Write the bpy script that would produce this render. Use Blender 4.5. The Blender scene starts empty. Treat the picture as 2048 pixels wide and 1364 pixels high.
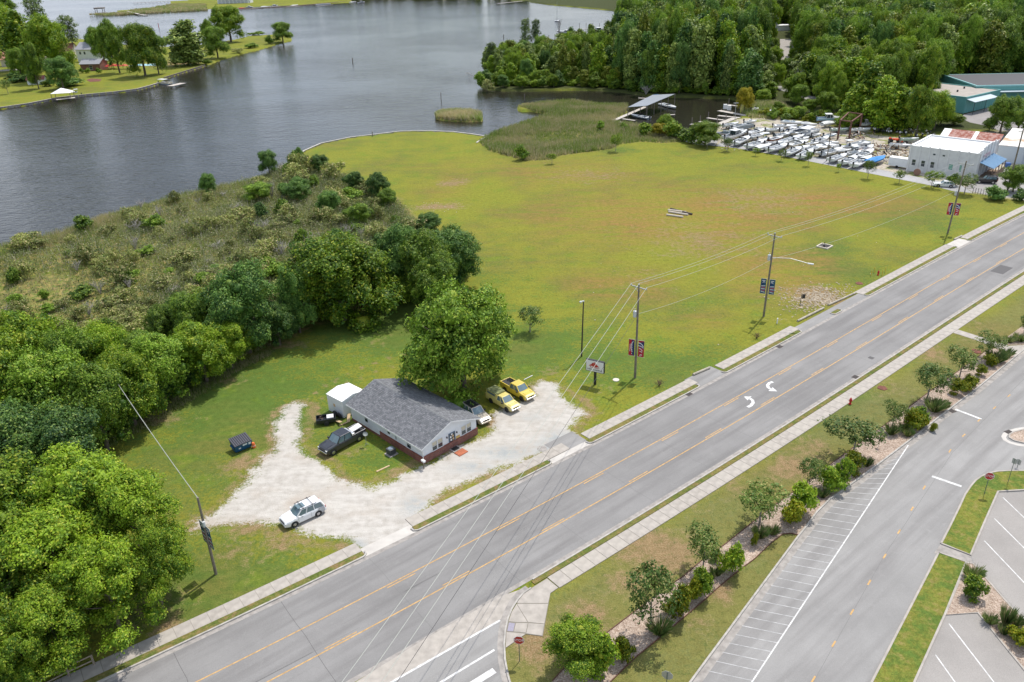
import bpy, bmesh, math, random
import numpy as np
from mathutils import Vector, Matrix, noise as mnoise
random.seed(7); np.random.seed(7)
S = bpy.context.scene
COL = S.collection
# ------------------------------------------------------------------ camera
F, TH, RO, HC = 1582.63, 0.460215, -0.0308593, 53.2818      # focal length in px of 2048, pitch down, roll, height
ct, st, cr, sr = math.cos(TH), math.sin(TH), math.cos(RO), math.sin(RO)
_R = Vector((1, 0, 0)); _U = Vector((0, st, ct)); _F = Vector((0, ct, -st))
cam = bpy.data.cameras.new('camera'); camo = bpy.data.objects.new('camera', cam); COL.objects.link(camo)
cx = _R * cr + _U * sr; cy = _U * cr - _R * sr; cz = -_F
camo.matrix_world = Matrix(((cx.x, cy.x, cz.x, 0), (cx.y, cy.y, cz.y, 0), (cx.z, cy.z, cz.z, HC), (0, 0, 0, 1)))
cam.lens = 36 * F / 2048; cam.sensor_width = 36; cam.clip_end = 20000; cam.clip_start = 1
S.camera = camo
# ------------------------------------------------------------------ light
SUN_EL = math.radians(62); SUN_AZ = math.atan2(0.58, 0.82)      # azimuth from +Y towards +X
w = bpy.data.worlds.new('World'); S.world = w; w.use_nodes = True
wn = w.node_tree; bg = wn.nodes['Background']
sky = wn.nodes.new('ShaderNodeTexSky'); sky.sky_type = 'NISHITA'; sky.sun_disc = False
sky.sun_elevation = SUN_EL; sky.sun_rotation = SUN_AZ; sky.air_density = 1.0; sky.dust_density = 1.6; sky.ozone_density = 1.0
# broken cloud cover: white cloud over the blue, everywhere alike
tc = wn.nodes.new('ShaderNodeTexCoord'); mp = wn.nodes.new('ShaderNodeMapping'); mp.inputs['Scale'].default_value = (1, 1, 2.6)
cn = wn.nodes.new('ShaderNodeTexNoise'); cn.inputs['Scale'].default_value = 3.0; cn.inputs['Detail'].default_value = 6
crp = wn.nodes.new('ShaderNodeValToRGB'); crp.color_ramp.elements[0].position = 0.42; crp.color_ramp.elements[1].position = 0.62
mx = wn.nodes.new('ShaderNodeMix'); mx.data_type = 'RGBA'
wn.links.new(tc.outputs['Generated'], mp.inputs['Vector']); wn.links.new(mp.outputs[0], cn.inputs['Vector'])
wn.links.new(cn.outputs['Fac'], crp.inputs['Fac']); wn.links.new(crp.outputs['Color'], mx.inputs['Factor'])
wn.links.new(sky.outputs['Color'], mx.inputs[6]); mx.inputs[7].default_value = (6.6, 7.1, 8.0, 1)
wn.links.new(mx.outputs[2], bg.inputs['Color']); bg.inputs['Strength'].default_value = 0.15
sl = bpy.data.lights.new('sun', 'SUN'); sl.energy = 3.7; sl.angle = math.radians(0.55); sl.color = (1, 0.955, 0.88)
so = bpy.data.objects.new('sun', sl); COL.objects.link(so); so.location = (0, 0, 200)
sd = Vector((math.sin(SUN_AZ) * math.cos(SUN_EL), math.cos(SUN_AZ) * math.cos(SUN_EL), math.sin(SUN_EL)))
so.rotation_euler = sd.to_track_quat('Z', 'Y').to_euler()
S.view_settings.view_transform = 'Standard'; S.view_settings.look = 'None'
S.view_settings.exposure = 0.14; S.view_settings.gamma = 1
S.cycles.max_bounces = 6; S.cycles.transparent_max_bounces = 6
# ------------------------------------------------------------------ pixel <-> world
def G(px, py, z=0.0):
    x = (px - 1024) / F; y = -(py - 682) / F
    X = cr * x - sr * y; Y = sr * x + cr * y
    d = (X, ct + Y * st, -st + Y * ct); t = (HC - z) / (-d[2])
    return Vector((d[0] * t, d[1] * t, z))
def PX(x, y, z=0.0):
    z = z - HC; Y = y * ct - z * st; U = y * st + z * ct
    xx = cr * x + sr * U; yy = -sr * x + cr * U
    return 1024 + F * xx / Y, 682 - F * yy / Y
def GA(pts, z=0.0):
    return np.array([G(p[0], p[1], z)[:2] for p in pts])
def HGT(bx, by, ty):                       # height of an upright at base pixel (bx,by) whose top shows at row ty
    g = G(bx, by); lo, hi = 0.0, 60.0
    for _ in range(40):
        m = (lo + hi) / 2
        if PX(g.x, g.y, m)[1] > ty: lo = m
        else: hi = m
    return lo
def MPP(g, z=0.0):                          # metres across one pixel at a place
    Y = g[1] * ct - (z - HC) * st
    return Y / F
# ------------------------------------------------------------------ materials
MATS = {}
def mat(name, col, rough=0.6, metal=0.0, n=0.0, ns=8.0, bump=0.0, spec=0.5, coat=0.0, emit=None, alpha=1.0, dirt=None):
    if name in MATS: return MATS[name]
    m = bpy.data.materials.new(name); m.use_nodes = True; t = m.node_tree; b = t.nodes['Principled BSDF']
    b.inputs['Base Color'].default_value = (*col, 1); b.inputs['Roughness'].default_value = rough; b.inputs['Metallic'].default_value = metal
    b.inputs['Specular IOR Level'].default_value = spec; b.inputs['Coat Weight'].default_value = coat
    if n or bump:
        c = t.nodes.new('ShaderNodeTexCoord'); x = t.nodes.new('ShaderNodeTexNoise'); x.inputs['Scale'].default_value = ns; x.inputs['Detail'].default_value = 5
        t.links.new(c.outputs['Object'], x.inputs['Vector'])
        if n:
            mr = t.nodes.new('ShaderNodeMapRange'); mr.inputs['From Min'].default_value = 0.3; mr.inputs['From Max'].default_value = 0.7
            mr.inputs['To Min'].default_value = 1 - n; mr.inputs['To Max'].default_value = 1 + n
            t.links.new(x.outputs['Fac'], mr.inputs['Value'])
            v = t.nodes.new('ShaderNodeVectorMath'); v.operation = 'SCALE'; v.inputs[0].default_value = col
            t.links.new(mr.outputs[0], v.inputs['Scale']); t.links.new(v.outputs[0], b.inputs['Base Color'])
        if bump:
            bp = t.nodes.new('ShaderNodeBump'); bp.inputs['Strength'].default_value = bump; bp.inputs['Distance'].default_value = 0.05
            t.links.new(x.outputs['Fac'], bp.inputs['Height']); t.links.new(bp.outputs[0], b.inputs['Normal'])
    MATS[name] = m; return m
def nodes(m):
    t = m.node_tree
    def N(ty, **kw):
        x = t.nodes.new(ty)
        for k, v in kw.items(): setattr(x, k, v)
        return x
    def L(a, b): t.links.new(a, b)
    return t, N, L
def noise_n(t, N, L, vec, scale, detail=4, rough=0.55):
    x = N('ShaderNodeTexNoise'); x.inputs['Scale'].default_value = scale; x.inputs['Detail'].default_value = detail; x.inputs['Roughness'].default_value = rough
    L(vec, x.inputs['Vector']); return x.outputs['Fac']
def mr_n(N, L, v, a, b, c, d):
    x = N('ShaderNodeMapRange'); x.inputs[1].default_value = a; x.inputs[2].default_value = b; x.inputs[3].default_value = c; x.inputs[4].default_value = d
    L(v, x.inputs[0]); return x.outputs[0]
def mix_n(N, L, f, a, b):
    x = N('ShaderNodeMix', data_type='RGBA')
    if isinstance(f, (int, float)): x.inputs[0].default_value = f
    else: L(f, x.inputs[0])
    for i, v in ((6, a), (7, b)):
        if isinstance(v, tuple): x.inputs[i].default_value = (*v, 1)
        else: L(v, x.inputs[i])
    return x.outputs[2]
def math_n(N, L, op, a, b):
    x = N('ShaderNodeMath', operation=op)
    for i, v in ((0, a), (1, b)):
        if isinstance(v, (int, float)): x.inputs[i].default_value = v
        else: L(v, x.inputs[i])
    return x.outputs[0]
def leafmat(name, c1, c2, c3=None, trans=0.25, n=1.0, ps=.55, pk=1.0):
    """foliage: each leaf face has its own tone between c1 and c2, a few are c3; patches through the crown"""
    if name in MATS: return MATS[name]
    m = bpy.data.materials.new(name); m.use_nodes = True; t, N, L = nodes(m); b = t.nodes['Principled BSDF']
    g = N('ShaderNodeNewGeometry'); oi = N('ShaderNodeObjectInfo'); tcn = N('ShaderNodeTexCoord')
    pn = noise_n(t, N, L, tcn.outputs['Object'], ps, 3)
    f = math_n(N, L, 'ADD', math_n(N, L, 'MULTIPLY', g.outputs['Random Per Island'], 0.75), mr_n(N, L, pn, 0.35, 0.65, -0.3 * pk, 0.45 * pk))
    f2 = N('ShaderNodeMath', operation='ADD', use_clamp=True); L(f, f2.inputs[0]); L(mr_n(N, L, oi.outputs['Random'], 0, 1, -0.15, 0.2), f2.inputs[1])
    c = mix_n(N, L, f2.outputs[0], c1, c2)
    if c3:
        r2 = math_n(N, L, 'GREATER_THAN', math_n(N, L, 'FRACT', math_n(N, L, 'MULTIPLY', g.outputs['Random Per Island'], 17.3), 0.0), 0.86)
        c = mix_n(N, L, r2, c, c3)
    v = N('ShaderNodeVectorMath', operation='SCALE'); L(c, v.inputs[0]); L(mr_n(N, L, oi.outputs['Random'], 0, 1, 1 - 0.18 * n, 1 + 0.2 * n), v.inputs['Scale'])
    L(v.outputs[0], b.inputs['Base Color']); b.inputs['Roughness'].default_value = 0.55; b.inputs['Specular IOR Level'].default_value = 0.3
    tr = N('ShaderNodeBsdfTranslucent'); L(v.outputs[0], tr.inputs['Color']); ms = N('ShaderNodeMixShader'); ms.inputs[0].default_value = trans
    out = t.nodes['Material Output']; L(b.outputs[0], ms.inputs[1]); L(tr.outputs[0], ms.inputs[2]); L(ms.outputs[0], out.inputs['Surface'])
    MATS[name] = m; return m
# ------------------------------------------------------------------ mesh building
class MB:
    def __init__(s): s.v = []; s.f = []; s.m = []; s.mi = 0; s.T = None
    def add(s, vs, fs):
        o = len(s.v)
        for p in vs:
            p = Vector(p)
            if s.T is not None: p = s.T @ p
            s.v.append(tuple(p))
        for f in fs: s.f.append(tuple(i + o for i in f)); s.m.append(s.mi)
    def box(s, x0, x1, y0, y1, z0, z1, taper=0.0):
        a = taper
        s.add([(x0, y0, z0), (x1, y0, z0), (x1, y1, z0), (x0, y1, z0), (x0 + a, y0 + a, z1), (x1 - a, y0 + a, z1), (x1 - a, y1 - a, z1), (x0 + a, y1 - a, z1)],
              [(0, 3, 2, 1), (4, 5, 6, 7), (0, 1, 5, 4), (1, 2, 6, 5), (2, 3, 7, 6), (3, 0, 4, 7)])
    def bar(s, p, q, w, h=None, up=(0, 0, 1)):
        p = Vector(p); q = Vector(q); h = h or w; d = (q - p).normalized(); u = Vector(up)
        if abs(d.dot(u)) > 0.98: u = Vector((1, 0, 0))
        a = d.cross(u).normalized() * w / 2; b = a.cross(d).normalized() * h / 2
        s.add([p - a - b, p + a - b, p + a + b, p - a + b, q - a - b, q + a - b, q + a + b, q - a + b],
              [(0, 1, 2, 3), (7, 6, 5, 4), (4, 5, 1, 0), (5, 6, 2, 1), (6, 7, 3, 2), (7, 4, 0, 3)])
    def tube(s, p, q, r0, r1=None, n=8, cap=True):
        p = Vector(p); q = Vector(q); r1 = r0 if r1 is None else r1; d = (q - p).normalized()
        u = Vector((0, 0, 1)) if abs(d.z) < 0.95 else Vector((1, 0, 0)); a = d.cross(u).normalized(); b = a.cross(d)
        vs = []
        for c, r in ((p, r0), (q, r1)):
            for i in range(n):
                t = 2 * math.pi * i / n; vs.append(c + a * (r * math.cos(t)) + b * (r * math.sin(t)))
        fs = [(i, (i + 1) % n, n + (i + 1) % n, n + i) for i in range(n)]
        if cap: fs += [tuple(range(n - 1, -1, -1)), tuple(range(n, 2 * n))]
        s.add(vs, fs)
    def path(s, pts, r, n=6, r1=None):
        for i in range(len(pts) - 1):
            ra = r if r1 is None else r + (r1 - r) * i / (len(pts) - 1); rb = r if r1 is None else r + (r1 - r) * (i + 1) / (len(pts) - 1)
            s.tube(pts[i], pts[i + 1], ra, rb, n, cap=(i in (0, len(pts) - 2)))
    def poly(s, pts, z0=None, z1=None):         # a sheet, or a prism between z0 and z1
        a = sum(pts[i][0] * pts[(i + 1) % len(pts)][1] - pts[(i + 1) % len(pts)][0] * pts[i][1] for i in range(len(pts)))
        if a < 0: pts = list(pts)[::-1]
        n = len(pts)
        if z1 is None:
            s.add([(p[0], p[1], z0 if z0 is not None else p[2]) for p in pts], [tuple(range(n))]); return
        s.add([(p[0], p[1], z0) for p in pts] + [(p[0], p[1], z1) for p in pts],
              [tuple(range(n - 1, -1, -1)), tuple(range(n, 2 * n))] + [(i, (i + 1) % n, n + (i + 1) % n, n + i) for i in range(n)])
    def lathe(s, prof, c=(0, 0, 0), n=12):
        c = Vector(c); vs = []; k = len(prof)
        for r, z in prof:
            for i in range(n):
                t = 2 * math.pi * i / n; vs.append((c.x + r * math.cos(t), c.y + r * math.sin(t), c.z + z))
        fs = [(j * n + i, j * n + (i + 1) % n, (j + 1) * n + (i + 1) % n, (j + 1) * n + i) for j in range(k - 1) for i in range(n)]
        fs += [tuple(range(n - 1, -1, -1)), tuple((k - 1) * n + i for i in range(n))]
        s.add(vs, fs)
    def loft(s, rings, closed=True, cap=True):
        n = len(rings[0]); vs = [p for r in rings for p in r]; fs = []
        for j in range(len(rings) - 1):
            for i in range(n if closed else n - 1):
                fs.append((j * n + i, j * n + (i + 1) % n, (j + 1) * n + (i + 1) % n, (j + 1) * n + i))
        if cap and closed: fs += [tuple(range(n - 1, -1, -1)), tuple((len(rings) - 1) * n + i for i in range(n))]
        s.add(vs, fs)
    def mesh(s, name, mats, smooth=False):
        me = bpy.data.meshes.new(name); me.from_pydata(s.v, [], s.f); me.validate()
        for m in (mats if isinstance(mats, (list, tuple)) else [mats]): me.materials.append(m)
        if len(me.polygons) == len(s.m): me.polygons.foreach_set('material_index', s.m)
        bm = bmesh.new(); bm.from_mesh(me); bmesh.ops.recalc_face_normals(bm, faces=bm.faces); bm.to_mesh(me); bm.free()
        if smooth: me.shade_smooth()
        me.update(); return me
    def build(s, name, mats, parent=None, smooth=False, bevel=0.0, fixn=True):
        return link(name, s.mesh(name, mats, smooth), parent, bevel)
def link(name, me, parent=None, bevel=0.0):
    o = bpy.data.objects.new(name, me); COL.objects.link(o)
    if parent is not None: o.parent = parent
    if bevel:
        b = o.modifiers.new('bevel', 'BEVEL'); b.width = bevel; b.segments = 2; b.limit_method = 'ANGLE'; b.angle_limit = math.radians(35)
    return o
def tag(o, label=None, cat=None, group=None, kind=None):
    if label: o['label'] = label
    if cat: o['category'] = cat
    if group: o['group'] = group
    if kind: o['kind'] = kind
    return o
def thing(name, label, cat, loc=(0, 0, 0), rz=0.0, group=None):
    o = bpy.data.objects.new(name, None); COL.objects.link(o); o.location = loc; o.rotation_euler = (0, 0, rz); o.empty_display_size = 0.5
    return tag(o, label, cat, group)
def dup(root, loc, rz=0.0, sc=(1, 1, 1), label=None, group=None):
    kids = [(c, list(c.children)) for c in root.children]
    r = root.copy(); COL.objects.link(r); r.location = loc; r.rotation_euler = (0, 0, rz); r.scale = sc
    if label: r['label'] = label
    if group: r['group'] = group
    for c, gs in kids:
        k = c.copy(); COL.objects.link(k); k.parent = r
        for g in gs: q = g.copy(); COL.objects.link(q); q.parent = k
    return r
def pip(P, poly):                             # points (n,2) inside polygon
    x, y = P[:, 0], P[:, 1]; c = np.zeros(len(P), bool); n = len(poly)
    for i in range(n):
        x0, y0 = poly[i]; x1, y1 = poly[(i + 1) % n]
        if y0 == y1: continue
        k = ((y0 > y) != (y1 > y)) & (x < (x1 - x0) * (y - y0) / (y1 - y0) + x0); c ^= k
    return c
def sdist(P, poly, closed=True):              # distance, positive inside
    d = np.full(len(P), 1e9); n = len(poly)
    for i in range(n if closed else n - 1):
        a = np.array(poly[i]); b = np.array(poly[(i + 1) % n]); e = b - a; l = (e * e).sum() + 1e-9
        t = np.clip(((P - a) @ e) / l, 0, 1); q = P - a - t[:, None] * e
        d = np.minimum(d, (q * q).sum(1))
    d = np.sqrt(d)
    return np.where(pip(P, poly), d, -d) if closed else d
def subdiv(pts, step):                        # densify and roughen nothing
    out = []
    for i in range(len(pts)):
        a = Vector(pts[i][:2]); b = Vector(pts[(i + 1) % len(pts)][:2]); k = max(1, int((b - a).length / step))
        for j in range(k): out.append(tuple(a + (b - a) * j / k))
    return out
# ------------------------------------------------------------------ land outlines, traced on the ground
LAND_PX = [(0, 492), (60, 478), (130, 462), (205, 431), (270, 414), (342, 393), (437, 372), (506, 359), (564, 333), (608, 302), (642, 287), (700, 275), (751, 269),
    (800, 263), (837, 262), (870, 262.5), (905, 264), (940, 268), (973, 273), (985, 267), (997, 263), (1030, 251), (1055, 241), (1085, 233), (1103, 227), (1085, 222), (1062, 219), (1045, 220), (1037, 217), (1036, 210), (1045, 206),
    (1067, 206), (1083, 203), (1110, 201), (1144, 200), (1170, 204), (1195, 206), (1225, 206), (1254, 208), (1256, 219), (1236, 232), (1230, 243), (1278, 252), (1322, 256), (1340, 262), (1363, 266.5), (1385, 266.5),
    (1425, 254), (1469, 236.5), (1484, 229), (1482, 205), (1469, 195), (1395, 192), (1344, 191), (1293, 189), (1250, 182), (1193, 178), (1134, 177), (1076, 179), (1009, 179), (975, 176), (957, 165),
    (957, 155), (968, 146), (1000, 125), (1060, 108), (1150, 92), (1235, 72), (1275, 48), (1263, 29), (1222, 19.5), (1160, 14), (1095, 8), (1044, 1), (980, -4), (900, -8.5), (890, -35)]
LAND = [tuple(G(*p)[:2]) for p in LAND_PX]
LAND = [(-3500, -900), (-500, 40), (-150, 138)] + LAND + [(-300, 9000), (9000, 9000), (9000, -9000), (-3500, -9000)]
PEN_PX = [(-60, 228), (0, 215), (55, 207), (116, 195), (170, 189), (225, 184), (273, 178), (300, 171), (316, 166), (328, 155), (370, 142), (410, 130), (441, 118), (470, 109), (513, 99), (560, 85), (581, 80), (586, 76), (578, 71),
    (552, 69), (504, 70), (470, 78), (400, 89), (330, 93), (260, 90), (200, 82), (120, 72), (40, 60), (-150, 48), (-700, 60), (-700, 340)]
FAR_PX = [(175, 32), (183, 35), (216, 34), (266, 30), (340, 26), (421, 21), (474, 18), (594, 11), (704, 1.5), (760, -6), (860, -8), (860, -30), (395, -30), (370, 0), (347, 5), (306, 13), (255, 21.6), (230, 24), (183, 27)]
ISLE_PX = [(871, 229), (874, 235), (900, 238), (935, 239.5), (962, 239), (963, 230), (940, 225), (905, 222), (880, 223)]
PEN = [tuple(G(*p)[:2]) for p in PEN_PX]; FAR = [tuple(G(*p)[:2]) for p in FAR_PX]; ISLE = [tuple(G(*p)[:2]) for p in ISLE_PX]
# region outlines
MARSH_PX = [(-60, 500), (0, 490), (130, 462), (205, 431), (342, 393), (437, 372), (506, 359), (564, 333), (620, 330), (650, 345), (700, 350), (790, 395), (850, 455), (905, 500), (940, 545), (880, 590), (700, 620), (600, 655), (545, 690), (470, 720), (380, 760), (320, 800), (225, 865), (190, 900), (100, 960), (-200, 1100), (-400, 700)]
REED_PX = [(957, 283), (973, 273), (997, 263), (1055, 241), (1103, 227), (1062, 219), (1036, 212), (1083, 203), (1144, 200), (1195, 206), (1254, 208), (1256, 219), (1236, 232), (1230, 243), (1278, 252), (1335, 262), (1368, 268),
    (1362, 284), (1320, 286), (1284, 283), (1240, 288), (1222, 298), (1180, 303), (1120, 311), (1098, 320), (1050, 321), (1010, 310), (980, 302)]
GRAV_PX = [(376, 1057), (385, 1043), (440, 1016), (475, 985), (500, 958), (525, 938), (540, 912), (556, 890), (553, 868), (556, 840), (570, 818), (592, 808), (610, 813), (605, 835), (596, 860), (594, 885), (620, 912), (650, 935), (668, 958), (700, 972), (745, 972), (800, 957), (850, 933), (905, 905), (960, 880), (995, 862),
    (985, 830), (1000, 822), (1050, 804), (1075, 790), (1066, 772), (1085, 762), (1110, 765), (1128, 783), (1146, 800), (1167, 828), (1145, 855), (1157, 870), (1170, 885), (1105, 925), (1079, 906), (1040, 925), (1000, 940), (930, 962), (870, 990), (835, 1020), (822, 1042), (822, 1060), (732, 1110), (712, 1094), (700, 1080), (650, 1078), (600, 1062), (565, 1048), (545, 1058), (500, 1045), (465, 1046), (420, 1058), (388, 1064)]
FOREST_PX = [(970, 174), (1009, 177), (1076, 176), (1134, 174), (1193, 175), (1293, 187), (1395, 190), (1478, 193), (1500, 203), (1560, 212), (1640, 222), (1700, 245), (1780, 258), (1850, 262), (1850, 190), (1900, 160), (2050, 160), (2500, 140), (2500, -60), (900, -35), (890, -12), (980, -5), (1044, 1), (1095, 7), (1222, 18), (1265, 29), (1278, 48), (1240, 72), (1155, 90), (1062, 106), (1000, 125), (968, 148), (958, 158)]
YARD_PX = [(1340, 268), (1385, 268), (1425, 256), (1469, 239), (1540, 232), (1640, 247), (1700, 262), (1790, 275), (1860, 280), (1884, 268), (1990, 262), (2060, 255), (2200, 280), (2200, 420), (2040, 400), (1905, 378), (1870, 366), (1740, 338), (1660, 322), (1560, 303), (1470, 288), (1410, 290), (1380, 285)]
MULCHED = []      # filled with sheets later
def W(px): return [tuple(G(*p)[:2]) for p in px]
MARSH, REED, GRAV, FOREST, YARD = W(MARSH_PX), W(REED_PX), W(GRAV_PX), W(FOREST_PX), W(YARD_PX)
# ------------------------------------------------------------------ ground sheet: rings round the camera's foot
rr = [12.0, 20, 28]
while rr[-1] < 950: rr.append(rr[-1] * 1.0062 if rr[-1] > 36 else rr[-1] + 2)
rr += [1000, 1100, 1250, 1500, 1900, 2600, 4000, 7000]
aa = list(np.arange(-44, 44.01, 0.26)); aa = [-180 + 6 * i for i in range(22)] + aa + [50 + 6 * i for i in range(22)]
aa = np.radians(np.array(sorted(a for a in aa if -180 <= a < 180)))
rr = np.array(rr); nr, na = len(rr), len(aa)
RR, AA = np.meshgrid(rr, aa, indexing='ij')
XY = np.stack([RR * np.sin(AA), RR * np.cos(AA)], -1).reshape(-1, 2)
def rough(P, s, k):                            # cheap smooth random field
    a = np.zeros(len(P)); rs = np.random.RandomState(k)
    for i in range(7):
        f = rs.normal(0, s, 2); a += np.sin(P @ f + rs.uniform(0, 6.28))
    return a / 2.6
wob = rough(XY, 0.55, 3) * 0.9 + rough(XY, 1.6, 4) * 0.5
dl = np.full(len(XY), -1e9)
for poly, wb in ((LAND, 0), (PEN, 0), (FAR, 0), (ISLE, 0)): dl = np.maximum(dl, sdist(XY, poly))
marsh_d, reed_d, grav_d, for_d, yard_d = (sdist(XY, p) for p in (MARSH, REED, GRAV, FOREST, YARD))
for_d = np.maximum(for_d + 3, sdist(XY, W([(1470, 192), (1500, 225), (1640, 243), (1790, 262), (1900, 262), (1990, 258), (2400, 235), (2500, -60), (1400, -60)])))
far_d = np.maximum(sdist(XY, PEN), sdist(XY, FAR)); isle_d = sdist(XY, ISLE)
Z = np.where(dl > 0, 0.0, -np.minimum(2.5, -dl * 1.8))
Z += np.where((marsh_d > 2) & (dl > 1), -0.25 + 0.2 * rough(XY, 0.2, 9), 0)
def ss(x, w): return np.clip(0.5 + x / w, 0, 1)
A_grav = ss(grav_d + wob * 0.55 + .1, 2.4); A_marsh = np.maximum(ss(marsh_d + wob, 2.0), 1.3 * np.maximum(ss(reed_d, 1.2), ss(isle_d + 1, 1)))
A_for = ss(for_d + 1 + wob, 4.0) * (XY[:, 1] > 150); A_yard = ss(yard_d + wob * 0.5, 1.5)
def blobs(lst):
    a = np.zeros(len(XY))
    for px, py, wpx, hpx, amp in lst:
        c = G(px, py); ex = (G(px + wpx, py) - c).length; ey = (G(px, py - hpx) - c).length
        q = (XY - np.array(c[:2])) / np.array([ex, ey]); a = np.maximum(a, amp * np.exp(-(q * q).sum(1) * 1.2))
    return a
A_dry = blobs([(905, 365, 45, 10, .75), (880, 413, 60, 9, .9), (1180, 350, 120, 22, .45), (1400, 480, 170, 50, .5), (1520, 400, 150, 35, .5), (1620, 590, 70, 22, 1.0), (1690, 606, 45, 14, .9), (1560, 640, 40, 12, .5), (1290, 560, 90, 40, .3),
    (480, 930, 55, 25, .8), (560, 1085, 45, 20, .8), (500, 1060, 50, 16, .7), (680, 960, 50, 25, .7), (990, 840, 26, 25, .9), (1110, 745, 40, 20, .4), (1170, 830, 26, 20, .8), (1190, 780, 50, 14, .3), (470, 1110, 90, 40, .45), (610, 1095, 60, 20, .45), (740, 690, 80, 30, .25),
    (1310, 1100, 110, 55, 1.0), (1260, 1160, 60, 40, .75), (1180, 1230, 70, 50, .7), (1075, 1290, 55, 60, .95), (1585, 935, 60, 30, .95), (1450, 960, 70, 40, .5), (1440, 1180, 40, 40, .9), (1640, 900, 60, 30, .6), (1850, 700, 45, 25, .8), (1900, 640, 90, 40, .4), (1770, 770, 70, 30, .4), (1400, 1240, 50, 40, .4),
    (330, 1265, 40, 40, .9), (300, 1230, 90, 60, .5), (240, 1330, 70, 40, .8), (300, 840, 90, 18, .7), (420, 760, 90, 14, .7), (560, 690, 80, 10, .7), (1350, 1000, 100, 60, .35), (850, 590, 30, 6, .5), (950, 250, 5, 5, 0),
    *[(x, y, 9, 5, .62) for x, y in [(612, 800), (630, 785), (650, 772), (672, 760), (696, 748), (722, 736), (750, 726), (780, 716), (810, 708), (625, 812), (645, 796), (668, 781), (694, 768), (722, 756), (752, 745), (784, 735), (815, 727)]],
    (360, 125, 60, 8, .8), (300, 175, 10, 4, .4), (1650, 495, 16, 8, -0.3), (770, 905, 30, 15, .25), (700, 905, 40, 20, .4)])
A_dry = np.maximum(A_dry, .60 * np.exp(-((grav_d + .9 + .8 * rough(XY, .25, 31)) / 1.1) ** 2) * (XY[:, 1] < 130))
# lusher grass near the house, the road and the trees; yellower in the open field
lush = blobs([(500, 780, 260, 120, 1.), (800, 640, 240, 90, 1.), (1080, 700, 160, 70, .75), (1200, 720, 110, 50, .8), (1330, 730, 130, 50, .7), (1400, 620, 120, 40, .35), (1590, 520, 60, 18, .4), (760, 920, 90, 45, .8), (1650, 800, 170, 70, .8), (380, 1180, 200, 90, .8),
    (700, 1020, 100, 60, .4), (1300, 1020, 150, 60, .5), (1660, 495, 50, 20, .8), (1700, 545, 70, 25, .9), (1850, 440, 130, 30, .5), (1240, 300, 40, 8, .6), (1840, 820, 90, 40, .5), (1900, 1250, 120, 200, .75), (1950, 1020, 80, 80, .8), (560, 1150, 140, 40, .6), (650, 840, 60, 60, .7), (860, 920, 60, 60, .5), (1120, 290, 90, 10, .4)])
row = blobs([(1000, 640, 10, 10, 0)])
A_muted = ss(((XY - np.array(G(1100, 1190)[:2])) @ np.array([0.62, -0.785])), 3.0) * (XY[:, 1] < 260) * (XY[:, 0] > -10)      # the far kerb's side
verts = np.column_stack([XY, Z]); idx = np.arange(nr * na).reshape(nr, na)
i0 = idx[:-1, :]; i1 = idx[1:, :]
quads = np.stack([i0, np.roll(i0, -1, 1), np.roll(i1, -1, 1), i1], -1).reshape(-1, 4)
quads = quads[:, ::-1]
zq = Z[quads].max(1); keep = zq > -2.4; quads = quads[keep]
cq = verts[quads].mean(1)[:, :2]
def qmean(a): return a[quads].mean(1)
qm, qr, qg, qf, qy, qfar, qi = map(qmean, (marsh_d, reed_d, grav_d, for_d, yard_d, far_d, isle_d))
cls = np.zeros(len(quads), int)
cls[qm > 0] = 2; cls[qr > 0] = 3; cls[(qf > 0) & (cq[:, 1] > 150)] = 4; cls[qy > 0] = 5; cls[qg > 0] = 1; cls[qfar > -3] = 6; cls[qi > -3] = 3
# ------------------------------------------------------------------ ground material
gm = bpy.data.materials.new('ground'); gm.use_nodes = True; t, N, L = nodes(gm); b = t.nodes['Principled BSDF']
tcn = N('ShaderNodeTexCoord'); P = tcn.outputs['Object']
def att(n): a = N('ShaderNodeAttribute'); a.attribute_name = n; return a.outputs['Fac']
n_big, n_mid, n_small, n_fine = (noise_n(t, N, L, P, s, d) for s, d in ((0.045, 4), (0.22, 5), (1.1, 5), (7.0, 4)))
n_huge = noise_n(t, N, L, P, 0.016, 3)
stretch = N('ShaderNodeMapping'); stretch.inputs['Scale'].default_value = (0.25, 1.2, 1); stretch.inputs['Rotation'].default_value = (0, 0, 0.25); L(P, stretch.inputs[0]); n_str = noise_n(t, N, L, stretch.outputs[0], 0.35, 5)
def add(*a):
    x = a[0]
    for y in a[1:]: x = math_n(N, L, 'ADD', x, y)
    return x
def clampv(v): x = N('ShaderNodeClamp'); L(v, x.inputs[0]); return x.outputs[0]
tone = clampv(add(math_n(N, L, 'MULTIPLY', att('lush'), 1.25), mr_n(N, L, n_big, .36, .64, -.3, .6), mr_n(N, L, n_mid, .34, .66, -.35, .35), mr_n(N, L, n_small, .3, .7, -.4, .4), mr_n(N, L, n_str, .35, .65, -.18, .18), mr_n(N, L, noise_n(t, N, L, P, 2.6, 5, .7), .36, .64, -.5, .5)))
YG, GR, BR, MU = (0.200, 0.204, 0.026), (0.088, 0.142, 0.026), (0.24, 0.155, 0.075), (0.165, 0.150, 0.065)
grass = mix_n(N, L, tone, YG, GR)
bright = mix_n(N, L, clampv(mr_n(N, L, n_mid, .56, .72, 0, .55)), grass, (0.155, 0.225, 0.015))
muted = mix_n(N, L, clampv(math_n(N, L, 'MULTIPLY', att('muted'), 0.62)), bright, MU)
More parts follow.
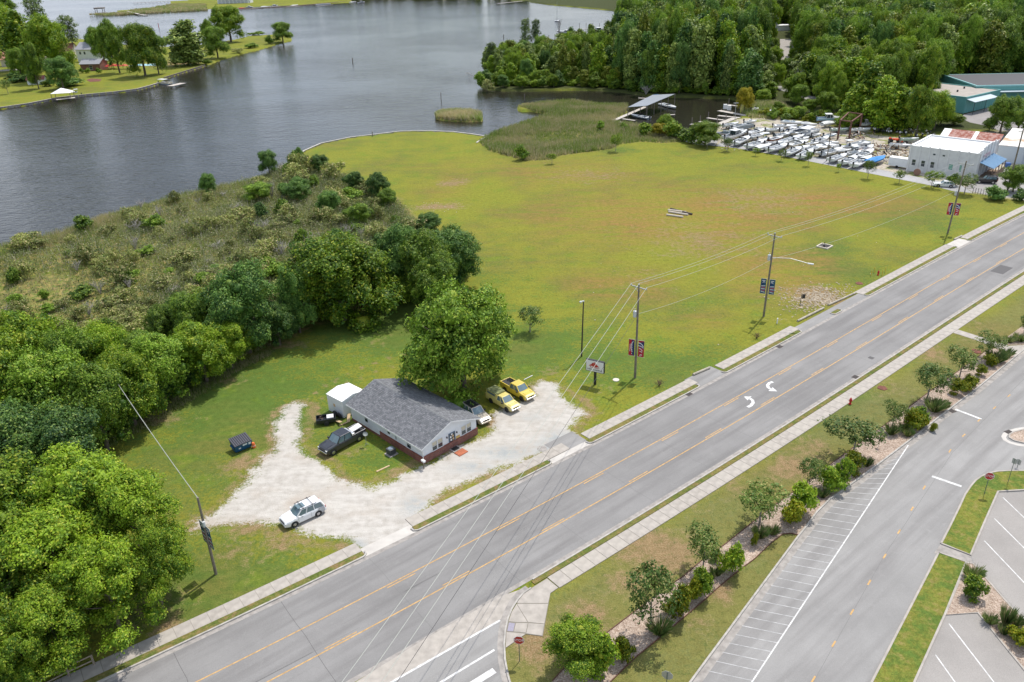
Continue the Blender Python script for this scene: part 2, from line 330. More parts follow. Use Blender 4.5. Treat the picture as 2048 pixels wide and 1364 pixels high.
tan = mix_n(N, L, clampv(math_n(N, L, 'MULTIPLY', add(att('tan'), mr_n(N, L, n_big, .35, .65, -.3, .3)), add(mr_n(N, L, n_str, .36, .56, .1, .85), mr_n(N, L, n_small, .38, .65, -.15, .35)))), muted, (0.265, 0.150, 0.050))
dry = clampv(mr_n(N, L, add(att('dry'), mr_n(N, L, n_small, .3, .7, -.28, .28), mr_n(N, L, n_mid, .3, .7, -.22, .22), mr_n(N, L, n_fine, .3, .7, -.15, .15)), .32, .8, 0, .9))
c = mix_n(N, L, dry, tan, mix_n(N, L, mr_n(N, L, n_fine, .4, .6, 0, 1), BR, (0.27, 0.19, 0.11)))
c = mix_n(N, L, clampv(mr_n(N, L, noise_n(t, N, L, P, 1.7, 6, .75), .53, .66, 0, .6)), c, (0.06, 0.095, 0.018))
# marsh, yard, forest floor
mar = mix_n(N, L, mr_n(N, L, n_small, .38, .62, 0, 1), (0.13, 0.18, 0.035), (0.29, 0.215, 0.08))
mar = mix_n(N, L, clampv(mr_n(N, L, n_mid, .5, .7, 0, 1)), mar, (0.13, 0.165, 0.022))
mar = mix_n(N, L, clampv(mr_n(N, L, n_fine, .58, .72, 0, .6)), mar, (0.30, 0.26, 0.17))
c = mix_n(N, L, att('marsh'), c, mar)
yd = mix_n(N, L, clampv(mr_n(N, L, n_mid, .52, .6, 0, .85)), mix_n(N, L, mr_n(N, L, n_small, .3, .7, 0, 1), (0.36, 0.32, 0.26), (0.47, 0.42, 0.35)), (0.17, 0.19, 0.04))
c = mix_n(N, L, att('yard'), c, yd)
c = mix_n(N, L, att('forest'), c, mix_n(N, L, n_small, (0.03, 0.045, 0.012), (0.07, 0.075, 0.025)))
# gravel
v0 = N('ShaderNodeVectorMath', operation='SCALE'); L(c, v0.inputs[0]); L(mr_n(N, L, math_n(N, L, 'ADD', math_n(N, L, 'MULTIPLY', n_fine, .6), math_n(N, L, 'MULTIPLY', n_small, .4)), .32, .68, .68, 1.32), v0.inputs['Scale']); c = v0.outputs[0]
n_trk = noise_n(t, N, L, stretch.outputs[0], 0.9, 6, .65)
gv = mix_n(N, L, mr_n(N, L, n_small, .35, .65, 0, 1), (0.40, 0.37, 0.33), (0.50, 0.47, 0.43))
gv = mix_n(N, L, clampv(mr_n(N, L, n_trk, .46, .62, 0, .5)), gv, (0.57, 0.545, 0.50))
gv = mix_n(N, L, clampv(mr_n(N, L, n_mid, .50, .68, 0, .5)), gv, (0.40, 0.335, 0.27))
gv = mix_n(N, L, clampv(math_n(N, L, 'MULTIPLY', att('grey'), mr_n(N, L, n_small, .32, .58, 0, 1.1))), gv, (0.33, 0.345, 0.34))
gv = mix_n(N, L, clampv(mr_n(N, L, n_fine, .56, .72, 0, .35)), gv, (0.28, 0.24, 0.19))
n_f3 = noise_n(t, N, L, P, 3.2, 5, .65)
gf = clampv(mr_n(N, L, add(att('gravel'), mr_n(N, L, n_small, .3, .7, -.12, .12), mr_n(N, L, n_f3, .3, .7, -.26, .26), mr_n(N, L, n_fine, .3, .7, -.16, .16)), .40, .72, 0, 1))
c = mix_n(N, L, gf, c, gv)
v = N('ShaderNodeVectorMath', operation='SCALE'); L(c, v.inputs[0]); v.inputs['Scale'].default_value = 1.0
L(v.outputs[0], b.inputs['Base Color']); b.inputs['Roughness'].default_value = 0.95; b.inputs['Specular IOR Level'].default_value = 0.12
bp = N('ShaderNodeBump'); bp.inputs['Strength'].default_value = 0.55; bp.inputs['Distance'].default_value = 0.12; L(add(n_fine, n_small), bp.inputs['Height']); L(bp.outputs[0], b.inputs['Normal'])
A_grey = blobs([(1010, 905, 60, 14, 1), (940, 935, 50, 12, .9), (830, 1010, 30, 20, .9), (700, 1090, 40, 12, 1), (1120, 880, 40, 20, 1), (1060, 835, 30, 8, .5), (1110, 900, 50, 30, 1)])
A_tan = blobs([(1350, 430, 330, 60, .9), (1150, 350, 200, 40, .55), (1550, 540, 170, 60, .7), (1600, 400, 260, 40, .8), (1250, 560, 160, 50, .5), (1420, 640, 100, 30, .5), (900, 380, 90, 30, .5), (950, 330, 120, 20, .4), (840, 470, 60, 40, .3)])
attrs = dict(tan=A_tan, gravel=A_grav, marsh=A_marsh, forest=A_for, yard=A_yard * (1 - A_for), dry=A_dry, lush=lush, muted=A_muted, grey=A_grey)
def gmesh(name, sel, kind='structure'):
    q = quads[sel]
    if not len(q): return
    u, inv = np.unique(q, return_inverse=True); q2 = inv.reshape(-1, 4); vv = verts[u]
    me = bpy.data.meshes.new(name); me.vertices.add(len(u)); me.vertices.foreach_set('co', vv.astype(np.float32).ravel())
    me.loops.add(q2.size); me.loops.foreach_set('vertex_index', q2.astype(np.int32).ravel()); me.polygons.add(len(q2))
    me.polygons.foreach_set('loop_start', np.arange(0, q2.size, 4, dtype=np.int32)); me.polygons.foreach_set('loop_total', np.full(len(q2), 4, np.int32))
    me.update(calc_edges=True); me.materials.append(gm)
    for k, a in attrs.items():
        at = me.attributes.new(k, 'FLOAT', 'POINT'); at.data.foreach_set('value', a[u].astype(np.float32))
    o = link(name, me); o['kind'] = kind; return o
for i, nm in enumerate(['lawn', 'gravel_driveway', 'marsh_ground', 'reed_bank', 'forest_floor', 'boat_yard_ground', 'far_shore_ground']): gmesh(nm, cls == i)
# ------------------------------------------------------------------ water
wm = bpy.data.materials.new('water'); wm.use_nodes = True; t, N, L = nodes(wm); b = t.nodes['Principled BSDF']
tcn = N('ShaderNodeTexCoord'); P = tcn.outputs['Object']
b.inputs['Base Color'].default_value = (0.022, 0.020, 0.014, 1); b.inputs['Roughness'].default_value = 0.16; b.inputs['IOR'].default_value = 1.33
mpn = N('ShaderNodeMapping'); mpn.inputs['Scale'].default_value = (0.55, 1.0, 1); mpn.inputs['Rotation'].default_value = (0, 0, -0.5); L(P, mpn.inputs[0])
w1 = noise_n(t, N, L, mpn.outputs[0], 0.9, 3); w2 = noise_n(t, N, L, mpn.outputs[0], 0.22, 3); w3 = noise_n(t, N, L, P, 0.012, 3)
hh = math_n(N, L, 'ADD', w1, math_n(N, L, 'MULTIPLY', w2, 1.2))
bp = N('ShaderNodeBump'); bp.inputs['Distance'].default_value = 0.22; L(hh, bp.inputs['Height'])
creek = N('ShaderNodeAttribute'); creek.attribute_name = 'calm'
L(math_n(N, L, 'MULTIPLY', mr_n(N, L, w3, .38, .62, .4, 1.1), math_n(N, L, 'SUBTRACT', 1.0, math_n(N, L, 'MULTIPLY', creek.outputs['Fac'], 0.6))), bp.inputs['Strength']); L(bp.outputs[0], b.inputs['Normal'])
xs = np.concatenate([[-9000, -3000, -1200], np.arange(-600, 601, 12), [1200, 3000, 9000]]); ys = np.concatenate([[-9000, -100], np.arange(60, 700, 12), [900, 1200, 2000, 4000, 9000]])
gx, gy = np.meshgrid(xs, ys, indexing='ij'); wp = np.column_stack([gx.ravel(), gy.ravel()]); nx, ny = gx.shape; ii = np.arange(nx * ny).reshape(nx, ny)
fq = np.stack([ii[:-1, :-1], ii[1:, :-1], ii[1:, 1:], ii[:-1, 1:]], -1).reshape(-1, 4)
me = bpy.data.meshes.new('river'); me.from_pydata([(a, b_, -0.8) for a, b_ in wp], [], fq.tolist())
CREEK = W([(985, 235), (985, 180), (1500, 180), (1500, 240), (1420, 270), (1200, 250)])
at = me.attributes.new('calm', 'FLOAT', 'POINT'); at.data.foreach_set('value', ss(sdist(wp, CREEK) + 6, 40).astype(np.float32))
me.materials.append(wm); tag(link('river', me), kind='structure')
# ------------------------------------------------------------------ the main road, as a curve with offsets
RC = [2.0407975208273423e-06, -0.000681010658115788, 0.05214466863376747, 0.16065052030330468]
Ro = Vector((-27.04020872588685, 46.20601394612546)); Re = Vector((0.7854614279947902, 0.6189106115848919)); Rn = Vector((Re.y, -Re.x))
def rw(t):
    tt = min(max(t, -5), 182); y = ((RC[0] * tt + RC[1]) * tt + RC[2]) * tt + RC[3]; d = (3 * RC[0] * tt + 2 * RC[1]) * tt + RC[2]
    return y + d * (t - tt), d
def R(t, d, z=0.0):
    y, dy = rw(t); h = math.hypot(1, dy); p = Ro + Re * t + Rn * y + (Rn - Re * dy) * (d / h)
    return Vector((p.x, p.y, z))
def Rang(t): dy = rw(t)[1]; v = Re + Rn * dy; return math.atan2(v.y, v.x)
def SDp(px, py):
    q = G(px, py); q = Vector((q.x, q.y)) - Ro; a = q.dot(Re); b_ = q.dot(Rn); t = a; d = 0
    for _ in range(4):
        y, dy = rw(t); h = math.hypot(1, dy); d = (b_ - rw(a + 0)[0]) / h if _ == 0 else d
        t = a + dy * d / h; y, dy = rw(t); d = (b_ - y) * math.hypot(1, dy)
    return t, d
def strip(m, t0, t1, d0, d1, z0, z1=None, step=2.5):
    n = max(1, int(abs(t1 - t0) / step)); ts = [t0 + (t1 - t0) * i / n for i in range(n + 1)]
    pts = [R(t, d0) for t in ts] + [R(t, d1) for t in reversed(ts)]
    if z1 is None:
        for i in range(n): m.add([R(ts[i], d0, z0), R(ts[i + 1], d0, z0), R(ts[i + 1], d1, z0), R(ts[i], d1, z0)], [(0, 1, 2, 3)])
        return
    for i in range(n):
        a = [R(ts[i], d0), R(ts[i + 1], d0), R(ts[i + 1], d1), R(ts[i], d1)]
        m.add([(p.x, p.y, z0) for p in a] + [(p.x, p.y, z1) for p in a], [(4, 5, 6, 7), (0, 1, 5, 4), (2, 3, 7, 6)] + ([(3, 0, 4, 7)] if i == 0 else []) + ([(1, 2, 6, 5)] if i == n - 1 else []))
def asphalt(name, base, seed=0.0, streak=True):
    m = bpy.data.materials.new(name); m.use_nodes = True; t, N, L = nodes(m); b = t.nodes['Principled BSDF']
    tc_ = N('ShaderNodeTexCoord'); P = tc_.outputs['Object']; mp_ = N('ShaderNodeMapping'); mp_.inputs['Location'].default_value = (seed, 0, 0)
    mp_.inputs['Rotation'].default_value = (0, 0, -0.68); L(P, mp_.inputs[0]); m2 = N('ShaderNodeMapping'); m2.inputs['Scale'].default_value = (0.07, 1, 1); L(mp_.outputs[0], m2.inputs[0])
    a, b2, c_, d_ = noise_n(t, N, L, P, 0.13, 5), noise_n(t, N, L, m2.outputs[0], 0.75, 5), noise_n(t, N, L, P, 18, 3), noise_n(t, N, L, P, 1.2, 5)
    base = Vector(base)
    col = mix_n(N, L, mr_n(N, L, a, .3, .7, 0, 1), tuple(base * 0.86), tuple(base * 1.12))
    col = mix_n(N, L, clampn(N, L, mr_n(N, L, b2, .44, .68, 0, .75)), col, tuple(Vector((base.x * 0.72, base.y * 0.71, base.z * 0.71)))) if streak else col
    col = mix_n(N, L, clampn(N, L, mr_n(N, L, d_, .58, .75, 0, .35)), col, tuple(base * 1.2))
    v = N('ShaderNodeVectorMath', operation='SCALE'); L(col, v.inputs[0]); L(mr_n(N, L, c_, .25, .75, .85, 1.15), v.inputs['Scale']); L(v.outputs[0], b.inputs['Base Color'])
    b.inputs['Roughness'].default_value = 0.9; b.inputs['Specular IOR Level'].default_value = 0.2
    bp = N('ShaderNodeBump'); bp.inputs['Strength'].default_value = 0.3; bp.inputs['Distance'].default_value = 0.02; L(c_, bp.inputs['Height']); L(bp.outputs[0], b.inputs['Normal'])
    return m
def clampn(N, L, v): x = N('ShaderNodeClamp'); L(v, x.inputs[0]); return x.outputs[0]
M_ASPH = asphalt('asphalt', (0.240, 0.233, 0.226)); M_ASPH2 = asphalt('lot_asphalt', (0.285, 0.277, 0.267), 5.0); M_LOT = asphalt('lot_pale', (0.305, 0.285, 0.265), 9.0, False)
M_CONC = mat('concrete', (0.38, 0.345, 0.305), 0.9, n=0.16, ns=1.3, bump=0.2); M_CONCD = mat('concrete_old', (0.31, 0.285, 0.26), 0.9, n=0.25, ns=1.7, bump=0.2)
M_CONCW = mat('concrete_white', (0.50, 0.47, 0.43), 0.9, n=0.12, ns=0.8)
M_YEL = mat('yellow_paint', (0.50, 0.295, 0.10), 0.7, n=0.3, ns=3.0); M_WHT = mat('white_paint', (0.60, 0.595, 0.58), 0.7, n=0.28, ns=2.5)
M_TAR = mat('tar', (0.09, 0.085, 0.085), 0.8); M_DARK = mat('dark_iron', (0.035, 0.03, 0.03), 0.8); M_KERB = mat('kerb_concrete', (0.40, 0.375, 0.34), 0.9, n=0.2, ns=2.0)
M_GRASSV = mat('verge_grass', (0.165, 0.165, 0.04), 0.95)
def grassmat(name, a, b_, c_, s=1.0):
    m = bpy.data.materials.new(name); m.use_nodes = True; t, N, L = nodes(m); b = t.nodes['Principled BSDF']; tc_ = N('ShaderNodeTexCoord'); P = tc_.outputs['Object']; n1, n2, n3, n4 = (noise_n(t, N, L, P, q * s, 5, .65) for q in (.25, 1.1, 3.5, 9))
    c = mix_n(N, L, clampn(N, L, mr_n(N, L, math_n(N, L, 'ADD', n1, n2), .85, 1.15, 0, 1)), a, b_); c = mix_n(N, L, clampn(N, L, mr_n(N, L, math_n(N, L, 'ADD', n2, math_n(N, L, 'MULTIPLY', n3, .5)), .78, .95, 0, .8)), c, c_)
    v = N('ShaderNodeVectorMath', operation='SCALE'); L(c, v.inputs[0]); L(mr_n(N, L, math_n(N, L, 'ADD', n3, n4), .8, 1.2, .72, 1.28), v.inputs['Scale']); L(v.outputs[0], b.inputs['Base Color']); b.inputs['Roughness'].default_value = .95; b.inputs['Specular IOR Level'].default_value = .12
    bp = N('ShaderNodeBump'); bp.inputs['Strength'].default_value = .5; bp.inputs['Distance'].default_value = .08; L(n4, bp.inputs['Height']); L(bp.outputs[0], b.inputs['Normal']); return m
def clampn(N, L, v): x = N('ShaderNodeClamp'); L(v, x.inputs[0]); return x.outputs[0]
M_GRASSV = grassmat('verge_turf', (0.10, 0.13, 0.03), (0.20, 0.165, 0.055), (0.21, 0.135, 0.07))
m = MB(); strip(m, -120, 420, -4.35, 7.55, 0.014, step=4); road = tag(m.build('road', M_ASPH), kind='structure')
m = MB(); strip(m, -120, 420, -4.85, -4.352, 0.016, step=4); strip(m, -120, 420, 7.552, 8.02, 0.016, step=4); tag(m.build('gutter', M_CONCD), kind='structure')
m = MB(); strip(m, -90, 420, -0.065, 0.05, 0.021); m.build('yellow_line', M_YEL, road)
m = MB(); strip(m, -90, 420, 3.53, 3.65, 0.021); m.build('yellow_line', M_YEL, road)
for (px, py), dd in [((829.5, 1146), 0), ((1037, 1035), 0), ((1204, 944), 0), ((1350, 860), 0), ((1473, 794), 0), ((1578, 734), 0), ((1672, 680.5), 0), ((1759, 630), 0), ((1832, 588), 0), ((1898, 551), 0), ((1960, 516), 0), ((2010, 486), 0),
                     ((719.5, 1271.4), 1), ((943, 1146), 1), ((1131, 1039), 1), ((1300, 945), 1), ((1444, 858), 1), ((1550, 795), 1), ((1649, 737), 1), ((1737, 685), 1), ((1819, 635), 1), ((1892, 593), 1), ((1952, 555), 1), ((2010, 520), 1)]:
    t1 = SDp(px, py)[0]; m = MB(); d0 = 0.24 if dd == 0 else 3.26
    strip(m, t1 - 3.05, t1, d0, d0 + 0.11, 0.021); m.build('yellow_dash', M_YEL, road)
for px, py in [(1265, 870), (440, 1290)]: pass
for k in range(-3, 24):                                     # sealed joints square across the road
    t0 = 9.2 * k + random.uniform(-.6, .6); w_ = 0.035; m = MB(); j = [random.uniform(-.1, .1) for _ in range(7)]; ds = [-4.3, -2.6, -0.9, 0.9, 2.9, 5.0, 7.5]
    if t0 > 150: w_ = 0.05
    for i in range(6): m.add([R(t0 + j[i], ds[i], .0185), R(t0 + j[i] + w_, ds[i], .0185), R(t0 + j[i + 1] + w_, ds[i + 1], .0185), R(t0 + j[i + 1], ds[i + 1], .0185)], [(0, 1, 2, 3)])
    m.build('joint_seal', M_TAR if k in (0, 1) else mat('joint', (0.17, 0.165, 0.16), .9), road)
m = MB()
for i in range(14):                                        # long faint cracks along the lane edge
    t0 = random.uniform(0, 120); L_ = random.uniform(4, 12); d = random.choice([1.7, 1.8, 3.0]); strip(m, t0, t0 + L_, d, d + .03, .018)
m.build('long_crack', mat('joint', (0.17, 0.165, 0.16), .9), road)
def band(m, pts, w, z, z1=None):                            # flat band along world points
    for i in range(len(pts) - 1):
        a = Vector(pts[i][:2]); b_ = Vector(pts[i + 1][:2]); d = (b_ - a).normalized(); n = Vector((-d.y, d.x)) * w / 2
        q = [a - n, b_ - n, b_ + n, a + n]
        if z1 is None: m.add([(p.x, p.y, z) for p in q], [(0, 1, 2, 3)])
        else: m.poly([tuple(p) for p in q], z, z1)
def smoothband(m, pts, w, z, z1=None):                      # mitred band
    P2 = [Vector(p[:2]) for p in pts]; Ls = []; Rs = []
    for i, p in enumerate(P2):
        d = ((P2[min(i + 1, len(P2) - 1)] - P2[max(i - 1, 0)])).normalized(); n = Vector((-d.y, d.x)) * w / 2
        Ls.append(p + n); Rs.append(p - n)
    if z1 is None:
        for i in range(len(P2) - 1): m.add([(q.x, q.y, z) for q in (Rs[i], Rs[i + 1], Ls[i + 1], Ls[i])], [(0, 1, 2, 3)])
    else:
        rings = [[(r.x, r.y, z), (r.x, r.y, z1), (l.x, l.y, z1), (l.x, l.y, z)] for r, l in zip(Rs, Ls)]
        m.loft(rings)
def arrow(pts, tipd):
    m = MB(); P2 = [G(*p) for p in pts]; smoothband(m, P2, 0.42, 0.023)
    a, tip = P2[-1], G(*tipd); d = (tip - a); n = Vector((-d.y, d.x, 0)).normalized() * 0.62
    m.add([(a + n)[:2] + (0.023,), (a - n)[:2] + (0.023,), tuple(tip)[:2] + (0.023,)], [(0, 1, 2)]); m.build('turn_arrow', M_WHT, road)
arrow([(1495, 814.5), (1501.5, 811.5), (1506, 806), (1505, 800.5), (1499, 797)], (1488, 793.5))
arrow([(1546, 764), (1539, 766), (1535, 770.5), (1536.5, 775), (1541, 778.5)], (1554.5, 783))
# ---------------- kerbs, verges, slabs of the north side
def verge(t0, t1, d0, d1, side, ends=(1, 1)):
    """a kerbed grass strip; side=-1 kerb on d1 (road right of it), +1 kerb on d0"""
    m = MB(); strip(m, t0, t1, d0, d1, 0.0, 0.085); g = tag(m.build('verge', M_GRASSV), kind='structure')
    m = MB(); kd = (d1, d1 + .16) if side < 0 else (d0 - .16, d0); strip(m, t0 + .25, t1 - .25, kd[0], kd[1], 0.0, 0.135)
    if side < 0:
        for tt, s in ((t0, -1), (t1, 1)):
            if ends[0 if s < 0 else 1]:
                pts = [R(tt - s * .25, (kd[0] + kd[1]) / 2), R(tt - s * .0, d1 - .05), R(tt + s * .18, (d1 + d0) / 2 + .2), R(tt + s * .22, d0 + .15)]; smoothband(m, pts, .16, 0.0, 0.13)
    tag(m.build('kerb', M_KERB), kind='structure')
slab_mesh = {}
def slab_me(wd, L_=1.46):
    k = round(wd, 2)
    if k not in slab_mesh:
        m = MB(); m.box(-L_ / 2, L_ / 2, -wd / 2, wd / 2, 0, 0.05, taper=0.012); slab_mesh[k] = m.mesh('slab', M_CONC)
        slab_mesh[(k, 1)] = m.mesh('slab', mat('slab_grey', (0.365, 0.33, 0.29), .9, n=.2, ns=1.5)); slab_mesh[(k, 2)] = m.mesh('slab', mat('slab_pale', (0.395, 0.36, 0.315), .9, n=.12, ns=1.5))
    return random.choice([slab_mesh[k], slab_mesh[k], slab_mesh[(k, 1)], slab_mesh[(k, 2)]])
def slabs(t0, t1, d0, d1, z=0.045):
    m = MB(); strip(m, t0, t1, d0 - .02, d1 + .02, 0.0, z); base = tag(m.build('sidewalk', mat('joint_dirt', (0.22, 0.20, 0.165), .95)), kind='structure')
    n = max(1, round((t1 - t0) / 1.52)); L_ = (t1 - t0) / n; me_ = [slab_me(d1 - d0)] 
    for i in range(n):
        t = t0 + (i + .5) * L_; p = R(t, (d0 + d1) / 2, z - 0.035); o = link('slab', slab_me(d1 - d0), base)
        dyn = 1 - rw(t)[1] * 0; o.location = p; o.rotation_euler = (0, 0, Rang(t)); o.scale = (L_ / 1.478, 1, 1)
    return base
secs = [(-60, SDp(728, 1108)[0], -60, SDp(722, 1100)[0]), (SDp(832, 1062)[0], SDp(1104, 928)[0], SDp(822, 1050)[0], SDp(1128, 890)[0]), (SDp(1180, 886)[0], SDp(1397, 773)[0], SDp(1170, 873)[0], SDp(1388, 762)[0]),
        (SDp(1452, 746)[0], SDp(1605, 665)[0], SDp(1440, 736)[0], SDp(1600, 659)[0]), (SDp(1737, 592)[0], SDp(1918, 496)[0], SDp(1726, 590)[0], SDp(1905, 492)[0]), (SDp(1942, 482)[0], 330, SDp(1932, 478)[0], 330)]
for k0, k1, s0, s1 in secs:
    verge(k0, k1, -5.72, -4.96, -1); slabs(s0, s1, -7.28, -5.74)
m = MB(); t0, t1 = SDp(1664, 627)[0], SDp(1681, 621)[0]; strip(m, t0, t1, -5.6, -4.9, 0, .1); tag(m.build('verge', M_GRASSV), kind='structure')
m = MB(); smoothband(m, [R(t0 - .2, -5.6), R(t0 - .2, -5.0), R(t0 + .1, -4.8), R(t1 - .1, -4.8), R(t1 + .2, -5.0), R(t1 + .2, -5.6)], .16, 0, .13); tag(m.build('kerb', M_KERB), kind='structure')
def sheet(name, px, z, mt, wob_=0.0, parent=None, kind='structure', z1=None):
    pts = [tuple(G(*p)[:2]) for p in px]
    if wob_:
        pts = [(x + random.uniform(-wob_, wob_), y + random.uniform(-wob_, wob_)) for x, y in subdiv(pts, wob_ * 4)]
    m = MB(); m.poly(pts, z, z1); o = m.build(name, mt, parent)
    return tag(o, kind=kind) if parent is None else o
def apron(a, b_, mt, d0=-7.2, d1=-4.86, z=0.012):
    m = MB(); strip(m, SDp(*a)[0], SDp(*b_)[0], d0, d1, z); tag(m.build('driveway_apron', mt), kind='structure')
apron((724, 1106), (830, 1058), M_CONCW, d0=-6.2); apron((1106, 928), (1180, 886), M_CONCW, d0=-5.7)
m = MB(); strip(m, SDp(1112, 905)[0], SDp(1172, 880)[0], -8.4, -5.702, 0.012); tag(m.build('asphalt_patch', M_ASPH2), kind='structure')
m = MB(); strip(m, SDp(1397, 773)[0], SDp(1450, 745)[0], -7.5, -4.86, 0.012); tag(m.build('asphalt_patch', M_ASPH2), kind='structure')
m = MB(); strip(m, SDp(1604, 664)[0], SDp(1738, 592)[0], -6.6, -4.86, 0.012); tag(m.build('asphalt_patch', M_ASPH2), kind='structure')
m = MB(); strip(m, SDp(1918, 496)[0], SDp(1942, 482)[0], -7.2, -4.86, 0.012); tag(m.build('driveway_apron', M_CONCW), kind='structure')
# ---------------- south side
T0 = SDp(1060, 1176)[0]
verge(T0 + .6, 330, 8.18, 8.72, 1, (0, 0)); slabs(SDp(1100, 1160)[0], 330, 8.76, 10.5)
dirt_m = MB()
side = sheet('side_street', [(560, 1440), (735, 1364), (852.6, 1274), (1001, 1191), (1012, 1205), (1006, 1240), (1000, 1290), (1001, 1330), (1006, 1364), (1030, 1500), (800, 1700), (500, 1600)], 0.010, M_ASPH2)
sheet('concrete_apron', [(600, 1432), (712, 1364), (852.6, 1276), (1004, 1191.5), (1045, 1178), (1032, 1200), (1016, 1226), (1005, 1243), (1001, 1238.5), (900, 1296), (792, 1358), (690, 1420)], 0.019, M_CONC)
KL = [(1062, 1177), (1047, 1187), (1035, 1201), (1024, 1218), (1016, 1238), (1010.5, 1262), (1008.5, 1290), (1010, 1320), (1016, 1352), (1030, 1400), (1060, 1480)]
m = MB(); smoothband(m, [G(*p) for p in KL], .16, 0, .13); tag(m.build('kerb', M_KERB), kind='structure')
m = MB(); smoothband(m, [G(p[0] - 7.5, p[1] + (-2 if i < 3 else 0)) for i, p in enumerate(KL)], .55, 0.0225); tag(m.build('gutter', M_CONCD), kind='structure')
for nm, a, b_, w_ in [('crosswalk_line', (1000, 1241), (770, 1372), .2), ('crosswalk_line', (989, 1300), (860, 1378), .2), ('stop_line', (989, 1341), (930, 1378), .6)]:
    m = MB(); band(m, [G(*a), G(*b_)], w_, 0.0235); m.build(nm, M_WHT, side)
ramp = [[(1047, 1189), (1062, 1178), (1094, 1158), (1116, 1176), (1100.5, 1187), (1096, 1207), (1034, 1207), (1036, 1203)], [(1034, 1208.5), (1096, 1208.5), (1088.5, 1248), (1056.5, 1245)], [(1033, 1209), (1055, 1245), (1031.7, 1245), (1017, 1243), (1024, 1224)],
        [(1057, 1247), (1088, 1249.5), (1084.5, 1272), (1052.6, 1267.5)], [(1032, 1247), (1055.5, 1247), (1051.5, 1266), (1028, 1264)], [(1013, 1265), (1027.5, 1266), (1050.5, 1268.5), (1046, 1272), (1011.5, 1296)]]
m = MB(); m.poly([tuple(G(*p)[:2]) for p in [(1047, 1188), (1062, 1177), (1094, 1157), (1117, 1176), (1101, 1187), (1085.5, 1273), (1052, 1268.5), (1011, 1297), (1012, 1262), (1018, 1240), (1030, 1215)]], 0, .04); rb = tag(m.build('corner_ramp', mat('joint_dirt', (0.16, 0.14, 0.11))), kind='structure')
for r_ in ramp:
    m = MB(); m.poly([tuple(G(*p)[:2]) for p in r_], .04, .055); m.build('slab', M_CONC, rb)
sheet('tactile_pad', [(1018, 1246), (1030, 1247.5), (1026.5, 1263.5), (1014.5, 1263)], .057, mat('violet_pad', (0.29, 0.27, 0.33), .8, n=.1, ns=9), parent=rb)
sheet('sidewalk_link', [(1903.8, 665), (1913, 658.5), (1961.7, 674), (2005, 687), (2017, 692), (2070, 689), (2070, 700), (2029, 714), (2016, 706), (1990, 695), (1957, 682)], .03, M_CONC)
# ---------------- mulch beds, lots, islands
def gravelmat(name, c1, c2):
    m = bpy.data.materials.new(name); m.use_nodes = True; t, N, L = nodes(m); b = t.nodes['Principled BSDF']; tc_ = N('ShaderNodeTexCoord'); P = tc_.outputs['Object']
    vo = N('ShaderNodeTexVoronoi'); vo.inputs['Scale'].default_value = 9; L(P, vo.inputs['Vector']); sv = N('ShaderNodeSeparateColor'); L(vo.outputs['Color'], sv.inputs[0])
    c = mix_n(N, L, sv.outputs[0], c1, c2); nn = noise_n(t, N, L, P, 0.7, 5); v = N('ShaderNodeVectorMath', operation='SCALE'); L(c, v.inputs[0]); L(mr_n(N, L, nn, .3, .7, .8, 1.15), v.inputs['Scale'])
    L(v.outputs[0], b.inputs['Base Color']); b.inputs['Roughness'].default_value = .9
    bp = N('ShaderNodeBump'); bp.inputs['Strength'].default_value = .8; bp.inputs['Distance'].default_value = .06; L(vo.outputs['Distance'], bp.inputs['Height']); L(bp.outputs[0], b.inputs['Normal']); return m
M_STONE = gravelmat('bed_stones', (0.26, 0.18, 0.13), (0.50, 0.40, 0.32))
NWE = [(1105, 1362), (1150, 1312), (1200.5, 1275.6), (1237, 1248), (1331.7, 1175.5), (1366, 1153.6), (1405, 1120), (1448, 1090.4), (1500.7, 1048), (1555, 1006), (1618.6, 961), (1653, 934.4), (1711, 892), (1771, 849), (1811.5, 819), (1850, 790), (1901, 753.4), (1959, 711.5), (1972, 701)]
SEE = [(1190, 1410), (1221, 1364), (1274, 1312.4), (1320, 1275.6), (1410, 1199.6), (1435.6, 1175.7), (1481, 1138.8), (1509.5, 1117.7), (1544.7, 1084), (1565.8, 1068.4), (1582, 1067), (1599, 1071)]
KERBP = [(1300, 1480), (1340, 1424), (1380, 1366), (1490, 1217), (1596, 1074), (1613, 1052.6), (1634, 1024), (1648.5, 1010), (1659, 999), (1680, 984.5), (1753.5, 931), (1818.6, 881.5), (1881, 832), (1955, 776), (2036.8, 708.5), (2110, 650), (2300, 500)]
k0 = [i for i, p in enumerate(KERBP) if p[0] > 1600]
sheet('planting_bed', [(1060, 1420)] + NWE + [(1990, 697), (2012, 704), (2030, 713)] + [p for p in reversed(KERBP[5:15])] + list(reversed(SEE)), .018, M_STONE)
sheet('planting_bed', [(2000, 684), (2041, 655), (2090, 620), (2090, 689), (2017, 690)], .018, M_STONE)
edge_m = mat('metal_edging', (0.12, 0.05, 0.03), .8)
for pl in (NWE, SEE): m = MB(); smoothband(m, [G(*p) for p in pl], .07, 0, .09); tag(m.build('bed_edging', edge_m), 'thin rusty edging strip along the ' + ('road' if pl is NWE else 'parking') + ' side of the pink stone bed', 'edging')
lot = sheet('parking_lot', KERBP + [(2600, 500), (2600, 1600), (1400, 1800), (1250, 1560)], .012, M_ASPH2)
m = MB(); smoothband(m, [G(p[0], p[1]) for p in KERBP], .17, 0, .13); tag(m.build('kerb', M_KERB), kind='structure')
def offset(pts, d):
    P2 = [G(*p) for p in pts]; out = []
    for i, p in enumerate(P2):
        e = (P2[min(i + 1, len(P2) - 1)] - P2[max(i - 1, 0)]).normalized(); out.append(p + Vector((e.y, -e.x, 0)) * d)
    return out
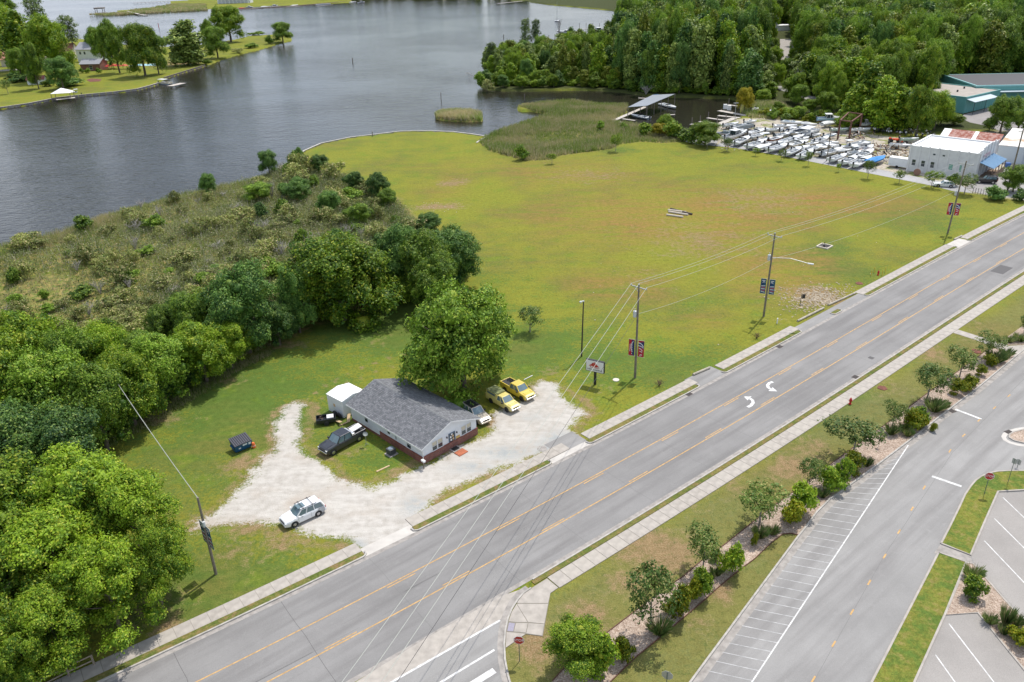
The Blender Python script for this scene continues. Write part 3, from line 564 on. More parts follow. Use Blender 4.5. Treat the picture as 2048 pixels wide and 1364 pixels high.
m = MB(); smoothband(m, offset(KERBP, .42), .6, .0165); tag(m.build('gutter', M_CONCD), kind='structure')
for a, b_, w_, nm in [((1816.5, 890.6), (1504, 1364), .11, 'edge_line'), ((1911, 818.6), (1962.7, 838.5), .35, 'stop_line'), ((1864, 952.7), (1923, 973), .35, 'stop_line')]:
    m = MB(); q = G(*b_) + (G(*b_) - G(*a)) * (.12 if nm == 'edge_line' else 0); band(m, [G(*a), q], w_, .018); m.build(nm, M_WHT, lot)
TK = [(1200, 122, 1256, 108), (1172, 145, 1245, 133), (1140, 168, 1230, 158), (1112, 192, 1212, 190), (1080, 217, 1195, 217), (1047, 243, 1178, 246), (1015, 268, 1160, 275), (980, 295, 1140, 307), (945, 322, 1118, 338), (910, 348, 1098, 370), (880, 376, 1075, 404), (850, 405, 1050, 437), (825, 440, 1022, 472), (800, 474, 998, 508), (776, 508, 975, 542), (750, 543, 950, 578), (722, 580, 926, 617), (695, 618, 900, 656), (667, 657, 876, 694), (638, 697, 852, 735), (608, 737, 826, 776), (579, 777, 796, 820), (549, 820, 766, 862), (516, 862, 738, 908), (484, 908, 706, 952), (452, 955, 676, 998), (417, 998, 645, 1045), (384, 1047, 612, 1095), (348, 1097, 580, 1143), (310, 1145, 546, 1193), (272, 1196, 512, 1247), (237, 1247, 475, 1300), (192, 1302, 440, 1356)]
for a, b_, c_, d_ in TK:
    m = MB(); band(m, [G(1348 + a / 2.818, 880 + b_ / 2.818), G(1348 + c_ / 2.818, 880 + d_ / 2.818)], .07, .0175); m.build('bay_line', mat('thin_white', (0.42, 0.415, 0.41), .8, n=.35, ns=2), lot)
for x, y in [(1555, 62), (1410, 268), (1342, 388), (1268, 517), (1187, 655), (1100, 803), (1003, 970), (900, 1150), (785, 1350)]:
    m = MB(); p = G(1348 + x / 2.818, 880 + y / 2.818); d = (G(1629, 1358) - G(1900, 902)).normalized(); band(m, [p - d * .4, p + d * .4], .14, .018); m.build('yellow_mark', M_YEL, lot)
for x, y in [(1927.5, 870.8), (1958, 840.6), (1989, 815.7), (2018, 791.6)]:
    m = MB(); p = G(x, y); d = (G(2018, 791) - G(1927, 871)).normalized(); band(m, [p - d * .4, p + d * .4], .14, .018); m.build('yellow_mark', M_YEL, lot)
m = MB(); band(m, [G(1601, 1410), G(1770, 1109), G(1905, 905), G(2060, 745)], .03, .0165); m.build('centre_crack', mat('joint', (0.17, 0.165, 0.16)), lot)
sheet('planting_strip', [(1882, 1088), (1867, 1108), (1877, 1106), (1932, 1126), (1946, 1128.5), (1941, 1112)], .03, M_CONCD, kind='structure')['kind'] = 'structure'
def island(name, px, mt, h=.1, kerb=True, closed=True):
    pts = [tuple(G(*p)[:2]) for p in px]; m = MB(); m.poly(pts, 0, h); tag(m.build(name, mt), kind='structure')
    if kerb:
        m = MB(); smoothband(m, [Vector(p + (0,)) for p in (pts + pts[:1] if closed else pts)], .17, 0, h + .035); tag(m.build('kerb', M_CONC), kind='structure')
M_GI = grassmat('island_grass', (0.095, 0.145, 0.028), (0.19, 0.19, 0.035), (0.20, 0.165, 0.06))
island('grass_island', [(1882, 1088), (1900, 1053), (1919.6, 1013), (1930, 990), (1941.6, 973), (1951, 962), (1962, 954), (1977, 947.5), (1994, 944), (2020, 942.5), (2048, 942.5), (2200, 950), (2200, 990), (2048, 981), (1995.8, 984), (1968, 1046.6), (1940.6, 1111)], M_GI)
island('grass_island', [(1877, 1106), (1931.5, 1125.5), (1913, 1172), (1889, 1231), (1829, 1364), (1800, 1440), (1700, 1450), (1744, 1364)], M_GI)
lotp = [(1996, 985), (1969, 1047), (1942, 1111), (1948, 1126), (2024, 1211), (2050, 1236), (2160, 1330), (2300, 1300), (2300, 985)]
sheet('parking_lot', lotp, .020, M_LOT)
sheet('parking_lot', [(1890, 1232), (1956, 1227), (2048, 1341), (2160, 1480), (1780, 1500), (1830, 1364)], .020, M_LOT)
island('planting_bed', [(1932.5, 1126), (1946.5, 1128.5), (2021, 1214), (2048, 1239), (2160, 1345), (2160, 1480), (2048, 1340), (1955.5, 1226), (1890, 1231), (1914, 1173)], M_STONE, h=.06)
for a, b_ in [((2006, 995.3), (2060, 1047)), ((1988.5, 1037), (2062, 1110)), ((1968.7, 1081.8), (2062, 1180)), ((1898, 1247.8), (1995, 1374)), ((1871, 1310), (1918, 1376))]:
    m = MB(); band(m, [G(*a), G(*b_)], .1, .0245); m.build('bay_line', M_WHT, lot)
cpts = [(2017 + 58 + 58 * math.cos(a), 873 + 15 * math.sin(a)) for a in [math.radians(i * 24) for i in range(15)]]
island('round_island', cpts, M_STONE, h=.08)
m = MB(); smoothband(m, [G(2075 + 68 * math.cos(math.radians(a)), 874 + 19 * math.sin(math.radians(a))) for a in range(90, 271, 18)], .5, .0175); tag(m.build('gutter', M_CONCW), kind='structure')
def flat(name, px, py, a, b_, mt, label, cat, z=.03, rz=None):
    g = G(px, py); rz = Rang(SDp(px, py)[0]) if rz is None else rz; o = thing(name, label, cat, (g.x, g.y, 0), rz); m = MB(); m.box(-a / 2, a / 2, -b_ / 2, b_ / 2, 0, z); m.build('frame', mat('drain_frame', (.1, .08, .07), .8), o)
    for i in range(int(a / .18)): mm = MB(); x = -a / 2 + .09 + i * .18; mm.box(x - .05, x + .05, -b_ / 2 + .06, b_ / 2 - .06, z - .01, z + .012); mm.build('bar', mt, o)
for px, py, lb in [(1378, 788.5, 'dark storm drain grate at the near end of the verge beside the turn arrows'), (1559.5, 693.5, 'dark storm drain grate at the kerb near the blue flag banner pole'), (1710.5, 754, 'dark storm drain grate in the far gutter above the red hydrant')]:
    flat('storm_drain', px, py, .95, .7, M_DARK, lb, 'drain')
flat('storm_drain', 1904, 822, .8, .8, M_DARK, 'square storm drain grate at the parking lot kerb beside the white stop line', 'drain', rz=.4)
flat('storm_drain', 2019, 865, .9, .9, M_DARK, 'dark drain grate cut into the rim of the round stone island', 'drain', rz=.4)
m = MB(); strip(m, SDp(1741, 718)[0], SDp(1756, 718)[0], 5.9, 6.6, .0185); m.build('tar_patch', M_TAR, road)
m = MB(); t0 = SDp(1982, 543)[0]; strip(m, t0, t0 + 4.5, 4.1, 6.2, .0185); m.build('tar_patch', M_TAR, road)
# ------------------------------------------------------------------ foliage meshes
def np_mesh(name, V, Fq, mats, mi=None):
    me = bpy.data.meshes.new(name); me.vertices.add(len(V)); me.vertices.foreach_set('co', np.asarray(V, np.float32).ravel())
    k = Fq.shape[1]; me.loops.add(Fq.size); me.loops.foreach_set('vertex_index', Fq.astype(np.int32).ravel()); me.polygons.add(len(Fq))
    me.polygons.foreach_set('loop_start', np.arange(0, Fq.size, k, dtype=np.int32)); me.polygons.foreach_set('loop_total', np.full(len(Fq), k, np.int32))
    for m in (mats if isinstance(mats, (list, tuple)) else [mats]): me.materials.append(m)
    if mi is not None: me.polygons.foreach_set('material_index', mi.astype(np.int32))
    me.update(calc_edges=True); return me
def unit(v): return v / (np.linalg.norm(v, axis=-1, keepdims=True) + 1e-9)
def leaves(C, Nrm, size, rs, asp=0.55, fold=0.25):
    """one folded four-cornered leaf per centre"""
    n = len(C); r = unit(rs.normal(size=(n, 3))); a = unit(np.cross(Nrm, r)); b_ = np.cross(Nrm, a)
    s = size * rs.uniform(.7, 1.3, (n, 1)); L_ = a * s * .5; W_ = b_ * s * .5 * asp
    V = np.stack([C - L_, C - W_ + Nrm * s * fold * .2, C + L_ - Nrm * s * fold * .3, C + W_ + Nrm * s * fold * .2], 1).reshape(-1, 3)
    return V, np.arange(4 * n).reshape(n, 4)
def crown(seed, lobes, ntuft, per, tuft, size, core=True, up=0.45, droop=0.0, asp=0.55, spread=1.0):
    """lobes: (x,y,z,rx,ry,rz). tufts of leaves sit on the lobes' outer skin, none inside another lobe"""
    rs = np.random.RandomState(seed); lob = np.array(lobes, float); w_ = (lob[:, 3] * lob[:, 4] + lob[:, 4] * lob[:, 5]); w_ /= w_.sum()
    k = rs.choice(len(lob), int(ntuft * 2.6), p=w_); d = unit(rs.normal(size=(len(k), 3))); d[:, 2] = np.where((d[:, 2] < -0.35) & (rs.rand(len(k)) < .7), -d[:, 2], d[:, 2]); d = unit(d)
    p = lob[k, :3] + d * lob[k, 3:] * rs.uniform(.72, 1.12, (len(k), 1)) * spread
    ok = np.ones(len(k), bool)
    for j in range(len(lob)):
        q = (p - lob[j, :3]) / lob[j, 3:]; ok &= ~(((q * q).sum(1) < 0.5) & (k != j))
    fr3 = np.zeros(len(p))
    for _ in range(6): f = rs.normal(0, 3.2 / max(1.0, lob[:, 3].max()), 3); fr3 += np.sin(p @ f * 1.6 + rs.uniform(0, 6.28))
    p = p + d * (fr3 * .05 * lob[:, 3].max())[:, None]
    ok &= fr3 > -1.0                             # hollows between the leaf masses
    p, d = p[ok][:ntuft], d[ok][:ntuft]; n = len(p)
    c = np.repeat(p, per, 0) + unit(rs.normal(size=(n * per, 3))) * tuft * rs.uniform(.15, 1, (n * per, 1)) ** .6 * rs.uniform(.6, 1.4, (n, 1)).repeat(per, 0)
    c[:, 2] -= droop * rs.rand(n * per)
    nn = unit(np.repeat(d, per, 0) * .9 + rs.normal(size=(n * per, 3)) * .55 + np.array([0, 0, up]))
    V, Fq = leaves(c, nn, size, rs, asp)
    if core:
        vs, fs = [V], [Fq]; o = len(V)
        for j in range(len(lob)):
            cv, cf = core_blob(rs, 6, 5); cv = cv * lob[j, 3:] * .6 + lob[j, :3]; vs.append(cv); fs.append(cf + o); o += len(cv)
        V = np.concatenate(vs); Fq = np.concatenate(fs)
    return V, Fq
def core_blob(rs, nu, nv):
    v = []
    for j in range(nv + 1):
        ph = math.pi * j / nv
        for i in range(nu):
            t_ = 2 * math.pi * i / nu; r = rs.uniform(.85, 1.1); v.append((r * math.sin(ph) * math.cos(t_), r * math.sin(ph) * math.sin(t_), r * math.cos(ph)))
    f = [(j * nu + i, j * nu + (i + 1) % nu, (j + 1) * nu + (i + 1) % nu, (j + 1) * nu + i) for j in range(nv) for i in range(nu)]
    return np.array(v), np.array(f)
def lobes_round(seed, R_, z0, z1, n, fr=.42, top=1.0):
    rs = np.random.RandomState(seed); out = [(0, 0, (z0 + z1) * .48, R_ * .55, R_ * .55, (z1 - z0) * .36)]
    for i in range(n):
        a = 2.4 * i + rs.uniform(-.4, .4); h = rs.uniform(.08, .92) if i % 3 else rs.uniform(.6, .95); zz = z0 + (z1 - z0) * h; e = math.sqrt(max(.05, 1 - (2 * h - .85) ** 2 * .85)); rr_ = R_ * (1 - fr * .75) * e * rs.uniform(.5, 1.15)
        r = R_ * fr * rs.uniform(.5, 1.25); out.append((rr_ * math.cos(a), rr_ * math.sin(a), zz, r, r, r * rs.uniform(.65, .95)))
    return out
M_BARK = mat('bark', (0.13, 0.105, 0.08), .95, n=.35, ns=3, bump=.5); M_BARKG = mat('bark_grey', (0.26, 0.235, 0.20), .95, n=.3, ns=3); M_DEAD = mat('dead_wood', (0.36, 0.33, 0.30), .95, n=.25, ns=3)
def trunk_mb(H_, r, z_br, R_, nb, seed, lean=0.0, r_top=.25):
    rs = random.Random(seed); m = MB(); pts = [(0, 0, -.3)]; x = y = 0
    for i in range(1, 6): x += rs.uniform(-.06, .06) * H_ * .3 + lean * .2; y += rs.uniform(-.06, .06) * H_ * .3; pts.append((x, y, H_ * i / 5))
    m.path(pts, r, 8, r * r_top)
    for i in range(nb):
        f = z_br + (1 - z_br) * (i + .5) / nb * .85; k = f * 5; j = int(k); fr = k - j; b0 = Vector(pts[j]).lerp(Vector(pts[min(j + 1, 5)]), fr); a = 2.4 * i + rs.uniform(-.5, .5); l_ = R_ * rs.uniform(.55, .9) * (1.1 - .5 * f)
        b1 = b0 + Vector((math.cos(a) * l_ * .5, math.sin(a) * l_ * .5, l_ * .35)); b2 = b0 + Vector((math.cos(a) * l_, math.sin(a) * l_, l_ * rs.uniform(.4, .8)))
        rr_ = r * (1 - f) * .55 + r * .12; m.tube(b0, b1, rr_, rr_ * .7, 5); m.tube(b1, b2, rr_ * .7, rr_ * .25, 5)
        m.tube(b1, b1 + Vector((math.cos(a + .7) * l_ * .4, math.sin(a + .7) * l_ * .4, l_ * .3)), rr_ * .45, rr_ * .15, 4)
    return m
LM = dict(
    oak=leafmat('leaf_oak', (0.043, 0.106, 0.010), (0.216, 0.352, 0.026), (0.332, 0.422, 0.052)),
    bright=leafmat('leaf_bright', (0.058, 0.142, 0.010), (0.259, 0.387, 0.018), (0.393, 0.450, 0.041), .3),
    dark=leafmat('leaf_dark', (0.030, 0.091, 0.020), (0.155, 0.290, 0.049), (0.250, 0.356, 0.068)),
    pine=leafmat('leaf_pine', (0.061, 0.120, 0.036), (0.184, 0.250, 0.070), (0.260, 0.281, 0.099), .15),
    gold=leafmat('leaf_gold', (0.28, 0.28, 0.015), (0.52, 0.44, 0.03), (0.5, 0.36, 0.03), .3),
    lime=leafmat('leaf_lime', (0.09, 0.15, 0.004), (0.26, 0.29, 0.008), (0.35, 0.30, 0.01), .3),
    scrub=leafmat('leaf_scrub', (0.115, 0.160, 0.043), (0.336, 0.360, 0.088), (0.483, 0.399, 0.194), .2),
    crape=leafmat('leaf_crape', (0.049, 0.114, 0.018), (0.164, 0.235, 0.042), (0.311, 0.302, 0.091), .22),
    far=leafmat('leaf_far', (0.064, 0.120, 0.026), (0.268, 0.348, 0.061), (0.357, 0.414, 0.090), .15),
    thicket2=leafmat('leaf_thicket_green', (0.04, 0.09, 0.015), (0.16, 0.235, 0.04), (0.25, 0.27, 0.08), .2, ps=.12, pk=1.3),
    lime2=leafmat('leaf_limegreen', (0.07, 0.12, 0.010), (0.23, 0.275, 0.022), (0.30, 0.30, 0.04), .25),
    thicket=leafmat('leaf_thicket', (0.075, 0.12, 0.03), (0.25, 0.285, 0.08), (0.40, 0.36, 0.25), .25, ps=.12, pk=1.3),
    dead=leafmat('twig_grey', (0.20, 0.18, 0.15), (0.40, 0.36, 0.31), (0.24, 0.22, 0.10), .0),
    reed=leafmat('reed', (0.22, 0.31, 0.06), (0.48, 0.42, 0.22), (0.55, 0.46, 0.32), .42, ps=.07, pk=1.5),
    tuft=leafmat('tuft_grass', (0.094, 0.174, 0.043), (0.245, 0.295, 0.086), (0.451, 0.383, 0.192), .2))
def cm(name, VF, m): return np_mesh(name, VF[0], VF[1], m)
PROTO = {}
def proto(key, crown_me, trunk=None, tm=None):
    PROTO[key] = (crown_me, trunk.mesh('trunk', tm or M_BARK) if trunk else None)
# broad crowns (radius ~5, top at 10)
for s in range(4):
    lb = lobes_round(20 + s, 5.0, 1.0, 10.0, 30, .30)
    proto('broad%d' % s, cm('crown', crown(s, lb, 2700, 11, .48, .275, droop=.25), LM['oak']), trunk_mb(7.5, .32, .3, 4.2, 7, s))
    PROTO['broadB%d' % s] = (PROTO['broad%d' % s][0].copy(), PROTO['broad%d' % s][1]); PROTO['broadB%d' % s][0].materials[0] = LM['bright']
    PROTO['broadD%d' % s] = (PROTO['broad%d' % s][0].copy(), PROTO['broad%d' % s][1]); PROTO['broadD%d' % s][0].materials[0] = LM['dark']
# pinnate tree of the foreground: layered horizontal sprays
for s in range(3):
    rs = np.random.RandomState(60 + s); lb = []
    for i in range(34):
        h = rs.uniform(.12, 1); a = rs.uniform(0, 6.28); rr_ = 5.2 * math.sqrt(max(0, 1 - (h * .95) ** 2.2)) * rs.uniform(.35, 1); r = rs.uniform(.9, 1.7); lb.append((rr_ * math.cos(a), rr_ * math.sin(a), 1.2 + 8.6 * h, r, r, r * .5))
    VF = crown(60 + s, lb, 2500, 12, .5, .27, up=.9, asp=.5)
    PROTO['spray%d' % s] = (cm('crown', VF, LM['bright']), trunk_mb(8, .25, .25, 4, 8, s).mesh('trunk', M_BARK))
# forest trees, tall (radius ~5, height 20)
def lobes_tall(seed, R_, H_, n, z0=.12):
    rs = np.random.RandomState(seed); out = []
    for i in range(n):
        h = z0 + (1 - z0) * (i + .5) / n; e = R_ * (.55 + .45 * math.sin(min(1, h * 1.15) * math.pi * .85)) * (1 if h < .8 else 1.25 - h * .55)
        a = 2.4 * i + rs.uniform(-.4, .4); q = e * rs.uniform(.25, .62); r = e * rs.uniform(.45, .72); out.append((q * math.cos(a), q * math.sin(a), H_ * h - r * .4, r, r, r * rs.uniform(.7, 1.15)))
    return out
for s in range(4):
    VF = crown(80 + s, lobes_tall(80 + s, 5.0, 20, 16), 900, 7, .95, .95, droop=.5); proto('tall%d' % s, cm('crown', VF, LM['far']), trunk_mb(15, .35, .4, 3, 3, s), M_BARKG)
    for kk, mt in (('tallD%d', 'dark'), ('tallL%d', 'bright'), ('tallY%d', 'lime2')):
        me_ = PROTO['tall%d' % s][0].copy(); me_.materials[0] = LM[mt]; PROTO[kk % s] = (me_, PROTO['tall%d' % s][1])
def lobes_pine(seed, R_, H_, n, z0=.45):
    rs = np.random.RandomState(seed); out = []
    for i in range(n):
        h = z0 + (1 - z0) * (i + .5) / n; e = R_ * (1.15 - (h - z0) / (1 - z0) * .75); a = 2.4 * i; q = e * rs.uniform(.35, .75); r = rs.uniform(.9, 1.7); out.append((q * math.cos(a), q * math.sin(a), H_ * h, r * 1.2, r * 1.2, r * .62))
    out.append((0, 0, H_ * .95, 1.4, 1.4, 1.3)); return out
for s in range(2):
    VF = crown(95 + s, lobes_pine(95 + s, 4.2, 20, 18), 420, 12, .7, .5, up=.5, core=False); proto('pine%d' % s, cm('crown', VF, LM['pine']), trunk_mb(19, .3, .5, 3.6, 12, s + 4, r_top=.2), M_BARK)
# small park trees (radius 2, height 4.3)
for s in range(3):
    proto('small%d' % s, cm('crown', crown(110 + s, lobes_round(110 + s, 2.1, 2.1, 4.4, 13, .36), 330, 8, .34, .22, core=False), LM['crape']), trunk_mb(2.9, .10, .35, 1.5, 6, s), M_BARKG)
    me_ = PROTO['small%d' % s][0].copy(); me_.materials[0] = LM['bright']; PROTO['smallB%d' % s] = (me_, PROTO['small%d' % s][1])
# shrubs (radius 1, height 1.5)
for s in range(3):
    VF = crown(130 + s, lobes_round(130 + s, 1.0, .1, 1.5, 8, .5), 230, 9, .2, .2); me_ = cm('foliage', VF, LM['lime']); PROTO['lime%d' % s] = (me_, None)
    m2 = me_.copy(); m2.materials[0] = LM['oak']; PROTO['bush%d' % s] = (m2, None)
    m2 = me_.copy(); m2.materials[0] = LM['dark']; PROTO['bushD%d' % s] = (m2, None)
    m2 = me_.copy(); m2.materials[0] = LM['bright']; PROTO['bushB%d' % s] = (m2, None)
    VF = crown(140 + s, [(math.cos(a * 2.4 + s) * (.25 + .08 * a), math.sin(a * 2.4 + s) * (.25 + .08 * a), .35 + .16 * ((a * 7 + s) % 8), .32, .30, .24) for a in range(11)], 240, 7, .28, .19, core=False, spread=1.15); PROTO['scrub%d' % s] = (cm('foliage', VF, LM['scrub']), None)
def twigs(seed, n, H_, R_, r=.03):
    rs = random.Random(seed); m = MB()
    for i in range(n):
        a = rs.uniform(0, 6.28); e = rs.uniform(.2, 1) * R_; p0 = Vector((0, 0, 0)); p1 = Vector((math.cos(a) * e * .4, math.sin(a) * e * .4, H_ * rs.uniform(.35, .55))); p2 = p1 + Vector((math.cos(a + rs.uniform(-.6, .6)) * e * .6, math.sin(a) * e * .6, H_ * rs.uniform(.25, .5)))
        m.tube(p0, p1, r, r * .7, 3, False); m.tube(p1, p2, r * .7, r * .3, 3, False)
        for k in range(4):
            q = p1.lerp(p2, rs.uniform(0, 1)); m.tube(q, q + Vector((rs.uniform(-.5, .5) * R_, rs.uniform(-.5, .5) * R_, rs.uniform(.1, .35) * H_)), r * .45, r * .2, 3, False)
    return m
for s in range(3): PROTO['dead%d' % s] = (twigs(s, 14, 1.8, 1.1, .035).mesh('twigs', M_DEAD), None)
def blades(seed, n, H_, R_, w_, lean=.5):
    rs = np.random.RandomState(seed); a = rs.uniform(0, 6.28, n); q = rs.rand(n) ** .6; b0 = np.stack([np.cos(a) * q * R_ * .35, np.sin(a) * q * R_ * .35, np.zeros(n)], 1); h = H_ * rs.uniform(.6, 1.1, n)
    tp = b0 + np.stack([np.cos(a) * q * R_ * lean * 1.6, np.sin(a) * q * R_ * lean * 1.6, h], 1); md = b0 * .4 + tp * .6; md[:, 2] = h * .75; pr = unit(np.stack([-np.sin(a), np.cos(a), np.zeros(n)], 1)) * w_
    return np.stack([b0 - pr * .6, b0 + pr * .6, md + pr * .6, tp - pr * .1], 1).reshape(-1, 3), np.arange(4 * n).reshape(n, 4)
for s in range(2): VF = blades(s, 330, .95, 1.0, .035, .55); PROTO['tuft%d' % s] = (cm('blades', VF, LM['tuft']), None)
# ------------------------------------------------------------------ planting
FIRST = {}
def plant(key, name, x, y, sx, sz, label, cat, group=None, rz=None, z=0.0, part='crown', cz=0.0):
    cme, tme = PROTO[key]; t_ = thing(name, label, cat, (x, y, z), random.uniform(0, 6.28) if rz is None else rz, group); t_.scale = (sx, sx * random.uniform(.92, 1.08), sz)
    link(part, cme, t_).location = (0, 0, cz)
    if tme: link('trunk', tme, t_)
    return t_
def planted(key, name, bx, by, wpx, ty, label, cat, group=None, R0=5.0, H0=10.0, **k):
    """tree standing at a traced ground point, crown width in px and row of its top give its real size"""
    g = G(bx, by); Hh = HGT(bx, by, ty); Rr = wpx * MPP(g, Hh * .6) / 2
    return plant(key, name, g.x, g.y, Rr / R0, Hh / H0, label, cat, group, **k)
# the two big trees and the row between lawn and marsh
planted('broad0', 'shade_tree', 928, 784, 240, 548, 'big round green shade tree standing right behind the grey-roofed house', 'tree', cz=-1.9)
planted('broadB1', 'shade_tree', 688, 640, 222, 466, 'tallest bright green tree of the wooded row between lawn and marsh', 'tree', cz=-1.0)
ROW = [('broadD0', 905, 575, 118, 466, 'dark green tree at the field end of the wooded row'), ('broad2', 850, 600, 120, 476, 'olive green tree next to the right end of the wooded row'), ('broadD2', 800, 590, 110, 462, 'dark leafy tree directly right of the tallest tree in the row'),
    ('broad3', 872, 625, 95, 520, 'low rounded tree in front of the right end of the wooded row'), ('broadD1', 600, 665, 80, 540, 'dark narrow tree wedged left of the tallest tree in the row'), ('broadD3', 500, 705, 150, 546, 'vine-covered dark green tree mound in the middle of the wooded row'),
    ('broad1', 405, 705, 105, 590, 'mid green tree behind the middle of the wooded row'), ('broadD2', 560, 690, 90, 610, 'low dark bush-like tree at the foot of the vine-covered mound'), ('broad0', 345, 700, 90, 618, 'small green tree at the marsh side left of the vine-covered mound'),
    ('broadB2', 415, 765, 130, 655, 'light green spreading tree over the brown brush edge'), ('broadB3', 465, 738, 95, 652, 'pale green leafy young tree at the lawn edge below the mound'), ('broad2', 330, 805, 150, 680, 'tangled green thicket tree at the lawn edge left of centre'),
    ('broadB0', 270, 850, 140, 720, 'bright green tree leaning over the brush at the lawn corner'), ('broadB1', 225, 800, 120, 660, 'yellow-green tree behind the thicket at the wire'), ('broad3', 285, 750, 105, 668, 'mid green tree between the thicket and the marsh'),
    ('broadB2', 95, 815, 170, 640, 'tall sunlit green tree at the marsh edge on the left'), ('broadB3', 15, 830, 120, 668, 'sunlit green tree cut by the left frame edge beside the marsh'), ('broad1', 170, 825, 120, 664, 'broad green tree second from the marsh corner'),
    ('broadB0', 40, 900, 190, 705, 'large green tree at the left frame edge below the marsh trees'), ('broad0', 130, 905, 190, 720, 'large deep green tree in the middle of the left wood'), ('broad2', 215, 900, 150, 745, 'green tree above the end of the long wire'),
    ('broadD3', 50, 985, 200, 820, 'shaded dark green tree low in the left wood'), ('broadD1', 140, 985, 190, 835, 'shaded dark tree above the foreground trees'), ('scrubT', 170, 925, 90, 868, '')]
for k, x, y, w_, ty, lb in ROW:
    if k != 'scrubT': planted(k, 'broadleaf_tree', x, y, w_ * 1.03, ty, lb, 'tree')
for k, x, y, w_, ty, lb in [('spray0', 90, 1130, 270, 905, 'large feathery green tree at the left edge of the foreground wood'), ('spray1', 215, 1130, 250, 915, 'large feathery tree in the middle of the foreground wood'), ('spray2', 300, 1150, 200, 955, 'feathery tree of the foreground wood nearest the gravel drive'),
    ('spray0', 325, 1215, 150, 1040, 'small feathery tree closest to the banner pole shadow'), ('spray1', 30, 1200, 220, 1000, 'dense green tree low at the left frame edge'), ('spray2', 150, 1230, 230, 1035, 'yellow-green feathery tree in the centre of the foreground wood'),
    ('spray1', 245, 1270, 190, 1095, 'yellowish feathery tree over the sidewalk corner of the wood'), ('spray0', 40, 1320, 230, 1130, 'light green tree above the wooden rail fence at the left'), ('spray2', 130, 1330, 170, 1185, 'light green young tree just behind the wooden rail fence'), ('spray0', -10, 1400, 200, 1230, 'light green tree in the bottom left corner'), ('spray1', 75, 1385, 130, 1260, 'low light green tree overhanging the rail fence')]:
    planted(k, 'feathery_tree', x, y, w_ * 1.1, ty, lb, 'tree', R0=5.6, H0=10.4)
def scatter(key, name, lst, label, group, cat='shrub', part='foliage', R0=1.0, H0=1.5, z=0):
    for x, y, w_, ty in lst: planted(key + str(random.randrange(3)), name, x, y, w_, ty, label, cat, group, R0, H0, part=part, z=z)
rnd = random.Random(5)
# undergrowth along the lawn side of the row
UG = []
edge_pts = [(215, 885), (250, 868), (285, 845), (320, 818), (355, 792), (395, 768), (430, 748), (470, 725), (515, 700), (555, 685), (600, 662), (640, 655), (720, 622), (760, 618), (800, 622), (830, 615), (870, 605), (905, 588), (930, 565)]
for i in range(len(edge_pts) - 1):
    for k in range(2):
        f = rnd.random(); x = edge_pts[i][0] * (1 - f) + edge_pts[i + 1][0] * f; y = edge_pts[i][1] * (1 - f) + edge_pts[i + 1][1] * f - 8 - rnd.random() * 10; UG.append((x, y, rnd.uniform(32, 60), y - rnd.uniform(24, 50)))
scatter('bushB', 'undergrowth_bush', UG[::2], 'green bush in the undergrowth along the brown brush edge of the lawn', 'bushes along the lawn edge of the wooded row')
scatter('bushD', 'undergrowth_bush', UG[1::2], 'dark green bush in the undergrowth at the foot of the wooded row', 'dark bushes along the foot of the wooded row')
planted('bushB1', 'pale_shrub', 170, 940, 90, 868, 'pale upright shrub standing at the lawn corner by the foreground trees', 'shrub', None, 1.0, 1.5, part='foliage')
# marsh scrub: bushes one can tell apart
def marsh_sc():
    n = 0; cells = {}
    while n < 290:
        px, py = rnd.uniform(-30, 930), rnd.uniform(335, 780); g = G(px, py)
        if sdist(np.array([[g.x, g.y]]), MARSH)[0] < 2.0: continue
        dens = .25 + .75 * min(1, max(0, (px - 120) / 450)) ; dens = max(dens, 0.9 if py > 560 - 0.25 * px + 60 else 0)
        if rnd.random() > dens: continue
        ok = all((g.x - a) ** 2 + (g.y - b_) ** 2 > 3.2 for a, b_ in cells.values())
        if not ok: continue
        cells[n] = (g.x, g.y); n += 1; big = 1.0 + .9 * min(1, max(0, (px - 350) / 350)); r = rnd.uniform(.8, 2.1) * (.75 + .3 * big); h = r * rnd.uniform(.7, 1.7)
        k = rnd.random()
        if k < .20: plant('dead%d' % rnd.randrange(3), 'dead_shrub', g.x, g.y, r / 1.2, h / 1.7, 'bare grey dead shrub standing in the marsh', 'shrub', 'bare grey shrubs in the marsh', part='twigs')
        elif k < .80: plant('scrub%d' % rnd.randrange(3), 'marsh_shrub', g.x, g.y, r, h / 1.5, 'grey-green scrub bush growing in the marsh', 'shrub', 'scrub bushes in the marsh', part='foliage')
        elif k < .95: plant('bush%d' % rnd.randrange(3), 'marsh_bush', g.x, g.y, r, h / 1.4, 'greener leafy bush among the marsh scrub', 'shrub', 'green bushes among the marsh scrub', part='foliage')
        else: plant('bushD%d' % rnd.randrange(3), 'marsh_bush', g.x, g.y, r, h / 1.3, 'dark green bush among the marsh scrub', 'shrub', 'dark bushes among the marsh scrub', part='foliage')
marsh_sc()
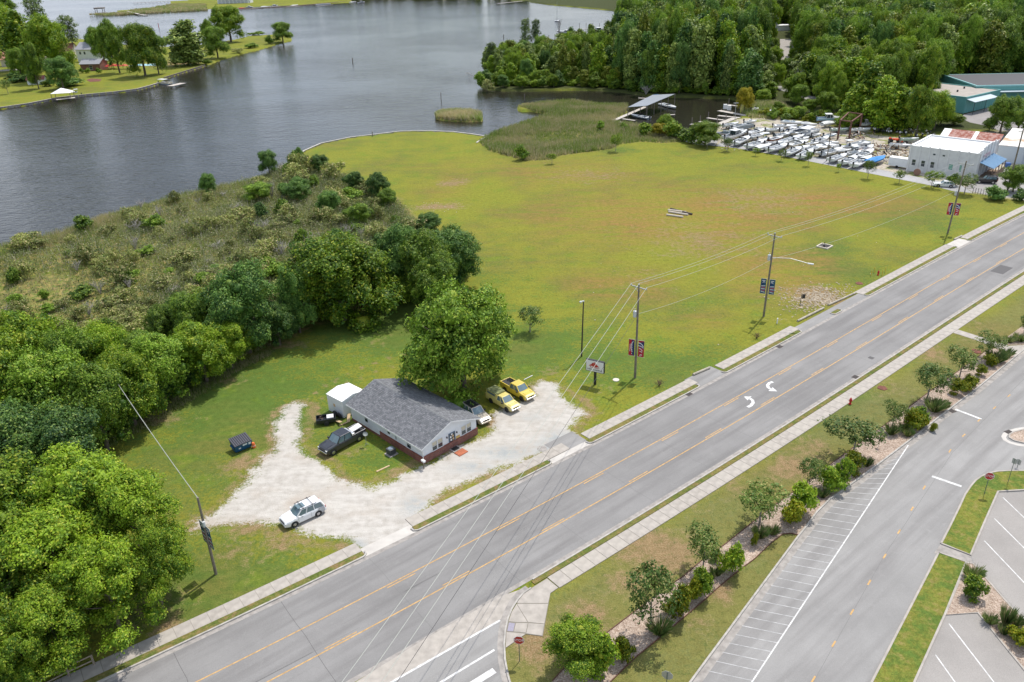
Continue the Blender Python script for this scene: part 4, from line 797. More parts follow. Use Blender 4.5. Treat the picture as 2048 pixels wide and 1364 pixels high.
for k, x, y, w_, ty, lb in [('broadD1', 540, 350, 42, 303, 'dark bushy tree alone at the river bank above the marsh'), ('broadD2', 600, 335, 22, 298, 'thin dark sapling at the bulkhead corner of the marsh'), ('broadD0', 640, 345, 40, 312, 'small dark tree at the marsh edge of the yellow field'), ('broadD3', 710, 385, 44, 346, 'round dark tree at the upper corner of the marsh scrub'),
    ('broadD2', 757, 395, 48, 350, 'grey-green tree at the field side of the marsh scrub'), ('broad2', 775, 415, 44, 380, 'small olive tree at the field side of the marsh scrub'), ('broadD0', 420, 392, 34, 350, 'grey-green bushy tree on the river side of the marsh'), ('broad3', 720, 455, 60, 410, 'bright green bush tree in the upper marsh scrub'), ('broadD1', 660, 430, 50, 385, 'dull green tree in the middle of the upper scrub'), ('broadD3', 600, 400, 56, 360, 'dull green spreading bush tree near the river bank'), ('broad1', 520, 400, 60, 368, 'green bush mound behind the river bank reeds'), ('broadD0', 860, 470, 60, 430, 'dark small tree at the field edge by the wooded row')]:
    planted(k, 'bushy_tree', x, y, w_, ty, lb, 'tree')
def brush(name, n, label, seed, x0=80, x1=480, mt='thicket', hm=1.0, base=.12, stems=True):
    rs = np.random.RandomState(seed); pts = []
    while len(pts) < n:
        px = rs.uniform(-60, 930, 4000); py = rs.uniform(335, 800, 4000); q = np.array([G(a, b_)[:2] for a, b_ in zip(px, py)]); d = sdist(q, MARSH); f = rough(q, .09, 21)
        den = np.clip(base + .9 * np.clip((px - x0) / x1, 0, 1) + .25 * f, .04, 1); ok = (d > 1.2) & (rs.rand(4000) < den * np.clip(1.4 - np.hypot(q[:, 0], q[:, 1]) / 400, .3, 1)); pts += [tuple(a) + (b_,) for a, b_ in zip(q[ok], den[ok])]
    P_ = np.array(pts[:n]); hb = .2 + 1.15 * P_[:, 2] + .55 * rough(P_[:, :2], .4, 8) + .3 * rs.normal(size=n); hb = np.clip(hb, .25, 2.9) * hm; per = 12
    c = np.repeat(np.column_stack([P_[:, :2], hb * .55]), per, 0) + rs.normal(0, 1, (n * per, 3)) * np.array([.42, .42, .3]) * np.repeat(hb, per)[:, None] * .8; c[:, 2] = np.abs(c[:, 2])
    V, Fq = leaves(c, unit(rs.normal(size=(n * per, 3)) + [0, 0, .8]), .25, rs, .5); o = link(name, np_mesh(name, V, Fq, LM[mt])); tag(o, label, 'brush', None, 'stuff')
    if not stems: return
    k = n; b0 = np.column_stack([P_[:k, :2] + rs.normal(0, .3, (k, 2)), np.zeros(k)]); VV = []
    for j in range(1):
        a = rs.uniform(0, 6.28, k); e = hb[:k] * rs.uniform(.1, .8, k); tp = b0 + np.column_stack([np.cos(a) * e, np.sin(a) * e, hb[:k] * rs.uniform(.8, 1.5, k)]); pr = np.column_stack([-np.sin(a), np.cos(a), np.zeros(k)]) * .032; VV.append(np.stack([b0 - pr, b0 + pr, tp], 1))
    V = np.concatenate(VV).reshape(-1, 3); o = link('dead_stems', np_mesh('dead_stems', V, np.arange(len(V)).reshape(-1, 3), LM['dead'])); tag(o, 'grey dead stems standing all through the marsh brush', 'brush', None, 'stuff')
brush('marsh_brush', 27000, 'tangled grey-green brush covering the marsh', 12)
brush('green_thicket', 7000, 'greener thicket filling the field end of the marsh', 13, 470, 330, 'thicket2', 1.35, -.25, False)
# marsh grass and reeds: nobody could count them
def reeds(name, poly, n, H_, label, edge=False, seed=1, w_=.05, wk=6):
    rs = np.random.RandomState(seed); P_ = np.array(poly); lo, hi = P_.min(0), P_.max(0); out = []
    while sum(len(o) for o in out) < n:
        q = rs.uniform(lo, hi, (n * 2, 2)); d = sdist(q, poly); pr = np.ones(len(q)) if not edge else np.exp(-np.clip(d, 0, 99) / 6) + .35
        q = q[(d > 0) & (rs.rand(len(q)) < pr)]; out.append(q)
        if len(out) > 40: break
    q = np.concatenate(out)[:n]; k = len(q); fld = rough(q, .12, 5); h = H_ * (1 + .35 * fld) * rs.uniform(.55, 1.1, k)
    vs = []
    for j in range(wk):
        a = rs.uniform(0, 6.28, k); o = rs.normal(0, .22, (k, 2)); b0 = np.column_stack([q + o, np.full(k, -.3)]); tp = b0 + np.column_stack([np.cos(a) * .3 * h, np.sin(a) * .3 * h, h + .3]); pr = np.column_stack([-np.sin(a), np.cos(a), np.zeros(k)]) * w_ * (1 + h[:, None] * .3)
        vs.append(np.stack([b0 - pr, b0 + pr, tp], 1))
    V = np.concatenate(vs).reshape(-1, 3); o = link(name, np_mesh(name, V, np.arange(len(V)).reshape(-1, 3), LM['reed'])); return tag(o, label, 'grass', None, 'stuff')
reeds('marsh_grass', MARSH, 26000, .75, 'patchy green and straw coloured marsh grass beside the river', True, 1, .045, 4)
reeds('reeds', REED, 16000, 1.25, 'dense reed bed between the field and the creek', False, 2, .07, 5)
reeds('reeds', ISLE, 1500, 1.3, 'reeds covering the small islet in the river', False, 3, .09, 6)
reeds('reeds', W([(178, 30), (216, 31), (300, 26), (415, 20), (412, 8), (347, 8), (306, 15), (240, 25)]), 5000, 1.6, 'reed fringe on the far spit with the gazebo', False, 4, .3, 4)
reeds('reeds', W([(1482, 224), (1490, 208), (1530, 205), (1570, 215), (1600, 232), (1560, 240), (1500, 236)]), 1800, 1.3, 'pale green reeds behind the boat yard near the golden tree', False, 6, .1, 5)
reeds('brush', W([(205, 900), (250, 880), (330, 838), (400, 790), (470, 745), (545, 710), (545, 700), (470, 728), (390, 772), (320, 815), (240, 865), (200, 885)]), 1300, .4, 'dry brown brush along the edge of the mown lawn', False, 7, .05, 5)
# ------------------------------------------------------------------ park trees and shrubs of the stone bed
S_B = 'park trees in the pink stone bed'
for i, (bx, by, w_, ty, lb) in enumerate([(1299, 1262, 94, 1151, 'dark green park tree nearest the bottom of the stone bed'), (1405, 1142, 78, 1068, 'round park tree second from the bottom of the stone bed'), (1517, 1052, 86, 976, 'leafy park tree with a dense crown beside two round lime shrubs'),
    (1616, 978, 50, 925, 'thin small park tree with a bare leaning trunk'), (1706, 912, 92, 846, 'widest park tree of the stone bed, opposite the red hydrant'), (1784, 856, 46, 808, 'sparse small park tree on three thin trunks'), (1853, 803, 72, 739, 'park tree with a leaning trunk above the dark grass clumps'),
    (1918, 757, 60, 703, 'park tree second from the walkway link'), (1974, 715, 48, 670, 'park tree right at the walkway link'), (2046, 668, 24, 634, 'park tree cut by the right frame edge')]):
    planted('small%d' % (i % 3), 'park_tree', bx, by, w_ * 1.12, ty, lb, 'tree', S_B, 2.0, 4.6)
planted('broadB3', 'round_tree', 1150, 1340, 130, 1256, 'big round light green tree at the bottom of the stone bed near the stop sign', 'tree')
for i, (x, y, w_, ty, k, lb) in enumerate([(1383, 1200, 30, 1166, 'l', 'lime shrub between two stone bed trees near the bottom'), (1359, 1232, 46, 1186, 'l', 'round lime green shrub right of the lowest dark park tree'), (1398, 1192, 44, 1154, 'g', 'round green shrub below the second park tree'), (1462, 1144, 42, 1100, 'g', 'tall green shrub beside the second park tree'),
    (1583, 1046, 46, 1012, 'l', 'yellow-lime round shrub in front of the dense park tree'), (1600, 1026, 50, 984, 'g', 'large round green shrub at the parking kerb'), (1661, 978, 50, 944, 'g', 'green double shrub under the thin small tree'), (1684, 968, 36, 930, 'g', 'rounded green shrub right of the double shrub'), (1706, 946, 38, 914, 'l', 'lime shrub under the widest park tree'),
    (1824, 858, 38, 828, 'l', 'lime shrub right of the sparse three-trunk tree'), (1838, 848, 34, 822, 'g', 'green shrub behind the lime one at the sparse tree'), (1911, 788, 30, 766, 'l', 'lime shrub under the tree second from the walkway'), (1932, 778, 30, 757, 'l', 'pale lime shrub in the upper stone bed'), (1978, 732, 24, 714, 'l', 'small lime shrub by the walkway link'),
    (1960, 750, 20, 735, 'l', 'loose yellow-green shrub below the walkway tree'), (1247, 1318, 40, 1284, 'l', 'pale yellowish shrub at the foot of the big round bush tree'), (1200, 1345, 60, 1290, 'g', 'green shrub behind the big round bush tree'), (1507, 1092, 16, 1072, 'l', 'little lime shrub in the shadow of the dense park tree'), (1338, 1228, 22, 1206, 'l', 'tiny yellow shrub beside the lowest park tree'), (1866, 862, 14, 850, 'l', 'tiny yellow shrub by the dark grass clump'),
    (1943, 1196, 44, 1166, 'g', 'small spreading shrub alone on the triangular stone bed'), (2040, 1288, 40, 1262, 'l', 'lime shrub at the right frame edge on the triangular stone bed'), (1430, 1120, 22, 1104, 'l', 'loose yellow-green shrub in the middle of the bed')]):
    planted({'l': 'lime', 'g': 'bushB'}[k] + str(i % 3), 'round_shrub', x, y, w_ * 1.08, ty, lb, 'shrub', 'round shrubs in the stone beds', 1.0, 1.5, part='foliage')
for i, (x, y, w_, ty, lb) in enumerate([(1318, 1266, 50, 1240, 'dark grass clump under the lowest park tree'), (1432, 1150, 26, 1134, 'pale grass clump at the trunk of the second park tree'), (1418, 1160, 20, 1146, 'dark grass clump left of the pale one'), (1520, 1074, 34, 1054, 'dark wide grass clump under the dense park tree'), (1545, 1068, 26, 1052, 'grass clump right under the dense park tree'),
    (1625, 992, 22, 976, 'bluish grass clump by the thin small tree'), (1645, 994, 22, 978, 'round bluish grass clump near the parking kerb'), (1733, 932, 22, 916, 'grass clump below the widest park tree'), (1782, 868, 28, 850, 'dark grass clump under the sparse tree'), (1808, 862, 24, 846, 'grass clump right of the sparse tree'), (1815, 872, 22, 858, 'pale grass clump near the kerb below the sparse tree'),
    (1868, 822, 40, 798, 'big dark grass clump under the leaning park tree'), (1880, 818, 30, 800, 'dark grass clump right of the big one'), (1942, 770, 24, 752, 'dark green clump beside the lime shrubs of the upper bed'), (1990, 724, 34, 702, 'grey-green clump at the walkway end of the bed'), (2013, 712, 28, 698, 'grass clump nearest the walkway'), (2000, 722, 24, 706, 'clump between the two walkway clumps'),
    (2018, 684, 22, 672, 'clump across the walkway at the small upper bed'), (2040, 682, 26, 668, 'clump in the small upper bed at the frame edge'), (1945, 1156, 36, 1134, 'big grass clump at the top of the triangular stone bed'), (2009, 1250, 26, 1212, 'tall pale grass clump by the lot corner'), (1979, 1246, 28, 1230, 'grass clump at the kerb of the lower lot'), (2006, 1268, 22, 1250, 'dark round grass clump at the lower lot'),
    (2032, 1252, 28, 1232, 'grass clump second from the right edge'), (2036, 1280, 26, 1260, 'dark grass clump above the edge lime shrub')]):
    planted('tuft%d' % (i % 2), 'grass_clump', x, y, w_ * 1.1, ty, lb + ' in the stones', 'ornamental grass', 'ornamental grass clumps', 1.0, 1.0, part='blades')
# ------------------------------------------------------------------ saplings along the path and trees of the field
for i, (x, y, w_, ty, k, lb) in enumerate([(1060, 664, 54, 620, 'small', 'small dark round tree alone on the lawn right of the big shade tree'), (1104, 328, 19, 308, 'smallB', 'tiny bright green sapling below the reed bed'), (1231, 303, 26, 270, 'smallB', 'bright green oval young tree at the right corner of the reed bed'), (1045, 320, 26, 296, 'bush', 'dark bush in the near edge of the reed bed'),
    (1410, 290, 64, 246, 'broadB', 'pale green willowy tree between the creek and the boat yard'), (1414, 298, 18, 272, 'small', 'small yellowish sapling in front of the willowy tree'), (1454, 303, 24, 280, 'small', 'first dark sapling of the row along the path'), (1511, 312, 14, 297, 'smallB', 'thin sapling second in the row along the path'), (1562, 322, 18, 300, 'small', 'sapling third in the row along the path'),
    (1616, 332, 18, 306, 'small', 'sapling fourth in the row, in front of the covered boats'), (1676, 344, 11, 328, 'smallB', 'thinnest sapling of the path row'), (1735, 357, 24, 322, 'small', 'sapling in front of the blue tarp'), (1798, 367, 24, 344, 'smallB', 'pale sapling left of the white building'), (1862, 375, 34, 344, 'smallB', 'pale sapling in front of the white building over a parked car'),
    (1928, 388, 44, 352, 'small', 'dark tree at the corner of the white building by the black car'), (1905, 372, 24, 352, 'bush', 'orange-tinged bush left of the corner tree'), (1383, 286, 30, 262, 'bush', 'dark green bush at the creek head by the path'), (1330, 268, 40, 232, 'broadB', 'thin green tree leaning over the boat house'), (1318, 272, 34, 248, 'gold', 'golden-green bush behind the boat house'), (1345, 276, 40, 250, 'bushB', 'bright bush at the boat house dock'), (1290, 272, 30, 252, 'bushB', 'low bush at the near end of the dock'), (1365, 280, 34, 262, 'bush', 'low dark bush before the creek head'),
    (1488, 226, 34, 178, 'gold', 'golden yellow tree at the end of the docks'), (2026, 384, 60, 336, 'broad', 'dark tree beside the tall leaning pole at the right edge'), (1990, 400, 40, 378, 'bushD', 'dark bush at the fence near the tall pole'), (2040, 402, 30, 384, 'bushD', 'dark low bush at the right frame edge by the fence'), (1200, 262, 16, 246, 'bush', 'dark bush standing in the reed bed'), (1247, 258, 14, 248, 'bush', 'small bush in the reeds near the dock')]):
    if k == 'gold':
        for s in range(1): 
            me_ = PROTO['broad0'][0].copy(); me_.materials[0] = LM['gold']; PROTO['gold0'] = (me_, PROTO['broad0'][1])
        key, r0, h0 = 'gold0', 5.0, 10.0
    else: key = k + str(i % 3); r0, h0 = {'small': (2, 4.5), 'smallB': (2, 4.5), 'bush': (1, 1.5), 'bushB': (1, 1.5), 'bushD': (1, 1.5), 'broad': (5, 10), 'broadB': (5, 10)}[k]
    planted(key, 'bush' if 'bush' in k else ('sapling' if 'sapling' in lb else 'young_tree'), x, y, w_, ty, lb, 'shrub' if 'bush' in k else 'tree', None, r0, h0, part='foliage' if 'bush' in k else 'crown')
# line of bright trees between yard and forest
for i, (x, y, w_, ty) in enumerate([(1620, 226, 34, 200), (1652, 228, 44, 186), (1668, 222, 40, 150), (1705, 250, 56, 168), (1728, 246, 58, 120), (1762, 262, 62, 152), (1796, 262, 50, 170), (1832, 274, 62, 178), (1868, 258, 56, 186), (1880, 250, 54, 198), (1906, 250, 46, 228), (1850, 232, 40, 186), (1598, 232, 30, 214), (1572, 234, 30, 216), (1690, 262, 40, 228), (1556, 228, 24, 205)]):
    planted('tallL%d' % (i % 4) if i in (3, 4, 5, 6) else 'broadB%d' % (i % 4), 'leafy_tree', x, y, w_, ty, ['bright green leafy tree along the back edge of the boat yard'][0], 'tree', 'leafy trees along the back of the boat yard', 5, 20.4 if i in (3, 4, 5, 6) else 10)
for i, (x, y, w_, ty, lb) in enumerate([(2000, 268, 70, 196, 'leafy tree between the teal building and the white garage roof'), (2036, 262, 60, 200, 'leafy tree at the right frame edge below the teal building'), (1978, 262, 30, 236, 'small leafy tree at the left of the garage roof')]):
    planted('broad%d' % i, 'leafy_tree', x, y, w_, ty, lb, 'tree')
# ------------------------------------------------------------------ left peninsula trees
for i, (k, x, y, w_, ty, lb) in enumerate([('broadB0', 25, 140, 90, 18, 'huge sunlit tree at the left frame edge of the far lawn'), ('tallL1', 60, 145, 70, 22, 'tall green tree second from the left on the far lawn'), ('pine0', 92, 112, 58, -8, 'tall dark pine rising above the far wood on the left'), ('pine1', 150, 118, 54, 32, 'dark pine right behind the white riverside house'), ('broadB2', 118, 160, 90, 40, 'wide bright tree left of the white riverside house'),
    ('broad1', 10, 30, 50, -20, 'dark tree top at the upper left corner'), ('broad3', 78, 178, 44, 92, 'dense green tree over the little white shed'), ('broadD0', 128, 178, 60, 118, 'dark purplish-green bushy tree left of the far brick house'), ('broad2', 240, 146, 56, 48, 'slender tree right of the brick house'), ('broad0', 212, 135, 50, 58, 'dark green tree behind the red umbrellas'), ('broadB1', 291, 152, 74, 52, 'spreading tree beside the turquoise pool'),
    ('broad3', 318, 148, 46, 62, 'narrow tree right of the pool'), ('tall2', 381, 130, 68, 38, 'tall twisted tree alone in the middle of the far lawn'), ('broad1', 436, 116, 52, 56, 'olive rounded tree on the far bank'), ('broadB0', 462, 84, 76, 16, 'tall bright green tree near the point of the far lawn'), ('broad2', 420, 100, 30, 44, 'reddish dark tree between two bank trees'), ('broad1', 566, 84, 46, 46, 'dark leaning tree at the very tip of the point'),
    ('broadD2', 200, 120, 40, 60, 'dark tree behind the white house roof'), ('broad0', 45, 160, 40, 100, 'shaded tree left of the red bushes')]):
    planted(k, 'riverside_tree', x, y, w_, ty, lb, 'tree', None, 5.0 if 'pine' not in k else 4.8, {'b': 10.0, 't': 20.4, 'p': 20.5}[k[0]])
for x, y, w_, ty, k, lb in [(17, 188, 22, 163, 'small', 'little tree on the far lawn near the water'), (35, 164, 46, 150, 'bushD', 'dark bush on the far lawn'), (98, 172, 22, 160, 'bush', 'green bush right of the little white shed'), (165, 146, 10, 138, 'bush', 'round bush at the brick house front, leftmost'), (176, 146, 10, 138, 'bush', 'round bush at the brick house front, second'), (198, 146, 10, 138, 'bush', 'round bush at the brick house front, third'),
    (140, 172, 46, 160, 'bushD', 'dark bush mass at the far dock'), (540, 88, 18, 74, 'bush', 'bush on the bank near the point'), (505, 96, 26, 88, 'bush', 'low bush on the bank left of the point'), (475, 106, 20, 98, 'scrub', 'scrubby bush on the far bank'), (515, 70, 30, 64, 'bush', 'bush on the back shore of the point'), (415, 128, 20, 120, 'bush', 'low bush at the bend of the bank')]:
    planted(k + '0', 'bush', x, y, w_, ty, lb, 'shrub', None, *((2, 4.5) if k == 'small' else (1, 1.5)), part='foliage')
# ------------------------------------------------------------------ forest
rnd = random.Random(11); FP = [tuple(p) for p in FOREST_PX]
GAP = [(1544, 215), (1540, 150), (1534, 78), (1536, 52), (1588, 52), (1600, 100), (1592, 125), (1575, 170), (1640, 196), (1650, 210), (1600, 205), (1575, 200)]
def infor(g, m_=0):
    px, py = PX(g[0], g[1]); q = np.array([[px, py]])
    return pip(q, FP)[0] and not pip(q, GAP)[0] and not (px < 1262 and py < 128 - (px - 960) * .07)
def front(px):                                  # row of the water's edge in front of the wood
    return np.interp(px, [960, 1010, 1134, 1200, 1293, 1395, 1480, 1560], [160, 176, 174, 175, 187, 190, 193, 205])
named = []; far = []
y_ = 285.0
while y_ < 2100:
    st_ = 6.6 + max(0, (y_ - 420)) * 0.012
    x_ = -60.0
    while x_ < 1500:
        g = (x_ + rnd.uniform(-.42, .42) * st_, y_ + rnd.uniform(-.42, .42) * st_); x_ += st_
        px, py = PX(*g)
        if px > 2180 or px < 900 or py < -40: continue
        if infor(g): (named if y_ < 470 else far).append((g[0], g[1], px, py, st_))
    y_ += st_ * .9
named.sort(key=lambda q: math.hypot(q[0], q[1]))
far = named[300:] + far; named = named[:300]
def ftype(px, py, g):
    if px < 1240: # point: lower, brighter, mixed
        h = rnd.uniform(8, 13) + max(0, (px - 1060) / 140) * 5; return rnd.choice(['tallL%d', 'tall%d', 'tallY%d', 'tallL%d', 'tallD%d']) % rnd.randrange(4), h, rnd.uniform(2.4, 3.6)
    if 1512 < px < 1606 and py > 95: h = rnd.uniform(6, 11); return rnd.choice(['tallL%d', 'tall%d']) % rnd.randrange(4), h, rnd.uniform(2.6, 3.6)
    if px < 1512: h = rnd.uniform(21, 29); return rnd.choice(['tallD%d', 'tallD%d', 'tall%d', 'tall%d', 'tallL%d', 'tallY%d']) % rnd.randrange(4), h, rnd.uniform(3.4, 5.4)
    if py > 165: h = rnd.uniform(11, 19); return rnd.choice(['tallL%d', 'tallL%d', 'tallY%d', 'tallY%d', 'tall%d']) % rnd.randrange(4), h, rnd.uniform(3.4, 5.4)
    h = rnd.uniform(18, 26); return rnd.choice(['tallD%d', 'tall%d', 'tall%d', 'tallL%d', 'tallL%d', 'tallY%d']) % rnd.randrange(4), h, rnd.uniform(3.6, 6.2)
def zf(k): return 10.4 if k.startswith('broad') else 20.4
def mixb(k, px, r):
    if rnd.random() < (.2 if px < 1540 else .5): return {'L': 'broadB%d', 'D': 'broadD%d', 'Y': 'broadB%d'}.get(k[4], 'broad%d') % rnd.randrange(4), r * rnd.uniform(1.05, 1.35)
    return k, r
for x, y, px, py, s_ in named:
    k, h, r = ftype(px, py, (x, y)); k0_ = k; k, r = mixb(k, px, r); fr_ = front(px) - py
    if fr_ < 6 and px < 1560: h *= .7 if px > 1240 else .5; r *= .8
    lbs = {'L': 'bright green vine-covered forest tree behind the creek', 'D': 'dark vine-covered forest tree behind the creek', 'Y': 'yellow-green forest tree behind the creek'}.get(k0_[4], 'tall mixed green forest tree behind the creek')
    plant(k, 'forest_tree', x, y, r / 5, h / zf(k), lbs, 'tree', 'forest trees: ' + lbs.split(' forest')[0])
for k, x, y, w_, ty, lb in [('pine0', 985, 150, 34, 84, 'dark pine at the river end of the wooded point'), ('pine1', 1052, 118, 30, 38, 'slim pine, left one of the pair on the point'), ('pine0', 1073, 118, 28, 38, 'slim pine, right one of the pair on the point'), ('tallD1', 1497, 175, 30, 14, 'column of dark ivy-covered tree by the forest gap'), ('tallL2', 1290, 120, 50, 22, 'sunlit yellow-green tree top behind the point')]:
    planted(k, 'landmark_tree', x, y, w_, ty, lb, 'tree', None, 5, 20.4)
rocks = [(960, 172, 20, 150, 'bush', 'green bush at the tip of the point'), (976, 180, 22, 163, 'scrub', 'pale dry bush at the water at the tip of the point')]
for x, y, w_, ty, k, lb in rocks: planted(k + '1', 'bush', x, y, w_, ty, lb, 'shrub', None, 1, 1.5, part='foliage')
for x, y, w_, ty, lb in [(1292, 189, 26, 172, 'bare fallen grey tree crown at the creek edge'), (1118, 70, 14, 38, 'bare leafless tree behind the point'), (1592, 190, 22, 140, 'bare leafless tree by the hidden road')]:
    g = G(x, y); h = HGT(x, y, ty); t_ = plant('dead%d' % (x % 3), 'bare_tree', g.x, g.y, w_ * MPP(g) / 2 / 1.1, h / 1.8, lb, 'tree', part='branches')
g = G(935, 152); t_ = thing('fallen_tree', 'bare tree leaning out over the river from the tip of the point', 'tree', (g.x, g.y, 0)); m = MB(); p1 = G(960, 160, 0) - g; m.path([p1, p1 * .5 + Vector((0, 0, .9)), Vector((0, 0, 1.6))], .22, 6, .08)
for a in range(9): q = (p1 * .3).lerp(Vector((0, 0, 1.6)), a / 8); m.tube(q, q + Vector((rnd.uniform(-2, .5), rnd.uniform(-2, 2), rnd.uniform(-2, 1.4))), .06, .02, 4)
m.build('trunk', M_DEAD, t_)
# the rest of the forest as one mass: instances of the same crowns
def forest_mass(name, pts, label, srcs, smin=1.0):
    me = bpy.data.meshes.new(name); me.from_pydata([(p[0], p[1], 0) for p in pts], [], [])
    [me.attributes.new(a_, b_, 'POINT') for a_, b_ in (('sc', 'FLOAT_VECTOR'), ('rz', 'FLOAT'), ('ix', 'INT'))]
    v = []
    ixs = [rnd.randrange(len(srcs)) for _ in pts]; rm = list(reversed(srcs))
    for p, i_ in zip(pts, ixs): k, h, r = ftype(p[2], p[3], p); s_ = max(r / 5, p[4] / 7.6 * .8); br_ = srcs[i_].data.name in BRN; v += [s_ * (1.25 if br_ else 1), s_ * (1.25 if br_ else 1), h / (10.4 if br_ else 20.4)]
    me.attributes['sc'].data.foreach_set('vector', v); me.attributes['rz'].data.foreach_set('value', [rnd.uniform(0, 6.28) for _ in pts]); me.attributes['ix'].data.foreach_set('value', ixs)
    o = link(name, me); ng = bpy.data.node_groups.new(name, 'GeometryNodeTree'); ng.interface.new_socket('Geometry', in_out='INPUT', socket_type='NodeSocketGeometry'); ng.interface.new_socket('Geometry', in_out='OUTPUT', socket_type='NodeSocketGeometry')
    gi = ng.nodes.new('NodeGroupInput'); go = ng.nodes.new('NodeGroupOutput'); jn = ng.nodes.new('GeometryNodeGeometryToInstance'); iop = ng.nodes.new('GeometryNodeInstanceOnPoints')
    for s in reversed(srcs):
        oi = ng.nodes.new('GeometryNodeObjectInfo'); oi.inputs['Object'].default_value = s; oi.inputs['As Instance'].default_value = True; ng.links.new(oi.outputs['Geometry'], jn.inputs[0])
    def na(n, ty): x = ng.nodes.new('GeometryNodeInputNamedAttribute'); x.data_type = ty; x.inputs['Name'].default_value = n; return next(o_ for o_ in x.outputs if o_.enabled and o_.name == 'Attribute')
    jg = ng.nodes.new('GeometryNodeJoinGeometry')
    ng.nodes.remove(jn)
    for n in [n for n in ng.nodes if n.bl_idname == 'GeometryNodeObjectInfo']: ng.links.new(n.outputs['Geometry'], jg.inputs[0])
    ng.links.new(gi.outputs[0], iop.inputs['Points']); ng.links.new(jg.outputs[0], iop.inputs['Instance']); iop.inputs['Pick Instance'].default_value = True
    ng.links.new(na('ix', 'INT'), iop.inputs['Instance Index']); ng.links.new(na('sc', 'FLOAT_VECTOR'), iop.inputs['Scale'])
    cx_ = ng.nodes.new('ShaderNodeCombineXYZ'); ng.links.new(na('rz', 'FLOAT'), cx_.inputs[2]); ng.links.new(cx_.outputs[0], iop.inputs['Rotation']); ng.links.new(iop.outputs[0], go.inputs[0])
    md = o.modifiers.new('forest', 'NODES'); md.node_group = ng; return tag(o, label, 'forest', None, 'stuff')
srcs = []; BRN = {PROTO[k][0].name for k in PROTO if k.startswith('broad')}
for key in ('tall0', 'tall1', 'tall2', 'tall3', 'tallD0', 'tallD1', 'tallL2', 'tallL0', 'tallL1', 'tallY0', 'tallY3', 'broad0', 'broad2', 'broadB1', 'broadD3', 'broadB3', 'broad1'):
    c = next(o for o in COL.objects if o.type == 'MESH' and o.data == PROTO[key][0]) if any(o.type == 'MESH' and o.data == PROTO[key][0] for o in COL.objects) else None
    if c: srcs.append(c)
forest_mass('distant_forest', far, 'endless mixed green forest canopy filling the upper right', srcs)
# far shore wood at the top edge
pts = []
for x0, x1, y0, y1, n in ((440, 760, -12, -3, 60), (700, 1060, -14, -6, 90), (600, 760, -8, -1, 30)):
    for i in range(n): px, py = rnd.uniform(x0, x1), rnd.uniform(y0, y1); g = G(px, py); pts.append((g.x, g.y, 1300, 30, 9))
forest_mass('far_shore_trees', pts, 'distant trees on the opposite river bank at the top edge', srcs)
# low brush along the near bank of the point and the creek
BR_ = []
for i in range(46):
    px = 975 + i * 12.4; py = front(px) - 1; BR_.append((px + rnd.uniform(-4, 4), py - rnd.uniform(-1, 4), rnd.uniform(14, 26), py - rnd.uniform(9, 20)))
scatter('bushB', 'bank_bush', BR_[::2], 'green bush at the foot of the forest by the creek water', 'bushes along the creek bank'); scatter('bush', 'bank_bush', BR_[1::2], 'dull green bush hanging over the creek water', 'dull bushes along the creek bank')
YB = [(1530 + i * 9 + rnd.uniform(-4, 4), 236 + i * .55 + rnd.uniform(-5, 3), rnd.uniform(14, 26), 0) for i in range(36)]
YB = [(x, y, w_, y - rnd.uniform(9, 17)) for x, y, w_, _ in YB]
scatter('lime', 'yard_bush', YB[::3], 'yellow-green bush at the back edge of the boat yard', 'yellow-green bushes behind the boat yard'); scatter('bushB', 'yard_bush', YB[1::3], 'green bush at the back edge of the boat yard', 'green bushes behind the boat yard'); scatter('bush', 'yard_bush', YB[2::3], 'dark green bush at the back edge of the boat yard', 'dark bushes behind the boat yard')
# ------------------------------------------------------------------ the house
M_WHITE = mat('white_siding', (0.74, 0.76, 0.78), .5, n=.04, ns=1.0); M_TRIM = mat('white_trim', (0.80, 0.80, 0.79), .5); M_GLASS = mat('window_glass', (0.03, 0.045, 0.055), .08, spec=.8)
M_WFR = mat('window_frame', (0.68, 0.69, 0.69), .5); M_PAPER = mat('paper_notice', (0.62, 0.42, 0.22), .8, n=.3, ns=6)
def brickm(name, c1, c2, mort, sc, bw=.5, rh=.25, off=.5, swap=False, ms=.02, bump=.6, n=.2):
    m = bpy.data.materials.new(name); m.use_nodes = True; t, N, L = nodes(m); b = t.nodes['Principled BSDF']; tc_ = N('ShaderNodeTexCoord')
    sx = N('ShaderNodeSeparateXYZ'); L(tc_.outputs['Object'], sx.inputs[0]); cb = N('ShaderNodeCombineXYZ')
    if swap: L(sx.outputs[1], cb.inputs[0]); L(sx.outputs[0], cb.inputs[1])
    else: L(math_n(N, L, 'ADD', sx.outputs[0], sx.outputs[1]), cb.inputs[0]); L(sx.outputs[2], cb.inputs[1])
    br = N('ShaderNodeTexBrick'); L(cb.outputs[0], br.inputs['Vector']); br.inputs['Scale'].default_value = sc; br.inputs['Brick Width'].default_value = bw; br.inputs['Row Height'].default_value = rh; br.offset = off
    br.inputs['Color1'].default_value = (*c1, 1); br.inputs['Color2'].default_value = (*c2, 1); br.inputs['Mortar'].default_value = (*mort, 1); br.inputs['Mortar Size'].default_value = ms; br.inputs['Bias'].default_value = 0
    nn = noise_n(t, N, L, tc_.outputs['Object'], 1.5, 5); v = N('ShaderNodeVectorMath', operation='SCALE'); L(br.outputs['Color'], v.inputs[0]); L(mr_n(N, L, nn, .3, .7, 1 - n, 1 + n), v.inputs['Scale'])
    L(v.outputs[0], b.inputs['Base Color']); b.inputs['Roughness'].default_value = .9; bp = N('ShaderNodeBump'); bp.inputs['Strength'].default_value = bump; bp.inputs['Distance'].default_value = .03; bp.invert = True; L(br.outputs['Fac'], bp.inputs['Height']); L(bp.outputs[0], b.inputs['Normal']); return m
